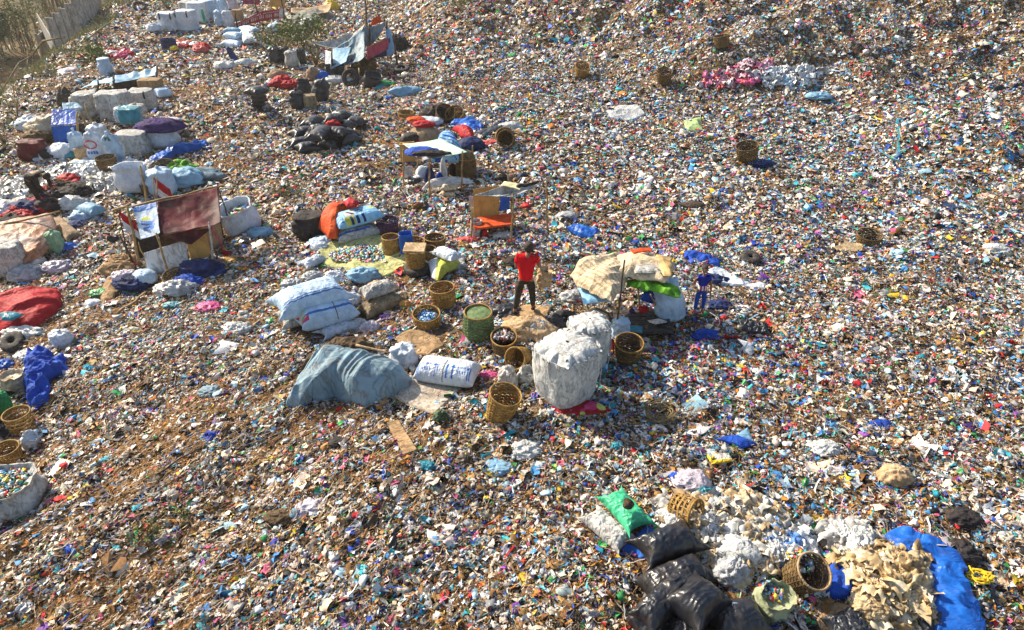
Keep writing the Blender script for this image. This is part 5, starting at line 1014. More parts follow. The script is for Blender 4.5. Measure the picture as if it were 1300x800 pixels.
upbag(472, 108, .8, .6, .55, M_['black2'], 'dark open sack right of the standing tyre', n=2.5, top='open', topd=.3, tilt=(.3, .3)); blob(488, 106, .5, .3, .12, M_['pgreen'], 'bright green plastic right of the dark open sack', wr=.35); blob(484, 110, .25, .2, .12, M_['teal'], 'turquoise plastic below the bright green plastic', wr=.35)
blob(505, 55, .5, .4, .5, M_['dark'], 'black bundle hanging behind the right end of the grey tent', 'bundle', 'cloth_bundle', wr=.3); basket(415, 96, .35, .5, M_['dbamboo'], 'brown basket left of the grey tent', tilt=(R(10), 0)); blob(398, 96, .3, .25, .4, M_['khaki'], 'brown cloth bundle left of the bright blue bag', 'bundle', 'cloth_bundle', wr=.3)
blob(515, 116, .6, .22, .2, M_['ltblue'], 'pale blue plastic sheet crumpled right of the grey tent', wr=.5, rot=.3)
# ================================================================ TOP LEFT CENTRE: white sacks, banner
def block(px, py, w, d, h, rz, m, label, group=None, loops=True):
    o = upbag(px, py, w, d, h, m, label, rz=rz, n=5, prof='bale', top='flat', wr=.05, group=group, name='bulk_bag', cat='bulk bag', ns=40)
    if loops:
        for sx in (-.3, .3): build('loop', *tubeV([(w * sx, -d * .51, h * .70), (w * sx, -d * .54, h * .85), (w * sx, -d * .46, h * 1.04)], .04, 5), M_['dark'], o, True)
    return o
WB = 'square white bulk bags at the top left'
block(217, 38, 1.05, 1.0, 1.0, .1, M_['white'], 'square white bulk bag at the top left, leftmost with black loops', WB); block(239, 37, 1.15, 1.0, 1.05, -.05, M_['white'], 'square white bulk bag at the top left, second with black loops', WB)
block(254, 27, 1.1, 1.0, 1.1, .1, M_['white'], 'white bulk bag with a green strip behind the two with black loops', WB, False); block(268, 23, 1.0, 1.0, 1.1, .2, M_['bwhite'], 'rear white bulk bag at the top left, rightmost of the row', WB, False); block(243, 22, 1.1, 1.0, 1.0, 0, M_['greyw'], 'greyish bulk bag hidden behind the two with black loops', WB, False)
o = build('plastic_strip', *boxV((0, 0, 0), (.16, .03, .7), rx=.05), M_['green']); o.location = GH(262, 18, .7) + Vector((0, -.5, 0)); tag(o, 'green plastic strip hanging on a white bulk bag, top left', 'plastic strip')
for (px, py, m, l) in ((281, 33, 'bwhite', 'small standing sack left of the leaning pair near the red banner'), (291, 33, 'white', 'taller standing white sack left of the brown box'), (284, 17, 'bwhite', 'pale blue sack behind the two small standing sacks'), (297, 14, 'lilac', 'lilac tinted sack topmost behind the small standing sacks'), (275, 24, 'bwhite', 'bluish sack between the bulk bags and the small standing sacks')): upbag(px, py, .62, .5, .95, M_[m], l, n=2.5, wr=.04)
o = upbag(303, 25, .6, .5, .6, M_['card'], 'brown cardboard box behind the red banner', n=9, wr=.01, prof='bale', top='flat', name='box', cat='box')
sack((284, 52), (308, 54), .8, .45, M_['bwhite'], 'lowest pale sack of the small pile below the red banner'); sack((288, 43), (306, 46), .7, .4, M_['bwhite'], 'middle pale sack of the small pile below the red banner', z=.3); sack((284, 38), (304, 38), .6, .35, M_['ltblue'], 'bluish top sack of the small pile below the red banner', z=.5)
sack((310, 35), (318, 52), .8, .5, M_['white'], 'white sack leaning on the right of the small pile below the banner', z=.2); sack((306, 34), (326, 38), .6, .4, M_['bwhite'], 'pale sack behind the leaning white one below the banner', z=.25)
q0, q1 = G(302, 36), G(360, 30)
for (bx, by, h) in ((302, 36, 1.0), (329, 30, 1.4), (362, 28, 1.6)): pole(G(bx, by), G(bx, by) + Vector((0, 0, h)), .05, M_['dwood'], None, 'pole', 6, {302: 'thin dark post at the left end of the red banner', 329: 'thin dark post in the middle of the red banner', 362: 'thin dark post at the right end of the red banner'}[bx], 'post')
a0, a1, a2 = G(302, 36), G(329, 31), G(361, 28)
def lett2(u, v): return ((np.abs(v - .42) < .17) & (np.sin(u * 75) > -.2) & (np.sin(u * 17 + 2) > -.8)).astype(np.int32) + ((np.abs(v - .76) < .05) & (np.sin(u * 120) > 0) & (u > .1)).astype(np.int32)
bn = thing('banner', a1, 'long red banner with rows of white lettering at the top left', 'banner')
RB = mat('red_banner', (.50, .02, .05), (.36, .015, .04))
panel((A(302, 35, a0), A(331, 27, a1), A(331, 15, a1), A(302, 29, a0)), RB, bn, 'left_cloth', wr=.03, mats=[M_['print_white']], prints=lett2, n=70)
panel((A(331, 27, a1), A(361, 22, a2), A(361, 10, a2), A(331, 15, a1)), RB, bn, 'right_cloth', wr=.03, mats=[M_['print_white']], prints=lambda u, v: np.where((u > .78) & (np.abs(v - .5) < .45 - abs(0)), 1, lett2(u, v)), n=70)
panel((A(308, 5, G(308, 20)), A(330, 6, G(330, 20)), A(330, -4, G(330, 20)), A(308, -4, G(308, 20))), mat('magenta_cloth', (.34, .05, .12)), None, 'cloth', wr=.04, label='dark magenta cloth hanging at the top edge above the banner', cat='cloth')
panel((A(340, 9, G(345, 20)), A(362, 8, G(362, 20)), A(362, -5, G(362, 20)), A(346, -5, G(345, 20))), M_['oranget'], None, 'cloth', wr=.06, label='orange cloth hanging at the top edge above the banner', cat='cloth')
panel((A(366, 16, G(366, 26)), A(415, 16, G(415, 26)), A(422, 4, G(415, 20)), A(370, 11, G(366, 20))), M_['tan'], None, 'tarpaulin', sag=.3, wr=.08, label='sand coloured tarpaulin stretched right of the red banner', cat='tarpaulin')
drape([(362, 20), (395, 23), (420, 16), (424, 22), (395, 30), (366, 28)], mat('grey_net', (.22, .23, .19)), 'grey green net lying under the sand coloured tarpaulin', H=.4, wr=.08, name='netting', cat='netting')
blob(421, 8, .45, .3, .4, M_['yellow'], 'yellow cloth at the right end of the sand coloured tarpaulin', 'cloth', 'cloth_bundle', wr=.3)
for (a, b, m, l) in (((343, 38), (352, 32), 'bwhite', 'pale blue sack at the left of the dark sack group, top left centre'), ((349, 30), (358, 30), 'black2', 'black sack behind the pale blue one, top left centre'), ((354, 35), (368, 31), 'khaki', 'grey brown sack in the dark sack group, top left centre'), ((370, 28), (382, 30), 'dark', 'black sack right of the grey brown one, top left centre'), ((378, 35), (392, 31), 'greyw', 'grey white sack at the right of the dark sack group'), ((384, 28), (402, 26), 'greyfilm', 'grey sack rearmost of the dark sack group')): sack(a, b, .75, .5, M_[m], l)
blob(196, 36, .4, .3, .3, M_['white'], 'small white bag left of the square bulk bags', wr=.3)
o = upbag(216, 63, .75, .55, .55, M_['navy'], 'dark blue open bin left of the red plastic heap', n=3, top='open', topd=.4, prof='bale', name='bin', cat='bin'); blob(221, 62, .2, .2, .16, M_['yellow'], 'yellow ball of plastic at the dark blue bin', wr=.2, z=.1)
for i in range(14): blob(random.uniform(228, 260), random.uniform(54, 63), .34, .26, .2, M_[['red', 'red', 'print_red', 'film'][i % 4]], ['dark red', 'dark red', 'light red', 'milky white'][i % 4] + ' plastic bag in the heap right of the dark blue bin', group='bags in the red heap right of the dark blue bin', wr=.4, ex=False)
for i in range(9): blob(random.uniform(134, 172), random.uniform(66, 75), .32, .26, .2, M_[['red', 'print_pink', 'film'][i % 3]], ['dark red', 'pink', 'milky white'][i % 3] + ' bag in the heap behind the white drum sack', group='bags in the red heap behind the white drum sack', wr=.4, ex=False)
blob(310, 80, .6, .3, .22, M_['film'], 'pale grey sack beside the dark pointed rag', wr=.25, rot=.4); blob(286, 84, .45, .35, .25, M_['film'], 'white bag left of the pale grey sack', wr=.4)
q = G(300, 78); o = build('pointed_rag', *blobV(.16, .1, .7, wr=.2, flat=.9), M_['navy'], None, True); o.location = q; o.rotation_euler = (0, -.4, 0); tag(o, 'dark pointed rag standing up beside the pale grey sack', 'rag')
tyre(178, 12, .45, 'old tyre at the top left on the bare slope', tilt=(R(30), R(20)), z=.12)
stick((110, 55), (148, 35), .04, 'long pale branch on the bare slope at the top left', 'dry', h=(.2, .5))
# ================================================================ LEFT: maroon tent
g0 = G(235, 335); t5 = thing('tent', g0, 'ragged shelter with maroon tarpaulin and flags on the left', 'tent')
def up(bx, by, tx, ty, r=.028, m='pole', name='pole', w=.02):
    q = G(bx, by); t_ = A(tx, ty, q); return under(pole(q - Vector((0, 0, .1)), t_, r, M_[m], None, name, w=w), t5), q, t_
up(176, 338, 161, 260, .035); up(214, 352, 198, 296, .028); up(192, 348, 176, 308, .016); up(188, 268, 178, 210, .030)
up(270, 338, 265, 282, .025, 'greyw'); up(288, 318, 266, 284, .02, 'print_pink'); up(296, 296, 276, 236, .022, 'dwood'); up(198, 300, 199, 226, .018); up(170, 335, 152, 300, .03, 'dwood')
gl, gr, gm = G(190, 330), G(292, 300), G(206, 328)
under(pole(A(143, 268, G(160, 335)), A(166, 259, G(176, 335)), .035, M_['pole'], name='cross_pole'), t5); under(pole(A(167, 263, gl), A(276, 237, gr), .03, M_['pole'], name='ridge_pole'), t5); under(pole(A(276, 238, gr), A(296, 230, gr), .02, M_['pole'], name='ridge_pole'), t5)
fl, fr2 = G(208, 350), G(275, 330)
panel((A(204, 299, fl), A(281, 283, fr2), A(277, 238, gr), A(199, 256, gm)), M_['maroon'], t5, 'maroon_tarpaulin', sag=.08, wr=.06, fr=3, n=40)
panel((A(204, 299, fl), A(244, 310, G(248, 345)), A(270, 289, fr2), A(238, 292, G(240, 345))), M_['maroon'], t5, 'hanging_edge', sag=.0, wr=.06)
def lg(u, v): return np.where(v > .84, 1, np.where((np.abs(v - .45 + .2 * (u - .5)) < .07) & (np.abs(u - .5) < .33), 1, np.where((np.abs(v - .60) < .05) & (np.abs(u - .45) < .2), 2, np.where((np.abs(v - .28) < .06) & (np.abs(u - .5) < .28), 1, 0))))
panel((A(180, 304, G(188, 350)), A(204, 296, fl), A(199, 257, gm), A(169, 263, gl)), M_['ltblue'].copy() if False else mat('pale_banner', (.50, .62, .74), (.42, .54, .68)), t5, 'blue_white_banner', sag=.03, wr=.04, mats=[M_['print_blue'], M_['print_yel']], prints=lg, n=50)
q = G(214, 352); w_ = G(190, 352); e_ = G(242, 340)
panel((w_ + Vector((0, 0, .0)), e_ + Vector((0, 0, .0)), e_ + Vector((0, .1, .70)), w_ + Vector((0, .1, .65))), M_['board'], t5, 'white_door_panel', wr=.006, th=.03)
a_ = G(244, 338); b_ = G(268, 326); panel((a_, b_, b_ + Vector((0, .05, .85)), a_ + Vector((0, .05, .65))), M_['oranget'], t5, 'ochre_board', wr=.01, th=.03)
a_ = G(266, 322); b_ = G(284, 312); panel((a_, b_, b_ + Vector((0, .1, .7)), a_ + Vector((0, .1, .9))), M_['card'], t5, 'cardboard_wall', wr=.02)
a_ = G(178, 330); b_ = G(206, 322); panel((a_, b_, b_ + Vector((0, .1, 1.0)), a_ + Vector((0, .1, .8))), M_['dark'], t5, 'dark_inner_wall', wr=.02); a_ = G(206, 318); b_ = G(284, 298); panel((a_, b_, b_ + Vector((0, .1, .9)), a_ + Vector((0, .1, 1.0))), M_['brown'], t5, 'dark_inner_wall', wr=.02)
def flag(bx, by, tx, ty, w, h, label, pole_m='dwood', rz=-.2):
    q = G(bx, by); t_ = A(tx, ty, q); f = thing('flag', q, label, 'flag'); under(pole(q, t_, .018, M_[pole_m]), f); d = Vector((math.cos(rz), math.sin(rz), 0)) * w
    tp = t_ - Vector((0, 0, .03)); k = Vector((0, 0, -h * .55))
    def fp(u, v): return (v < .5).astype(np.int32)
    panel((tp - Vector((0, 0, h)), tp - Vector((0, 0, h)) + d + k, tp + d + k, tp), M_['red'], f, 'cloth', wr=.03, mats=[M_['white']], prints=fp); return f
flag(162, 330, 151, 266, .38, .5, 'red and white flag at the left pole of the maroon shelter'); flag(198, 290, 195, 224, .42, .55, 'red and white flag rising behind the maroon tarpaulin', 'pole')
basket(228, 358, .30, .3, M_['dbamboo'], 'broken brown basket in front of the white door panel', dense=False, ns=14, tilt=(R(20), 0)); net(240, 332, .35, M_['dwood'], 'tangle of dark wire in front of the ochre board')
blob(184, 352, .30, .26, .26, M_['bwhite'], 'pale tied bag at the left foot of the maroon shelter', wr=.12)
for (px, py, r, m, l) in ((170, 358, .4, 'navy', 'dark blue cloth heap left of the pale tied bag'), (160, 352, .3, 'lilac', 'lilac cloth left of the pale tied bag'), (255, 342, .45, 'navy', 'dark blue cloth heap right of the broken brown basket'), (240, 358, .3, 'cobalt', 'small cobalt cloth below the broken brown basket'), (216, 366, .35, 'board', 'white plastic piece below the broken brown basket'), (228, 366, .35, 'greyfilm', 'grey cloth below the broken brown basket'), (156, 330, .3, 'card', 'brown rag heap at the left side of the maroon shelter'), (148, 342, .35, 'card', 'brown cardboard scraps left of the maroon shelter'), (165, 326, .16, 'red', 'small red bag inside the left side of the maroon shelter'), (287, 322, .13, 'red', 'small red bag right of the maroon shelter'), (294, 330, .25, 'oranget', 'flat ochre scrap right of the maroon shelter'), (231, 346, .12, 'lime', 'small green ball in the broken brown basket'), (265, 390, .25, 'pink', 'flat pink scrap below the maroon shelter'), (220, 386, .2, 'teal', 'flat teal film below the maroon shelter')):
    blob(px, py, r, r * .65, r * (.3 if 'flat' in l else .5), M_[m], l, 'cloth' if 'cloth' in l or 'rag' in l else 'plastic scrap', 'cloth_heap' if 'cloth' in l else 'plastic_scrap', wr=.4)
drape([(124, 378), (140, 352), (158, 362), (146, 378), (132, 388)], M_['card'], 'torn brown cardboard left below the maroon shelter', wr=.05, H=.08, name='cardboard', cat='cardboard'); stick((150, 400), (186, 374), .03, 'broken pale board left below the maroon shelter', 'wood'); blob(130, 372, .25, .15, .08, M_['pgreen'], 'green and white plastic on the torn brown cardboard', wr=.4)
upbag(312, 290, .95, .80, .78, M_['white'], 'wide open white bulk bag right of the maroon shelter', n=3, top='open', topd=.25, wr=.03, tilt=(.15, -.25), rz=.5, name='bulk_bag', cat='bulk bag'); g = G(312, 290); bits(g.x + .0, g.y + .05, g.z + .52, .34, .1, 160, .05, .14, 'paper scraps inside the wide open bulk bag'); blob(330, 296, .3, .2, .12, M_['ltblue'], 'light blue plastic at the foot of the wide open bulk bag', wr=.4)
# ================================================================ LEFT EDGE
sheet = drape([(-30, 306), (0, 290), (66, 276), (72, 284), (66, 300), (50, 314), (20, 326), (-30, 330)], M_['rust'], 'orange brown worn tarpaulin stretched at the left edge', H=.1, wr=.05, plane=.45, droop=.12, name='tarpaulin', cat='tarpaulin', slope=(0, .25), nr=34)
pole(GH(-5, 287, .7), GH(76, 268, .75), .03, M_['pole'], None, 'pole', 6, 'bamboo pole along the upper edge of the orange brown tarpaulin', 'pole'); pole(G(70, 268) + Vector((0, 0, .2)), G(52, 240) + Vector((0, 0, .2)), .025, M_['pole'], None, 'stick', 6, 'bamboo stick held under the bending person', 'stick')
upbag(73, 318, .40, .32, .58, M_['sage'], 'small green woven sack below the orange brown tarpaulin', n=3, wr=.03, tilt=(0, .05), rz=.1)
sack((66, 276), (94, 300), .44, .30, M_['khaki'], 'long grey brown sack right of the orange brown tarpaulin', ears=.1); sack((104, 262), (126, 268), .50, .36, M_['ltblue'], 'blue woven sack right of the bending person', z=.12, wr=.03); blob(106, 274, .35, .25, .2, M_['bwhite'], 'small blue white bag at the foot of the blue woven sack', wr=.3)
block(17, 344, .72, .6, .8, .25, M_['greyw'], 'upright dirty white block sack at the left edge', None, False); sack((92, 275), (104, 272), .5, .1, M_['white'], 'flattened white sack between the blue sack and the orange tarpaulin')
for (px, py, r, m, l) in ((30, 316, .25, 'blue', 'blue plastic bag under the orange brown tarpaulin'), (46, 320, .22, 'red', 'red plastic bag under the orange brown tarpaulin'), (40, 334, .35, 'film', 'white plastic bag right of the block sack'), (34, 346, .4, 'greyfilm', 'grey white bag at the foot of the block sack'), (4, 336, .35, 'bwhite', 'blue white bag left of the block sack'), (56, 306, .4, 'card', 'brown cardboard scraps left of the small green sack'), (98, 284, .3, 'navy', 'dark cloth right of the long grey brown sack'), (92, 258, .4, 'film', 'white bag pile behind the flattened sack'), (72, 340, .3, 'lilac', 'white and lilac bag below the small green sack'), (85, 312, .2, 'blue', 'small blue film right of the small green sack')):
    blob(px, py, r, r * .7, r * .5, M_[m], l, 'plastic bag' if 'bag' in l else 'scrap', 'plastic_bag' if 'bag' in l else 'scrap', wr=.4)
random.seed(31)
for i in range(26):
    t = random.random(); px, py = 2 + 92 * t + random.uniform(-8, 8), 282 - 48 * t + random.uniform(-8, 8)
    if i < 11: blob(px, py, .3, .22, .16, M_['red'], 'red rag in the clothes heap around the bending person', 'rag', 'rag', group='red rags around the bending person', wr=.45, ex=False, z=.14)
    else: blob(px, py, .42, .3, .18, M_['dark' if i % 3 else 'navy'], ('black' if i % 3 else 'navy') + ' rag in the clothes heap around the bending person', 'rag', 'rag', group='dark rags around the bending person', wr=.45, ex=False, z=.10)
basket(80, 246, .3, .34, M_['bamboo'], 'yellow lattice basket right of the bending person', dense=False, ns=14, tilt=(R(50), R(20)), z=.1)
for i in range(14):
    t = random.random(); px, py = 5 + 125 * t + random.uniform(-10, 10), 268 - 60 * t + random.uniform(-14, 6)
    blob(px, py, random.uniform(.3, .6), random.uniform(.25, .4), .14, M_[['film', 'white', 'cream'][i % 3]], ['milky', 'white', 'cream'][i % 3] + ' film bag in the pale drift behind the clothes heap', group='white film bags in the pale drift on the left', wr=.4, ex=False)
bend = dict(pelvis=(0, 0, .88), waist=(.10, 0, .98), chest=(.36, 0, 1.06), neck=(.54, 0, 1.04), head0=(.60, 0, 1.02), head1=(.68, 0, .97), head2=(.74, 0, .92),
            shL=(.42, .17, 1.02), elL=(.48, .22, .76), wrL=(.56, .14, .55), shR=(.42, -.17, 1.02), elR=(.50, -.22, .74), wrR=(.60, -.12, .52),
            hipL=(0, .09, .82), knL=(.06, .12, .46), anL=(-.02, .13, .08), toeL=(.12, .15, .04), hipR=(0, -.09, .82), knR=(.16, -.10, .48), anR=(.20, -.12, .08), toeR=(.34, -.13, .04), face=(.6, 0, -.8))
g = G(50, 262); bp_ = person((g.x, g.y, g.z + .04), R(-12), 1.0, bend, 'person in dark clothes bending over the heap of red and black rags', M_['dark'], M_['trouser'], M_['dark'], M_['hair'], face=False, sleeve='long', headup=(.7, 0, .7))
# lower left edge
drape([(-30, 402), (-10, 385), (20, 376), (50, 371), (78, 375), (80, 388), (62, 406), (38, 420), (10, 428), (-30, 432)], M_['red'], 'large shiny red tarpaulin bag lying at the left edge', H=.36, wr=.11, fr=2.8, name='tarpaulin', cat='tarpaulin', aniso=.8, adir=R(35), nr=44, ns=150)
drape([(0, 404), (18, 396), (30, 398), (14, 408), (2, 412)], M_['teal'], 'small teal cloth on the red tarpaulin at the left edge', H=.10, wr=.04, plane=.40, name='cloth', cat='cloth')
upbag(80, 436, .42, .34, .34, M_['white'], 'white carrier bag with red print right of the red tarpaulin', n=2.4, wr=.04)
tyre(20, 438, .26, 'old tyre half under the red tarpaulin at the left edge', tilt=(R(25), 0), z=.05); blob(30, 424, .4, .2, .14, M_['film'], 'milky film in front of the red tarpaulin', wr=.4); blob(5, 462, .2, .16, .12, M_['blue'], 'small bright blue bag at the left edge', wr=.4); blob(38, 448, .25, .2, .06, M_['greyfilm'], 'grey bag below the red tarpaulin', wr=.4)
drape([(30, 520), (34, 495), (38, 470), (34, 452), (52, 448), (84, 462), (86, 474), (66, 486), (68, 500), (52, 518)], M_['cobalt'], 'heap of cobalt blue cloth at the left edge', H=.22, wr=.16, fr=4.5, name='cloth_heap', cat='cloth', nr=50, ns=170)
basket(10, 520, .30, .50, M_['pgreen'], 'green plastic basket lying at the left edge', tilt=(R(65), R(-60)), taper=.9, z=.22); upbag(22, 492, .42, .36, .34, M_['cream'], 'cream sack with open mouth above the green plastic basket', n=2.3, top='open', topd=.2, wr=.04)
basket(30, 544, .23, .38, M_['bamboo'], 'upright open weave bamboo basket below the blue cloth heap', dense=False, ns=16); basket(14, 584, .22, .30, M_['bamboo'], 'low bamboo basket behind the grey open bulk bag at the left edge'); upbag(37, 566, .28, .24, .28, M_['white'], 'small white open sack beside the low bamboo basket', n=2.2, top='open', topd=.3, tilt=(0, .5), z=.0)
upbag(16, 640, 1.05, .85, .55, M_['greyw'], 'wide grey open bulk bag full of scraps at the left edge', n=3, top='open', topd=.18, wr=.04, rz=.2, name='bulk_bag', cat='bulk bag'); g = G(16, 640); bits(g.x, g.y, g.z + .40, .42, .12, 420, .03, .10, 'coloured plastic scraps inside the wide grey bulk bag')
blob(45, 634, .12, .1, .04, M_['yellow'], 'yellow plastic ring below the wide grey bulk bag', 'plastic scrap', 'plastic_scrap', wr=.3); blob(26, 652, .13, .1, .06, M_['pgreen'], 'green plastic cap below the wide grey bulk bag', 'plastic scrap', 'plastic_scrap', wr=.1)
blob(118, 384, .2, .14, .1, M_['white'], 'white shoe shaped plastic on the upper left slope', 'plastic scrap', 'plastic_scrap', wr=.2)
for (px, py, r, m, l) in ((395, 640, .22, 'lilac', 'pale lilac film fan on the lower left slope'), (355, 655, .18, 'brown', 'brown rag on the lower left slope below the tarpaulin'), (300, 415, .26, 'film', 'flat white film left of the largest sack'), (345, 337, .12, 'cobalt', 'small blue scrap left of the dark cloth bundle'), (430, 560, .16, 'dark', 'dark rag below the grey blue tarpaulin'), (268, 495, .2, 'greyt', 'faded grey blue rag on the left slope'), (540, 590, .14, 'teal', 'teal film below the brown cardboard strip'), (1215, 700, .25, 'dark', 'dark rag right of the large blue tarpaulin'), (1050, 570, .2, 'film', 'crumpled white film on the right slope'), (1120, 540, .16, 'cobalt', 'blue scrap on the right slope'), (660, 330, .3, 'dark', 'black rag behind the man in red'), (640, 395, .28, 'black2', 'black bag left of the standing man'), (1230, 540, .12, 'violet', 'violet scrap near the right edge'), (720, 275, .25, 'greyfilm', 'grey film above the crumpled bright blue tarp'), (1040, 122, .4, 'ltblue', 'blue rag on the far mound below the dark ridge')):
    blob(px, py, r, r * .7, r * .35, M_[m], l, 'rag' if 'rag' in l else 'plastic scrap', 'rag' if 'rag' in l else 'plastic_scrap', wr=.45)
# ================================================================ UPPER LEFT: bales, blue panel, sacks
BL_ = 'grey white bales at the upper left'
for (px, py, w, h, m, l) in ((115, 146, .72, .85, 'greyw', 'strapped grey bale left of the middle one'), (151, 151, 1.1, 1.0, 'greyw', 'strapped grey bale in the middle, paper scraps on top'), (184, 139, .9, .8, 'greyw', 'strapped grey bale at the right with black straps'), (106, 140, .6, .6, 'greyw', 'small grey bale behind the blue panel')):
    block(px, py, w, .8, h, .1, M_[m], l, BL_, 'black straps' in l)
for (px, py, w, h, m, l, z, tl) in ((104, 199, .46, .95, 'bwhite', 'plain blue white sack, leftmost of three standing in a row', 0, 0), (126, 204, .50, 1.02, 'white', 'white sack with red ring print, middle of three standing in a row', 0, 0), (152, 206, .46, 1.0, 'bwhite', 'sack with dark green top, rightmost of three standing in a row', 0, -.12), (128, 182, .7, .7, 'white', 'large white sack behind the three standing in a row', 0, 0), (173, 194, 1.0, .75, 'greyw', 'dirty square sack right of the three standing sacks', 0, 0), (172, 172, .75, .5, 'teal', 'turquoise striped sack on the dirty square sack', .55, 0), (160, 162, .5, .5, 'white', 'small white sack left of the turquoise striped one', .3, 0), (208, 184, 1.1, .6, 'white', 'white sack under the dark violet cloth', 0, 0), (212, 170, 1.2, .5, 'lilac', 'long pale sack behind the dark violet cloth', .1, 0), (178, 160, .7, .35, 'greyw', 'dirty sack behind the turquoise striped one', .5, 0)):
    o = upbag(px, py, w, w * .75, h, M_[m], l, z=z, n=3.2, wr=.035, top='flat' if 'square' in l else 'gather', tilt=(0, tl))
    if 'ring' in l:
        V, F = tubeV([(.20 * math.cos(a), -w * .40, h * .62 + .13 * math.sin(a)) for a in np.linspace(0, 2 * math.pi, 25)], .022, 6); build('red_ring_print', V, F, M_['print_red'], o, True)
        build('blue_print', *merge([boxV((k * .09 - .13, -w * .41, h * .36), (.06, .02, .10)) for k in range(4)]), M_['print_blue'], o)
    if 'green top' in l: V, F = blobV(.2, .17, .16, wr=.1); q_ = build('dark_green_top', V, F, mat('dark_green', (.02, .14, .12)), o, True); q_.location = (0, 0, h * .78)
blob(203, 160, .75, .45, .28, M_['violet'], 'dark violet cloth lying over a white sack', 'cloth', 'cloth', z=.55, wr=.25, ex=False)
basket(140, 220, .32, .52, M_['dbamboo'], 'brown basket in front of the three standing sacks')
for i, px in enumerate((97, 107, 118)): blob(px, 209, .24, .22, .2, M_['bwhite'], 'small round pale bag at the foot of the leftmost standing sack', group='three small round bags', wr=.1)
upbag(109, 204, .5, .3, .5, M_['tan'], 'pale brown box in front of the leftmost standing sack', n=6, top='flat', prof='bale', wr=.01, name='box', cat='box')
upbag(172, 240, .95, .8, .75, M_['white'], 'wide white open bulk bag behind the maroon shelter', n=3, top='open', topd=.3, wr=.03, name='bulk_bag', cat='bulk bag'); basket(192, 246, .28, .4, M_['dbamboo'], 'brown basket right of the wide bulk bag behind the maroon shelter'); basket(212, 222, .45, .4, M_['dbamboo'], 'large brown basket behind the light blue heap', tilt=(R(30), 0))
upbag(208, 244, .8, .7, .8, M_['bwhite'], 'pale blue white heap sack behind the red and white flag', n=2.4, wr=.05); blob(235, 226, .5, .4, .3, M_['ltblue'], 'light blue crumpled bag right of the large brown basket', wr=.4); blob(250, 222, .7, .35, .2, mat('slate_cloth', (.16, .24, .30)), 'slate blue cloth trailing right of the light blue bag', 'cloth', 'cloth', wr=.4); blob(232, 216, .4, .3, .3, M_['lime'], 'green leafy scraps above the light blue crumpled bag', 'scrap', 'scrap', wr=.5)
drape([(190, 208), (210, 198), (226, 190), (246, 186), (262, 182), (264, 187), (240, 194), (220, 200), (200, 212)], M_['blue'], 'long twisted blue tarp strip right of the sacks', H=.25, wr=.12, fr=3, name='tarp_strip', cat='tarpaulin')
# blue panel shelter
g0 = G(85, 185); s6 = thing('shelter', g0, 'small blue corrugated sheet shelter at the upper left', 'shelter')
a0, a1 = G(66, 186), G(96, 182)
panel((A(65, 160, a0), A(97, 158, a1), A(98, 140, G(98, 172)), A(66, 139, G(68, 176))), M_['blue'], s6, 'blue_roof_sheet', wr=.03); panel((a0 + Vector((.1, 0, -.0)), a1, A(96, 159, a1), A(65, 161, a0)), M_['blue'], s6, 'blue_front_sheet', wr=.03)
o = panel((A(80, 139, G(82, 172)), A(106, 138, G(106, 170)), A(98, 131, G(98, 166)), A(79, 131, G(80, 168))), M_['ltblue'], s6, 'pale_roof_piece', wr=.03)
for (bx, by, tx, ty) in ((112, 172, 104, 142), (122, 172, 108, 132), (98, 184, 98, 142)): q = G(bx, by); under(pole(q, A(tx, ty, q), .04, M_['pole']), s6)
upbag(45, 200, .9, .6, .6, M_['maroon'], 'dark red and pale bundle left of the blue sheet shelter', n=2.6, top='flat', wr=.05); blob(82, 192, .5, .35, .3, M_['white'], 'white bag at the foot of the blue sheet shelter', wr=.35); blob(60, 196, .4, .25, .2, M_['dark'], 'dark tyre shaped rag left of the white bag', 'rag', 'rag', wr=.3)
for (px, py, r, m, l) in ((58, 160, .6, 'cream', 'cream cloth pile behind the blue sheet shelter'), (42, 158, .5, 'white', 'white cloth pile left of the cream cloth pile'), (46, 175, .4, 'dbamboo', 'brown twiggy heap left of the blue sheet shelter'), (92, 196, .3, 'teal', 'teal plastic right of the white bag'), (100, 164, .5, 'soil', 'black board heap right of the blue sheet')):
    blob(px, py, r, r * .7, r * .6, M_[m], l, 'heap', 'heap', wr=.4)
# grey awning
g0 = G(165, 112); s7 = thing('awning', g0, 'low sagging blue grey awning on short poles at the upper left', 'awning')
panel((A(143, 106, G(145, 118)), A(196, 96, G(196, 112)), A(200, 84, G(200, 106)), A(146, 96, G(146, 108))), M_['ltblue'], s7, 'awning_sheet', sag=.12, wr=.08, n=34); panel((A(104, 111, G(106, 120)), A(143, 104, G(143, 118)), A(143, 98, G(143, 110)), A(120, 103, G(120, 112))), M_['sky'], s7, 'awning_sheet', sag=.05, wr=.05); panel((A(145, 116, G(145, 120)), A(198, 104, G(198, 112)), A(197, 96, G(198, 112)), A(145, 106, G(145, 120))), M_['dark'], s7, 'dark_side_sheet', wr=.05)
for (bx, by, tx, ty) in ((146, 118, 144, 97), (198, 112, 199, 84), (125, 120, 124, 102)): q = G(bx, by); under(pole(q, A(tx, ty, q), .04, M_['dwood']), s7)
for (px, py, l) in ((84, 126, 'black pointed cloth below the left awning, left one'), (98, 125, 'black pointed cloth below the left awning, right one')): blob(px, py, .35, .25, .6, M_['soil'], l, 'cloth', 'pointed_cloth', wr=.25, flat=.9)
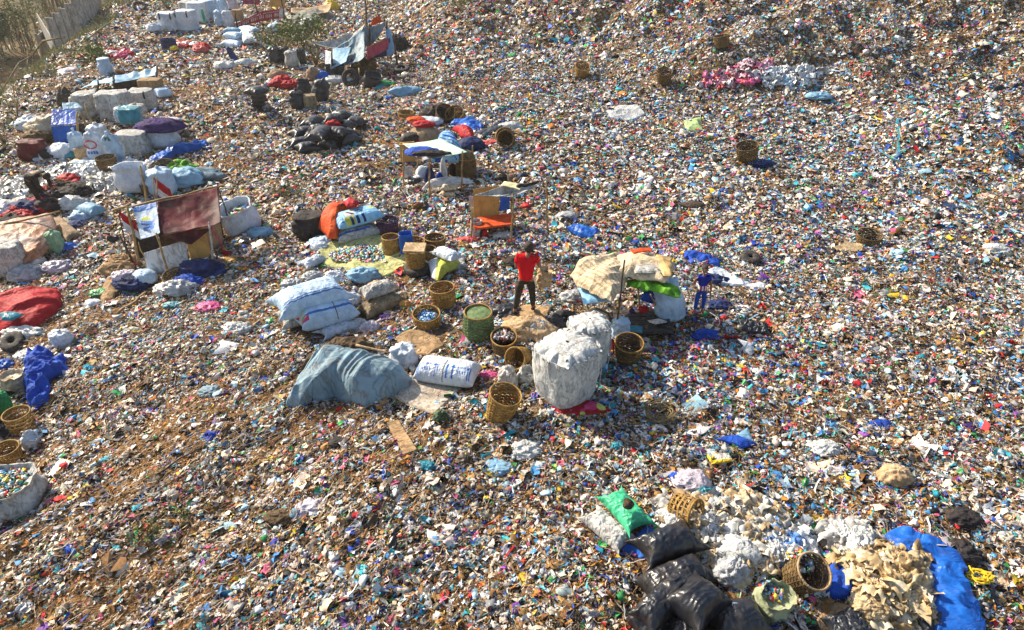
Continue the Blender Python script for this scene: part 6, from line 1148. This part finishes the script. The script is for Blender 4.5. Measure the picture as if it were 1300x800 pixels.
upbag(136, 94, .55, .55, .7, M_['bwhite'], 'white drum shaped sack standing above the awning', n=2.4, top='flat', wr=.03); upbag(194, 116, .9, .6, .55, M_['card'], 'brown cardboard box right of the awning', n=6, top='flat', prof='bale', wr=.02, name='box', cat='box'); sack((196, 119), (216, 116), .7, .45, M_['bwhite'], 'pale blue sack right of the brown cardboard box'); drape([(72, 92), (98, 86), (100, 90), (80, 97)], M_['lilac'], 'pale lilac sheet on the far left slope', H=.1, wr=.05)
# ================================================================ PLANTS, FOREST, FENCE
def leaves(n, cen, rad, ls, m, name, parent=None, elong=1.6, clump=7, dn=None):
    k = max(1, n // clump); c = RNG.normal(0, 1, (k, 3)); c /= np.maximum(1, np.linalg.norm(c, axis=1, keepdims=True) / 1.2); c = c * np.array(rad) * .75 + np.array(cen)
    P = np.repeat(c, clump, 0) + RNG.normal(0, 1, (k * clump, 3)) * np.array(rad) * .16; N = len(P)
    d = RNG.normal(0, 1, (N, 3)); d /= np.linalg.norm(d, axis=1, keepdims=True); e = np.cross(d, RNG.normal(0, 1, (N, 3))); e /= np.linalg.norm(e, axis=1, keepdims=True)
    L = ls * RNG.uniform(.6, 1.3, (N, 1)); W = L / elong * .5
    V = np.stack([P - d * L * .5, P + e * W, P + d * L * .5, P - e * W], 1).reshape(-1, 3); F = np.arange(N * 4).reshape(-1, 4)
    return build(name, V, F, m, parent)
def tree(x, y, z, h, label, m='leaf', nst=3, spread=.4, cr=1.2, n=900, group='trees beyond the wall', bare=False, ls=.16):
    t = thing('tree', (x, y, z), label, 'tree', group); P = []
    for k in range(nst):
        a = random.uniform(0, 6.28); s_ = random.uniform(.3, 1) * spread; bx = .12 * math.cos(a) * nst; by = .12 * math.sin(a) * nst; hh = h * random.uniform(.75, 1)
        P.append(tubeV(crook((bx, by, -.3), (bx + s_ * h * .3 * math.cos(a), by + s_ * h * .3 * math.sin(a), hh), 6, .08), [.05 - .006 * i for i in range(7)], 5))
        for q in range(5):
            f = random.uniform(.4, .95); a2 = random.uniform(0, 6.28); b0 = Vector((bx + s_ * h * .3 * math.cos(a) * f, by + s_ * h * .3 * math.sin(a) * f, hh * f)); P.append(tubeV(crook(b0, b0 + Vector((math.cos(a2) * h * .12, math.sin(a2) * h * .12, h * .14)), 3, .05), [.02, .015, .01, .006], 4))
    build('trunk', *merge(P), M_['bark'] if not bare else M_['dry'], t, True)
    leaves(n, (0, 0, h * .68), (cr, cr, h * .36), ls, M_[m], 'crown', t); return t
random.seed(77); k = 0
for i in range(46):
    py = random.uniform(-40, 120); fx = 125 - (py - 5) * (63 / 60.) if py < 70 else 56 - (py - 70) * 1.3
    px = fx - 14 - 130 * random.random() ** 1.2
    g = G(px, py); back = py < 15
    kind = random.choice([0, 0, 1, 2])
    tree(g.x, g.y, g.z, random.uniform(5.0, 7.5) if py < 40 else random.uniform(3, 4.5), ['brownish bare stemmed bush tree beyond the concrete wall', 'dark green leafy tree beyond the concrete wall', 'thin olive leafed tree beyond the concrete wall'][kind], ['dryleaf', 'dleaf', 'leaf'][kind] if kind else 'olive_leaf', nst=random.choice([4, 6, 8]), spread=.35, cr=random.uniform(.9, 1.5), n=[600, 1100, 800][kind], bare=kind == 0, ls=[.14, .2, .16][kind])
fence = thing('concrete_wall', G(95, 46), 'grey precast concrete panel wall running along the forest at the top left', 'wall')
FB = [G(*p) for p in ((56, 74), (64, 68), (72, 62), (80, 56), (88, 50), (96, 44), (104, 38), (111, 31), (118, 24), (125, 17), (131, 10))]
for i in range(len(FB) - 1):
    a, b = FB[i], FB[i + 1]; c = (a + b) / 2; L = (b - a).xy.length; rz = math.atan2(b.y - a.y, b.x - a.x)
    under(build('wall_panel', *boxV((c.x, c.y, (a.z + b.z) / 2 + .75), (L - .16, .07, 1.9 + .0), rz=rz), M_['concrete']), fence)
    under(build('post', *boxV((a.x, a.y, a.z + .8), (.14, .16, 2.1), rz=rz), M_['concrete']), fence)
def bush(px, py, h, r, m, label, n=260, ls=.12, stems=6, sm='dry', cz=.6):
    g = G(px, py); t = thing('shrub', g, label, 'shrub'); P = []
    for q in range(stems): a = random.uniform(0, 6.28); P.append(tubeV(crook((0, 0, -.05), (r * .8 * math.cos(a), r * .8 * math.sin(a), h * random.uniform(.6, 1)), 4, .04), [.02, .016, .012, .008, .005, .004], 4))
    build('stems', *merge(P), M_[sm], t, True); leaves(n, (0, 0, h * cz), (r, r, h * .35), ls, M_[m], 'foliage', t); return t
bush(360, 64, 1.4, 1.5, 'olive_leaf', 'large dry brown shrub left of the grey tent', 900, .13, 30); bush(385, 60, 1.6, 1.2, 'leaf', 'leafy shrub between the dry shrub and the grey tent', 600, .16, 14); bush(402, 84, 1.6, .5, 'olive_leaf', 'bundle of dry stems left of the grey tent', 120, .1, 20)
bush(406, 56, 1.5, .8, 'leaf', 'green leafy twigs above the left end of the grey tent', 260, .16, 8); bush(215, 12, 1.6, 1.2, 'olive_leaf', 'brown shrub above the white bulk bags', 500, .14, 20); bush(122, 80, 1.4, .6, 'leaf', 'green sapling with bare top on the far left slope', 260, .2, 6, cz=.35)
pole(G(126, 76), A(121, 36, G(126, 76)), .03, M_['bark'], None, 'bare_sapling', 5, 'thin bare sapling rising from the green leaves, far left slope', 'sapling', w=.06)
bush(190, 685, .25, .25, 'leaf', 'small green weed low on the left slope', 90, .06, 4); bush(230, 665, .2, .22, 'leaf', 'small weed above the lowest one on the left slope', 70, .05, 4); bush(22, 150, 1.8, .8, 'olive_leaf', 'dry stems at the far left edge', 60, .12, 8); bush(6, 186, 1.8, .7, 'olive_leaf', 'second clump of dry stems at the far left edge', 60, .12, 8); bush(585, 12, .9, 1.0, 'olive_leaf', 'dark dry shrub at the top centre', 300, .12, 14); bush(370, 248, .35, .5, 'olive_leaf', 'low dry twigs left of the orange cloth', 120, .07, 20); bush(480, 70, .9, .5, 'leaf', 'small green plant behind the grey tent', 160, .14, 5)
for (P, r, l) in (([(42, 92), (48, 84), (62, 74), (90, 71)], .05, 'curved pale branch arching over the grassy edge'), ([(38, 68), (52, 62), (66, 56)], .04, 'pale branch in front of the concrete wall'), ([(36, 92), (40, 76)], .05, 'short leaning pale branch at the grassy edge'), ([(56, 82), (50, 72)], .05, 'second short pale branch at the grassy edge'), ([(0, 122), (30, 96), (44, 88)], .045, 'long pale branch along the grassy edge')):
    Q = [G(*p) + Vector((0, 0, .9 if 0 < i else .1)) for i, p in enumerate(P)]; o = build('branch', *tubeV(Q, r, 5), M_['dry'], None, True); tag(o, l, 'branch')
# dry grass on the edge towards the forest (uncountable)
gv = []; n = 26000; yy = RNG.uniform(20, 60, n); xx = -(19.6 + .30 * (yy - 26)) - RNG.uniform(-.6, 7, n) ; c = height(xx, yy)
hgt = RNG.uniform(.06, .2, n) * (1 + 1.2 * (noise(xx * .7, yy * .7, 4) > .1)); a = RNG.uniform(0, 6.28, n); wv = .03; k = sstep(-.3, .5, noise(xx * .5, yy * .5, 8)) > RNG.random(n) * .8; xx, yy, c, hgt, a = xx[k], yy[k], c[k], hgt[k], a[k]
dx, dy = np.cos(a), np.sin(a); lx = RNG.normal(0, .18, len(xx)); ly = RNG.normal(0, .18, len(xx))
V = np.stack([np.stack([xx - dx * wv, yy - dy * wv, c - .02], -1), np.stack([xx + dx * wv, yy + dy * wv, c - .02], -1), np.stack([xx + lx + dx * .006, yy + ly + dy * .006, c + hgt], -1), np.stack([xx + lx - dx * .006, yy + ly - dy * .006, c + hgt], -1)], 1).reshape(-1, 3)
pg = np.array([(.34, .31, .10), (.24, .25, .08), (.36, .28, .14), (.16, .19, .06)]); cc = pg[RNG.integers(0, 4, len(xx))]
o = build('dry_grass', V, np.arange(len(V)).reshape(-1, 4), M_['bits'], None, cols=cc); tag(o, 'yellow green dry grass on the edge above the forest', None, None, 'stuff')
# haze: thin air towards the forest
# thin warm air over the dump, thickest to the eye at the far forest edge
hm = bpy.data.materials.new('haze'); hm.use_nodes = True; hn = hm.node_tree; hn.nodes.remove(hn.nodes['Principled BSDF'])
pv = hn.nodes.new('ShaderNodeVolumePrincipled'); pv.inputs['Color'].default_value = (1, .95, .86, 1); pv.inputs['Density'].default_value = 0.0005; pv.inputs['Anisotropy'].default_value = .35
hn.links.new(pv.outputs[0], hn.nodes['Material Output'].inputs['Volume'])
hz = build('haze', *boxV((0, 170, 8), (1200, 700, 52)), hm); tag(hz, kind='stuff')
LITTER_Q = 1.0
# ---------------------------------------------------------------- litter, uncountable small rubbish
PAL = np.array([(.78,.76,.74),(.62,.56,.48),(.50,.40,.29),(.72,.60,.46),(.40,.22,.08),(.22,.11,.035),(.09,.055,.03),(.012,.012,.014),(.30,.30,.31),(.46,.50,.54),
                (.06,.26,.56),(.02,.08,.46),(.03,.38,.48),(.62,.025,.03),(.66,.12,.24),(.66,.24,.03),(.68,.48,.03),(.04,.34,.09),(.24,.08,.40),(.38,.60,.74),(.03,.05,.12)])
#            wht  crm  tan  peach brn  dbrn vdk  blk  gry  bgry blu dblu cyan red pink org yel grn pur lblu navy
W_DEF = np.array([16, 11, 9, 10, 8, 6, 5, 6, 4, 5,   2.6, 1.4, 1.9, 2.2, 1.3, 1.8, 1.3, 1.4, .3, 2.2, 2])
W_BRN = np.array([8, 8, 12, 13, 20, 17, 9, 6, 2, 1.5,  1, .6, .9, 1, .7, 1.2, .7, .8, .3, 1, .7])
W_BLU = np.array([17, 6, 4, 4, 4, 4, 4, 7, 6, 9,     7, 3.5, 6, 1.6, 1.4, 1, .8, 1.8, .5, 8, 6])
W_CAP = np.array([12, 2, 1, 1, 1, 1, 2, 4, 3, 4,     13, 9, 8, 12, 5, 5, 5, 5, 2, 8, 5])
W_DRK = np.array([5, 4, 5, 4, 7, 8, 11, 13, 9, 5,    2.5, 1.5, 2.5, 2, 1.5, 1, .8, 1.4, .8, 1.5, 4])
W_WHT = np.array([40, 18, 5, 7, 2, 1, 1, 1.5, 2, 6,  1, .5, 1, 1, 1, .5, .5, .5, .3, 5, .5])
WS = np.stack([W_DEF, W_BRN, W_BLU, W_CAP, W_DRK, W_WHT]); WS = WS / WS.sum(1, keepdims=True)
def patch(x, y, cx, cy, rx, ry):       # soft patch round the ground point seen at a pixel, radii in metres
    g = G(cx, cy); return np.exp(-(((x - g.x) / rx) ** 2 + ((y - g.y) / ry) ** 2) * 1.2)
def zone_weights(x, y):
    n1 = .5 * noise(x * 2.6, y * 2.6, 77) + noise(x * .35 + y * .2, y * .55, 20) + .5 * noise(x * 1.1, y * 1.4, 3); n2 = .5 * noise(x * 2.1, y * 2.4, 71) + noise(x * .22, y * .4, 40) + .4 * noise(x * .9, y * .9, 9)
    n3 = .6 * noise(x * 2.8, y * 2.8, 73) + noise(x * .5, y * .5, 60) + .5 * noise(x * 1.5, y * 1.5, 6)
    z = np.zeros((6, len(x))); z[0] = .34
    q = -(x + 8.4) * .552 - (y - 11.6) * .834
    z[1] = sstep(.05, .75, n1) * .7 + .6 * sstep(-1, 2, q) * sstep(-.5, .4, n1) + .5 * sstep(-2, -9, x) * sstep(13, 18, y)
    z[2] = sstep(.1, .8, n2) * (.5 + .5 * sstep(-6, 6, x)) + 1.3 * patch(x, y, 1080, 500, 5.0, 3.0) * sstep(-.4, .3, n2) + 1.2 * patch(x, y, 1050, 690, 1.8, 1.0) + 1.0 * patch(x, y, 610, 420, 1.6, 1.3) + 2.2 * patch(x, y, 1150, 60, 16, 9) * sstep(-.7, .3, n2) + .35 * patch(x, y, 1150, 330, 7, 6) + .8 * patch(x, y, 1120, 180, 6, 5) + .8 * patch(x, y, 850, 540, 2.5, 1.2)+ .8 * patch(x, y, 500, 700, 3, 1.2)
    z[3] = 7.0 * patch(x, y, 880, 455, 1.9, 1.05) + 1.6 * patch(x, y, 440, 324, 1.0, .7) + 1.2 * patch(x, y, 745, 320, 3, 1.2) + .8 * patch(x, y, 790, 560, 1.2, .5) + .8 * patch(x, y, 600, 412, 1, .8)
    z[4] = sstep(.2, .7, n3) * 1.3 + 2.4 * sstep(.8, 2.5, height0(x, y)) * sstep(-.5, .3, n3)
    z[5] = 3.0 * patch(x, y, 60, 240, 4.0, 2.0) * sstep(-.9, -.1, n3) + 1.5 * patch(x, y, 150, 215, 3, 2) + .8 * patch(x, y, 970, 110, 4, 2)
    return z
def pick(x, y):
    z = zone_weights(x, y); z = z / z.sum(0); cum = np.cumsum(z, 0); r = RNG.random(len(x)); zi = (r[None] > cum[:-1]).sum(0)
    cw = np.cumsum(WS, 1)[zi]; r = RNG.random(len(x)); ci = (r[:, None] > cw[:, :-1]).sum(1)
    c = PAL[ci].copy(); c *= RNG.uniform(.72, 1.15, (len(x), 1)); c *= RNG.uniform(.92, 1.08, c.shape)
    return np.clip(c, .008, .85)
def inpoly(x, y, P):
    r = np.zeros(len(x), bool); n = len(P)
    for i in range(n):
        x1, y1 = P[i]; x2, y2 = P[(i + 1) % n]
        if y1 == y2: continue
        c = ((y1 > y) != (y2 > y)) & (x < (x2 - x1) * (y - y1) / (y2 - y1) + x1); r ^= c
    return r
def keep_mask(x, y):
    k = np.ones(len(x), bool)
    for cx, cy, r in EXC:
        k &= ~(((x - cx) ** 2 + (y - cy) ** 2) < (r * RNG.uniform(.8, 1.02, len(x))) ** 2)
    for P, frac in EXP:
        P = np.array(P); bb = (x > P[:, 0].min()) & (x < P[:, 0].max()) & (y > P[:, 1].min()) & (y < P[:, 1].max())
        idx = np.nonzero(bb)[0]
        if len(idx):
            ins = inpoly(x[idx], y[idx], P) & (RNG.random(len(idx)) < frac); k[idx[ins]] = False
    e = -(x + 19.6 + .30 * (y - 26)) + 1.2 * noise(y * .4, x * .4)
    k &= ~((RNG.random(len(x)) < sstep(.0, 3.0, e) * .93) & (y > 12))
    return k
def soil_thin(x, y): return (streak(x, y) * (.25 + .40 * sstep(4, -4, x)) if not THIN[0] else .30 * sstep(-5, 3, x))
THIN = [0]
def scatter(n, d0, d1, pw=1.0):
    """points in the wedge of ground the camera (and a step either side) sees"""
    u = RNG.random(n); d = (d0 ** pw + (d1 ** pw - d0 ** pw) * u) ** (1 / pw)
    t = RNG.uniform(-1, 1, n); x = t * (.80 * d + 2.2); y = d + RNG.uniform(-.2, .2, n)
    k = keep_mask(x, y); k &= RNG.random(n) > soil_thin(x, y); return x[k], y[k]
def normals(x, y):
    e = .12; gx = (height(x + e, y) - height(x - e, y)) / (2 * e); gy = (height(x, y + e) - height(x, y - e)) / (2 * e)
    n = np.stack([-gx, -gy, np.ones_like(x)], 1); return n / np.linalg.norm(n, axis=1, keepdims=True)
def frames(x, y, tilt, yaw=None):
    N = len(x); nn = normals(x, y) + RNG.normal(0, 1, (N, 3)) * tilt[:, None]; nn /= np.linalg.norm(nn, axis=1, keepdims=True)
    if yaw is None:
        yaw = RNG.uniform(0, 2 * math.pi, N); L = (RNG.random(N) < .75 * sstep(2, -3, x) * sstep(24, 13, y)); yaw = np.where(L, R(46) + RNG.normal(0, .3, N), yaw)
    a = np.stack([np.cos(yaw), np.sin(yaw), np.zeros(N)], 1); a -= nn * (a * nn).sum(1, keepdims=True); a /= np.linalg.norm(a, axis=1, keepdims=True)
    return a, np.cross(nn, a), nn
CH_V, CH_F, CH_C = [], [], []; _off = [0]
def push(P, F, c):            # P [N,k,3], F [f,4], c [N,f,3]
    N, k = P.shape[:2]; f = F[None] + (np.arange(N) * k)[:, None, None] + _off[0]
    CH_V.append(P.reshape(-1, 3)); CH_F.append(f.reshape(-1, 4)); CH_C.append(c.reshape(-1, 3)); _off[0] += N * k
def second(c, nf, p):
    N = len(c); out = np.repeat(c[:, None], nf, 1); alt = PAL[RNG.integers(0, len(PAL), N)]
    m = (RNG.random((N, nf)) < .5) & (RNG.random(N) < p)[:, None]; out = np.where(m[..., None], alt[:, None], out)
    return np.clip(out * RNG.uniform(.85, 1.1, (N, nf, 1)), 0, .85)
GR = np.array([[i, j] for i in (-1, 0, 1) for j in (-1, 0, 1)], float) * .5
GF = np.array([[0, 3, 4, 1], [1, 4, 5, 2], [3, 6, 7, 4], [4, 7, 8, 5]])
GR4 = np.array([[i, j] for i in range(4) for j in range(4)], float) / 3 - .5
GF4 = np.array([[i * 4 + j, i * 4 + 4 + j, i * 4 + 5 + j, i * 4 + 1 + j] for i in range(3) for j in range(3)])
def films(n, d0, d1, smin, smax, pw=1.0, grid=GR, GFx=GF, tilt=.55, zup=.3):
    x, y = scatter(n, d0, d1, pw); N = len(x)
    s = smin * (smax / smin) ** (RNG.random(N) ** 1.7); asp = RNG.uniform(.45, 1.0, N)
    a, b, nn = frames(x, y, np.full(N, tilt) * RNG.random(N)); k = len(grid)
    g = grid[None] * np.stack([s, s * asp], 1)[:, None] + RNG.normal(0, .13, (N, k, 2)) * s[:, None, None]
    z = RNG.normal(0, .16, (N, k)) * s[:, None]
    base = np.stack([x, y, height(x, y) + zup * s * RNG.random(N) + .012], 1)
    P = base[:, None] + g[..., :1] * a[:, None] + g[..., 1:] * b[:, None] + z[..., None] * nn[:, None]
    push(P, GFx, second(pick(x, y), len(GFx), .3))
CU = np.array([[i, j, k] for i in (-1, 1) for j in (-1, 1) for k in (-1, 1)], float) * .5
CF = np.array([[0, 1, 3, 2], [4, 6, 7, 5], [0, 4, 5, 1], [2, 3, 7, 6], [0, 2, 6, 4], [1, 5, 7, 3]])
def chunks(n, d0, d1, smin, smax, pw=1.0):
    x, y = scatter(n, d0, d1, pw); N = len(x); s = smin * (smax / smin) ** (RNG.random(N) ** 1.8)
    dim = np.stack([s, s * RNG.uniform(.35, .9, N), s * RNG.uniform(.15, .6, N)], 1)
    a, b, nn = frames(x, y, np.full(N, .5)); g = CU[None] * dim[:, None] * RNG.uniform(.55, 1.2, (N, 8, 3)) 
    base = np.stack([x, y, height(x, y) + .25 * s * RNG.random(N) + .01], 1)
    P = base[:, None] + g[..., :1] * a[:, None] + g[..., 1:2] * b[:, None] + g[..., 2:] * nn[:, None]
    push(P, CF, second(pick(x, y), 6, .15))
def ribbons(n, d0, d1, lmin, lmax, wd, pw=1.0, brown=False, curl=.5):
    x, y = scatter(n, d0, d1, pw); N = len(x); k = 5
    L = lmin * (lmax / lmin) ** (RNG.random(N) ** 1.5); a, b, nn = frames(x, y, np.full(N, .35))
    t = np.linspace(-.5, .5, k); bend = RNG.normal(0, curl, N)
    cx = t[None] * L[:, None]; cy = (t[None] ** 2 - .08) * (bend * L)[:, None] + RNG.normal(0, .03, (N, k)) * L[:, None]
    cz = .03 + RNG.random((N, k)) * .05 * L[:, None] * (2 if not brown else 1.2) + RNG.random(N)[:, None] * .03
    ww = wd * RNG.uniform(.5, 1.5, N); tw = RNG.normal(0, .5, (N, k))
    base = np.stack([x, y, height(x, y)], 1); side = []
    for sg in (-.5, .5):
        p = base[:, None] + cx[..., None] * a[:, None] + (cy + sg * ww[:, None])[..., None] * b[:, None] + (cz + sg * tw * ww[:, None])[..., None] * nn[:, None]; side.append(p)
    P = np.concatenate(side, 1); F = np.array([[i, i + 1, i + 1 + k, i + k] for i in range(k - 1)])
    c = pick(x, y)
    if brown: c = PAL[RNG.choice([2, 4, 4, 5, 5, 6, 3], N)] * RNG.uniform(.6, 1.2, (N, 1))
    push(P, F, second(c, k - 1, 0))
def lumps(n, d0, d1, smin, smax, pw=1.0):
    # crumpled bags and rags: small deformed closed forms
    nr, ns = 5, 8; ph = np.linspace(-1.45, 1.45, nr); th = np.linspace(0, 2 * math.pi, ns, endpoint=False); P_, T_ = np.meshgrid(ph, th, indexing='ij')
    g = np.stack([np.cos(P_) * np.cos(T_), np.cos(P_) * np.sin(T_), np.sin(P_)], -1).reshape(-1, 3); i = np.arange(nr * ns).reshape(nr, ns); j = np.roll(i, -1, 1)
    F = np.stack([i[:-1], j[:-1], j[1:], i[1:]], -1).reshape(-1, 4); x, y = scatter(n, d0, d1, pw); N = len(x); s = smin * (smax / smin) ** (RNG.random(N) ** 1.7) * .5
    dim = np.stack([s, s * RNG.uniform(.45, .9, N), s * RNG.uniform(.25, .55, N)], 1); a, b, nn = frames(x, y, np.full(N, .3))
    q = g[None] * dim[:, None] * RNG.uniform(.6, 1.3, (N, len(g), 1)); base = np.stack([x, y, height(x, y) + .15 * s], 1)
    push(base[:, None] + q[..., :1] * a[:, None] + q[..., 1:2] * b[:, None] + q[..., 2:] * nn[:, None], F, second(np.where((RNG.random(N) < .6)[:, None], PAL[RNG.choice([0, 0, 1, 8, 9, 7, 7, 19, 20, 10], N)] * RNG.uniform(.7, 1.1, (N, 1)), pick(x, y)), len(F), .12))
Q = LITTER_Q
lumps(int(3500 * Q), 3.2, 20, .07, .24, 1.2); lumps(int(6000 * Q), 18, 70, .14, .45, 1.4)
films(int(125000 * Q), 3.2, 17, .02, .095); films(int(135000 * Q), 15, 36, .04, .17); films(int(130000 * Q), 34, 75, .08, .30, 1.5)
films(int(9000 * Q), 3.2, 17, .08, .18, 1.0, GR4, GF4, .4, .15)
films(int(3500 * Q), 4, 60, .16, .36, 1.5, GR4, GF4, .35, .12)
chunks(int(22000 * Q), 3.2, 17, .02, .08); chunks(int(30000 * Q), 15, 38, .04, .13); chunks(int(26000 * Q), 34, 75, .08, .22, 1.5)
ribbons(int(7000 * Q), 3.2, 20, .06, .34, .016); ribbons(int(6000 * Q), 18, 60, .15, .6, .03, 1.4)
THIN[0] = 1
ribbons(int(85000 * Q), 3.2, 20, .05, .34, .006, brown=True, curl=.15); ribbons(int(22000 * Q), 18, 45, .12, .6, .015, 1.3, True, .2)
# soft crumpled film, smooth shaded, mixed in among the chips
CH_V2, CH_F2, CH_C2 = [], [], []; o2 = 0; THIN[0] = 0
for n_, d0, d1, s0, s1, pw in ((4500, 3.2, 18, .05, .17, 1.0), (3500, 16, 60, .12, .36, 1.4)):
    x, y = scatter(int(n_ * Q), d0, d1, pw); n_ = len(x); k = 6; s = s0 * (s1 / s0) ** (RNG.random(n_) ** 1.6); A_, B_, nn = frames(x, y, np.full(n_, .35))
    gr = np.array([[i, j] for i in range(k) for j in range(k)], float) / (k - 1) - .5; sd = RNG.uniform(0, 99, n_)[:, None]; uu, vv = gr[None, :, 0], gr[None, :, 1]
    rr_ = 1 + .5 * noise(uu * 2.6 + sd, vv * 2.6, sd + 9); u = uu * s[:, None] * rr_; v = vv * (s * RNG.uniform(.4, 1, n_))[:, None] * rr_
    w_ = s[:, None] * (.30 * ridge(uu * 2.4 + sd, vv * 2.4, sd, 2)) - s[:, None] * .5 * (uu ** 2 + vv ** 2); base = np.stack([x, y, height(x, y) + .03 + .1 * s], 1)
    P = base[:, None] + u[..., None] * A_[:, None] + v[..., None] * B_[:, None] + w_[..., None] * nn[:, None]; f = np.array([[i * k + j, (i + 1) * k + j, (i + 1) * k + j + 1, i * k + j + 1] for i in range(k - 1) for j in range(k - 1)])
    c = PAL[RNG.choice([0, 1, 1, 8, 9, 7, 19, 3, 3, 2, 4, 20, 5, 2], n_)] * RNG.uniform(.65, 1.05, (n_, 1)); c = np.where((RNG.random(n_) < .3)[:, None], pick(x, y), c)
    CH_V2.append(P.reshape(-1, 3)); CH_F2.append((f[None] + (np.arange(n_) * k * k)[:, None, None]).reshape(-1, 4) + o2); CH_C2.append(np.repeat(np.clip(c, 0, .8)[:, None], len(f), 1).reshape(-1, 3)); o2 += n_ * k * k
lf = build('loose_film', np.concatenate(CH_V2), np.concatenate(CH_F2), M_['filmbits'], None, True, cols=np.concatenate(CH_C2)); tag(lf, 'soft crumpled plastic film mixed into the rubbish carpet', None, None, 'stuff')
litter = build('litter', np.concatenate(CH_V), np.concatenate(CH_F), attr_mat('litter_bits', .6, .18, .35, 40), cols=np.concatenate(CH_C))
tag(litter, 'dense carpet of small crumpled rubbish covering the whole dump', None, None, 'stuff')
print('litter faces', len(litter.data.polygons))
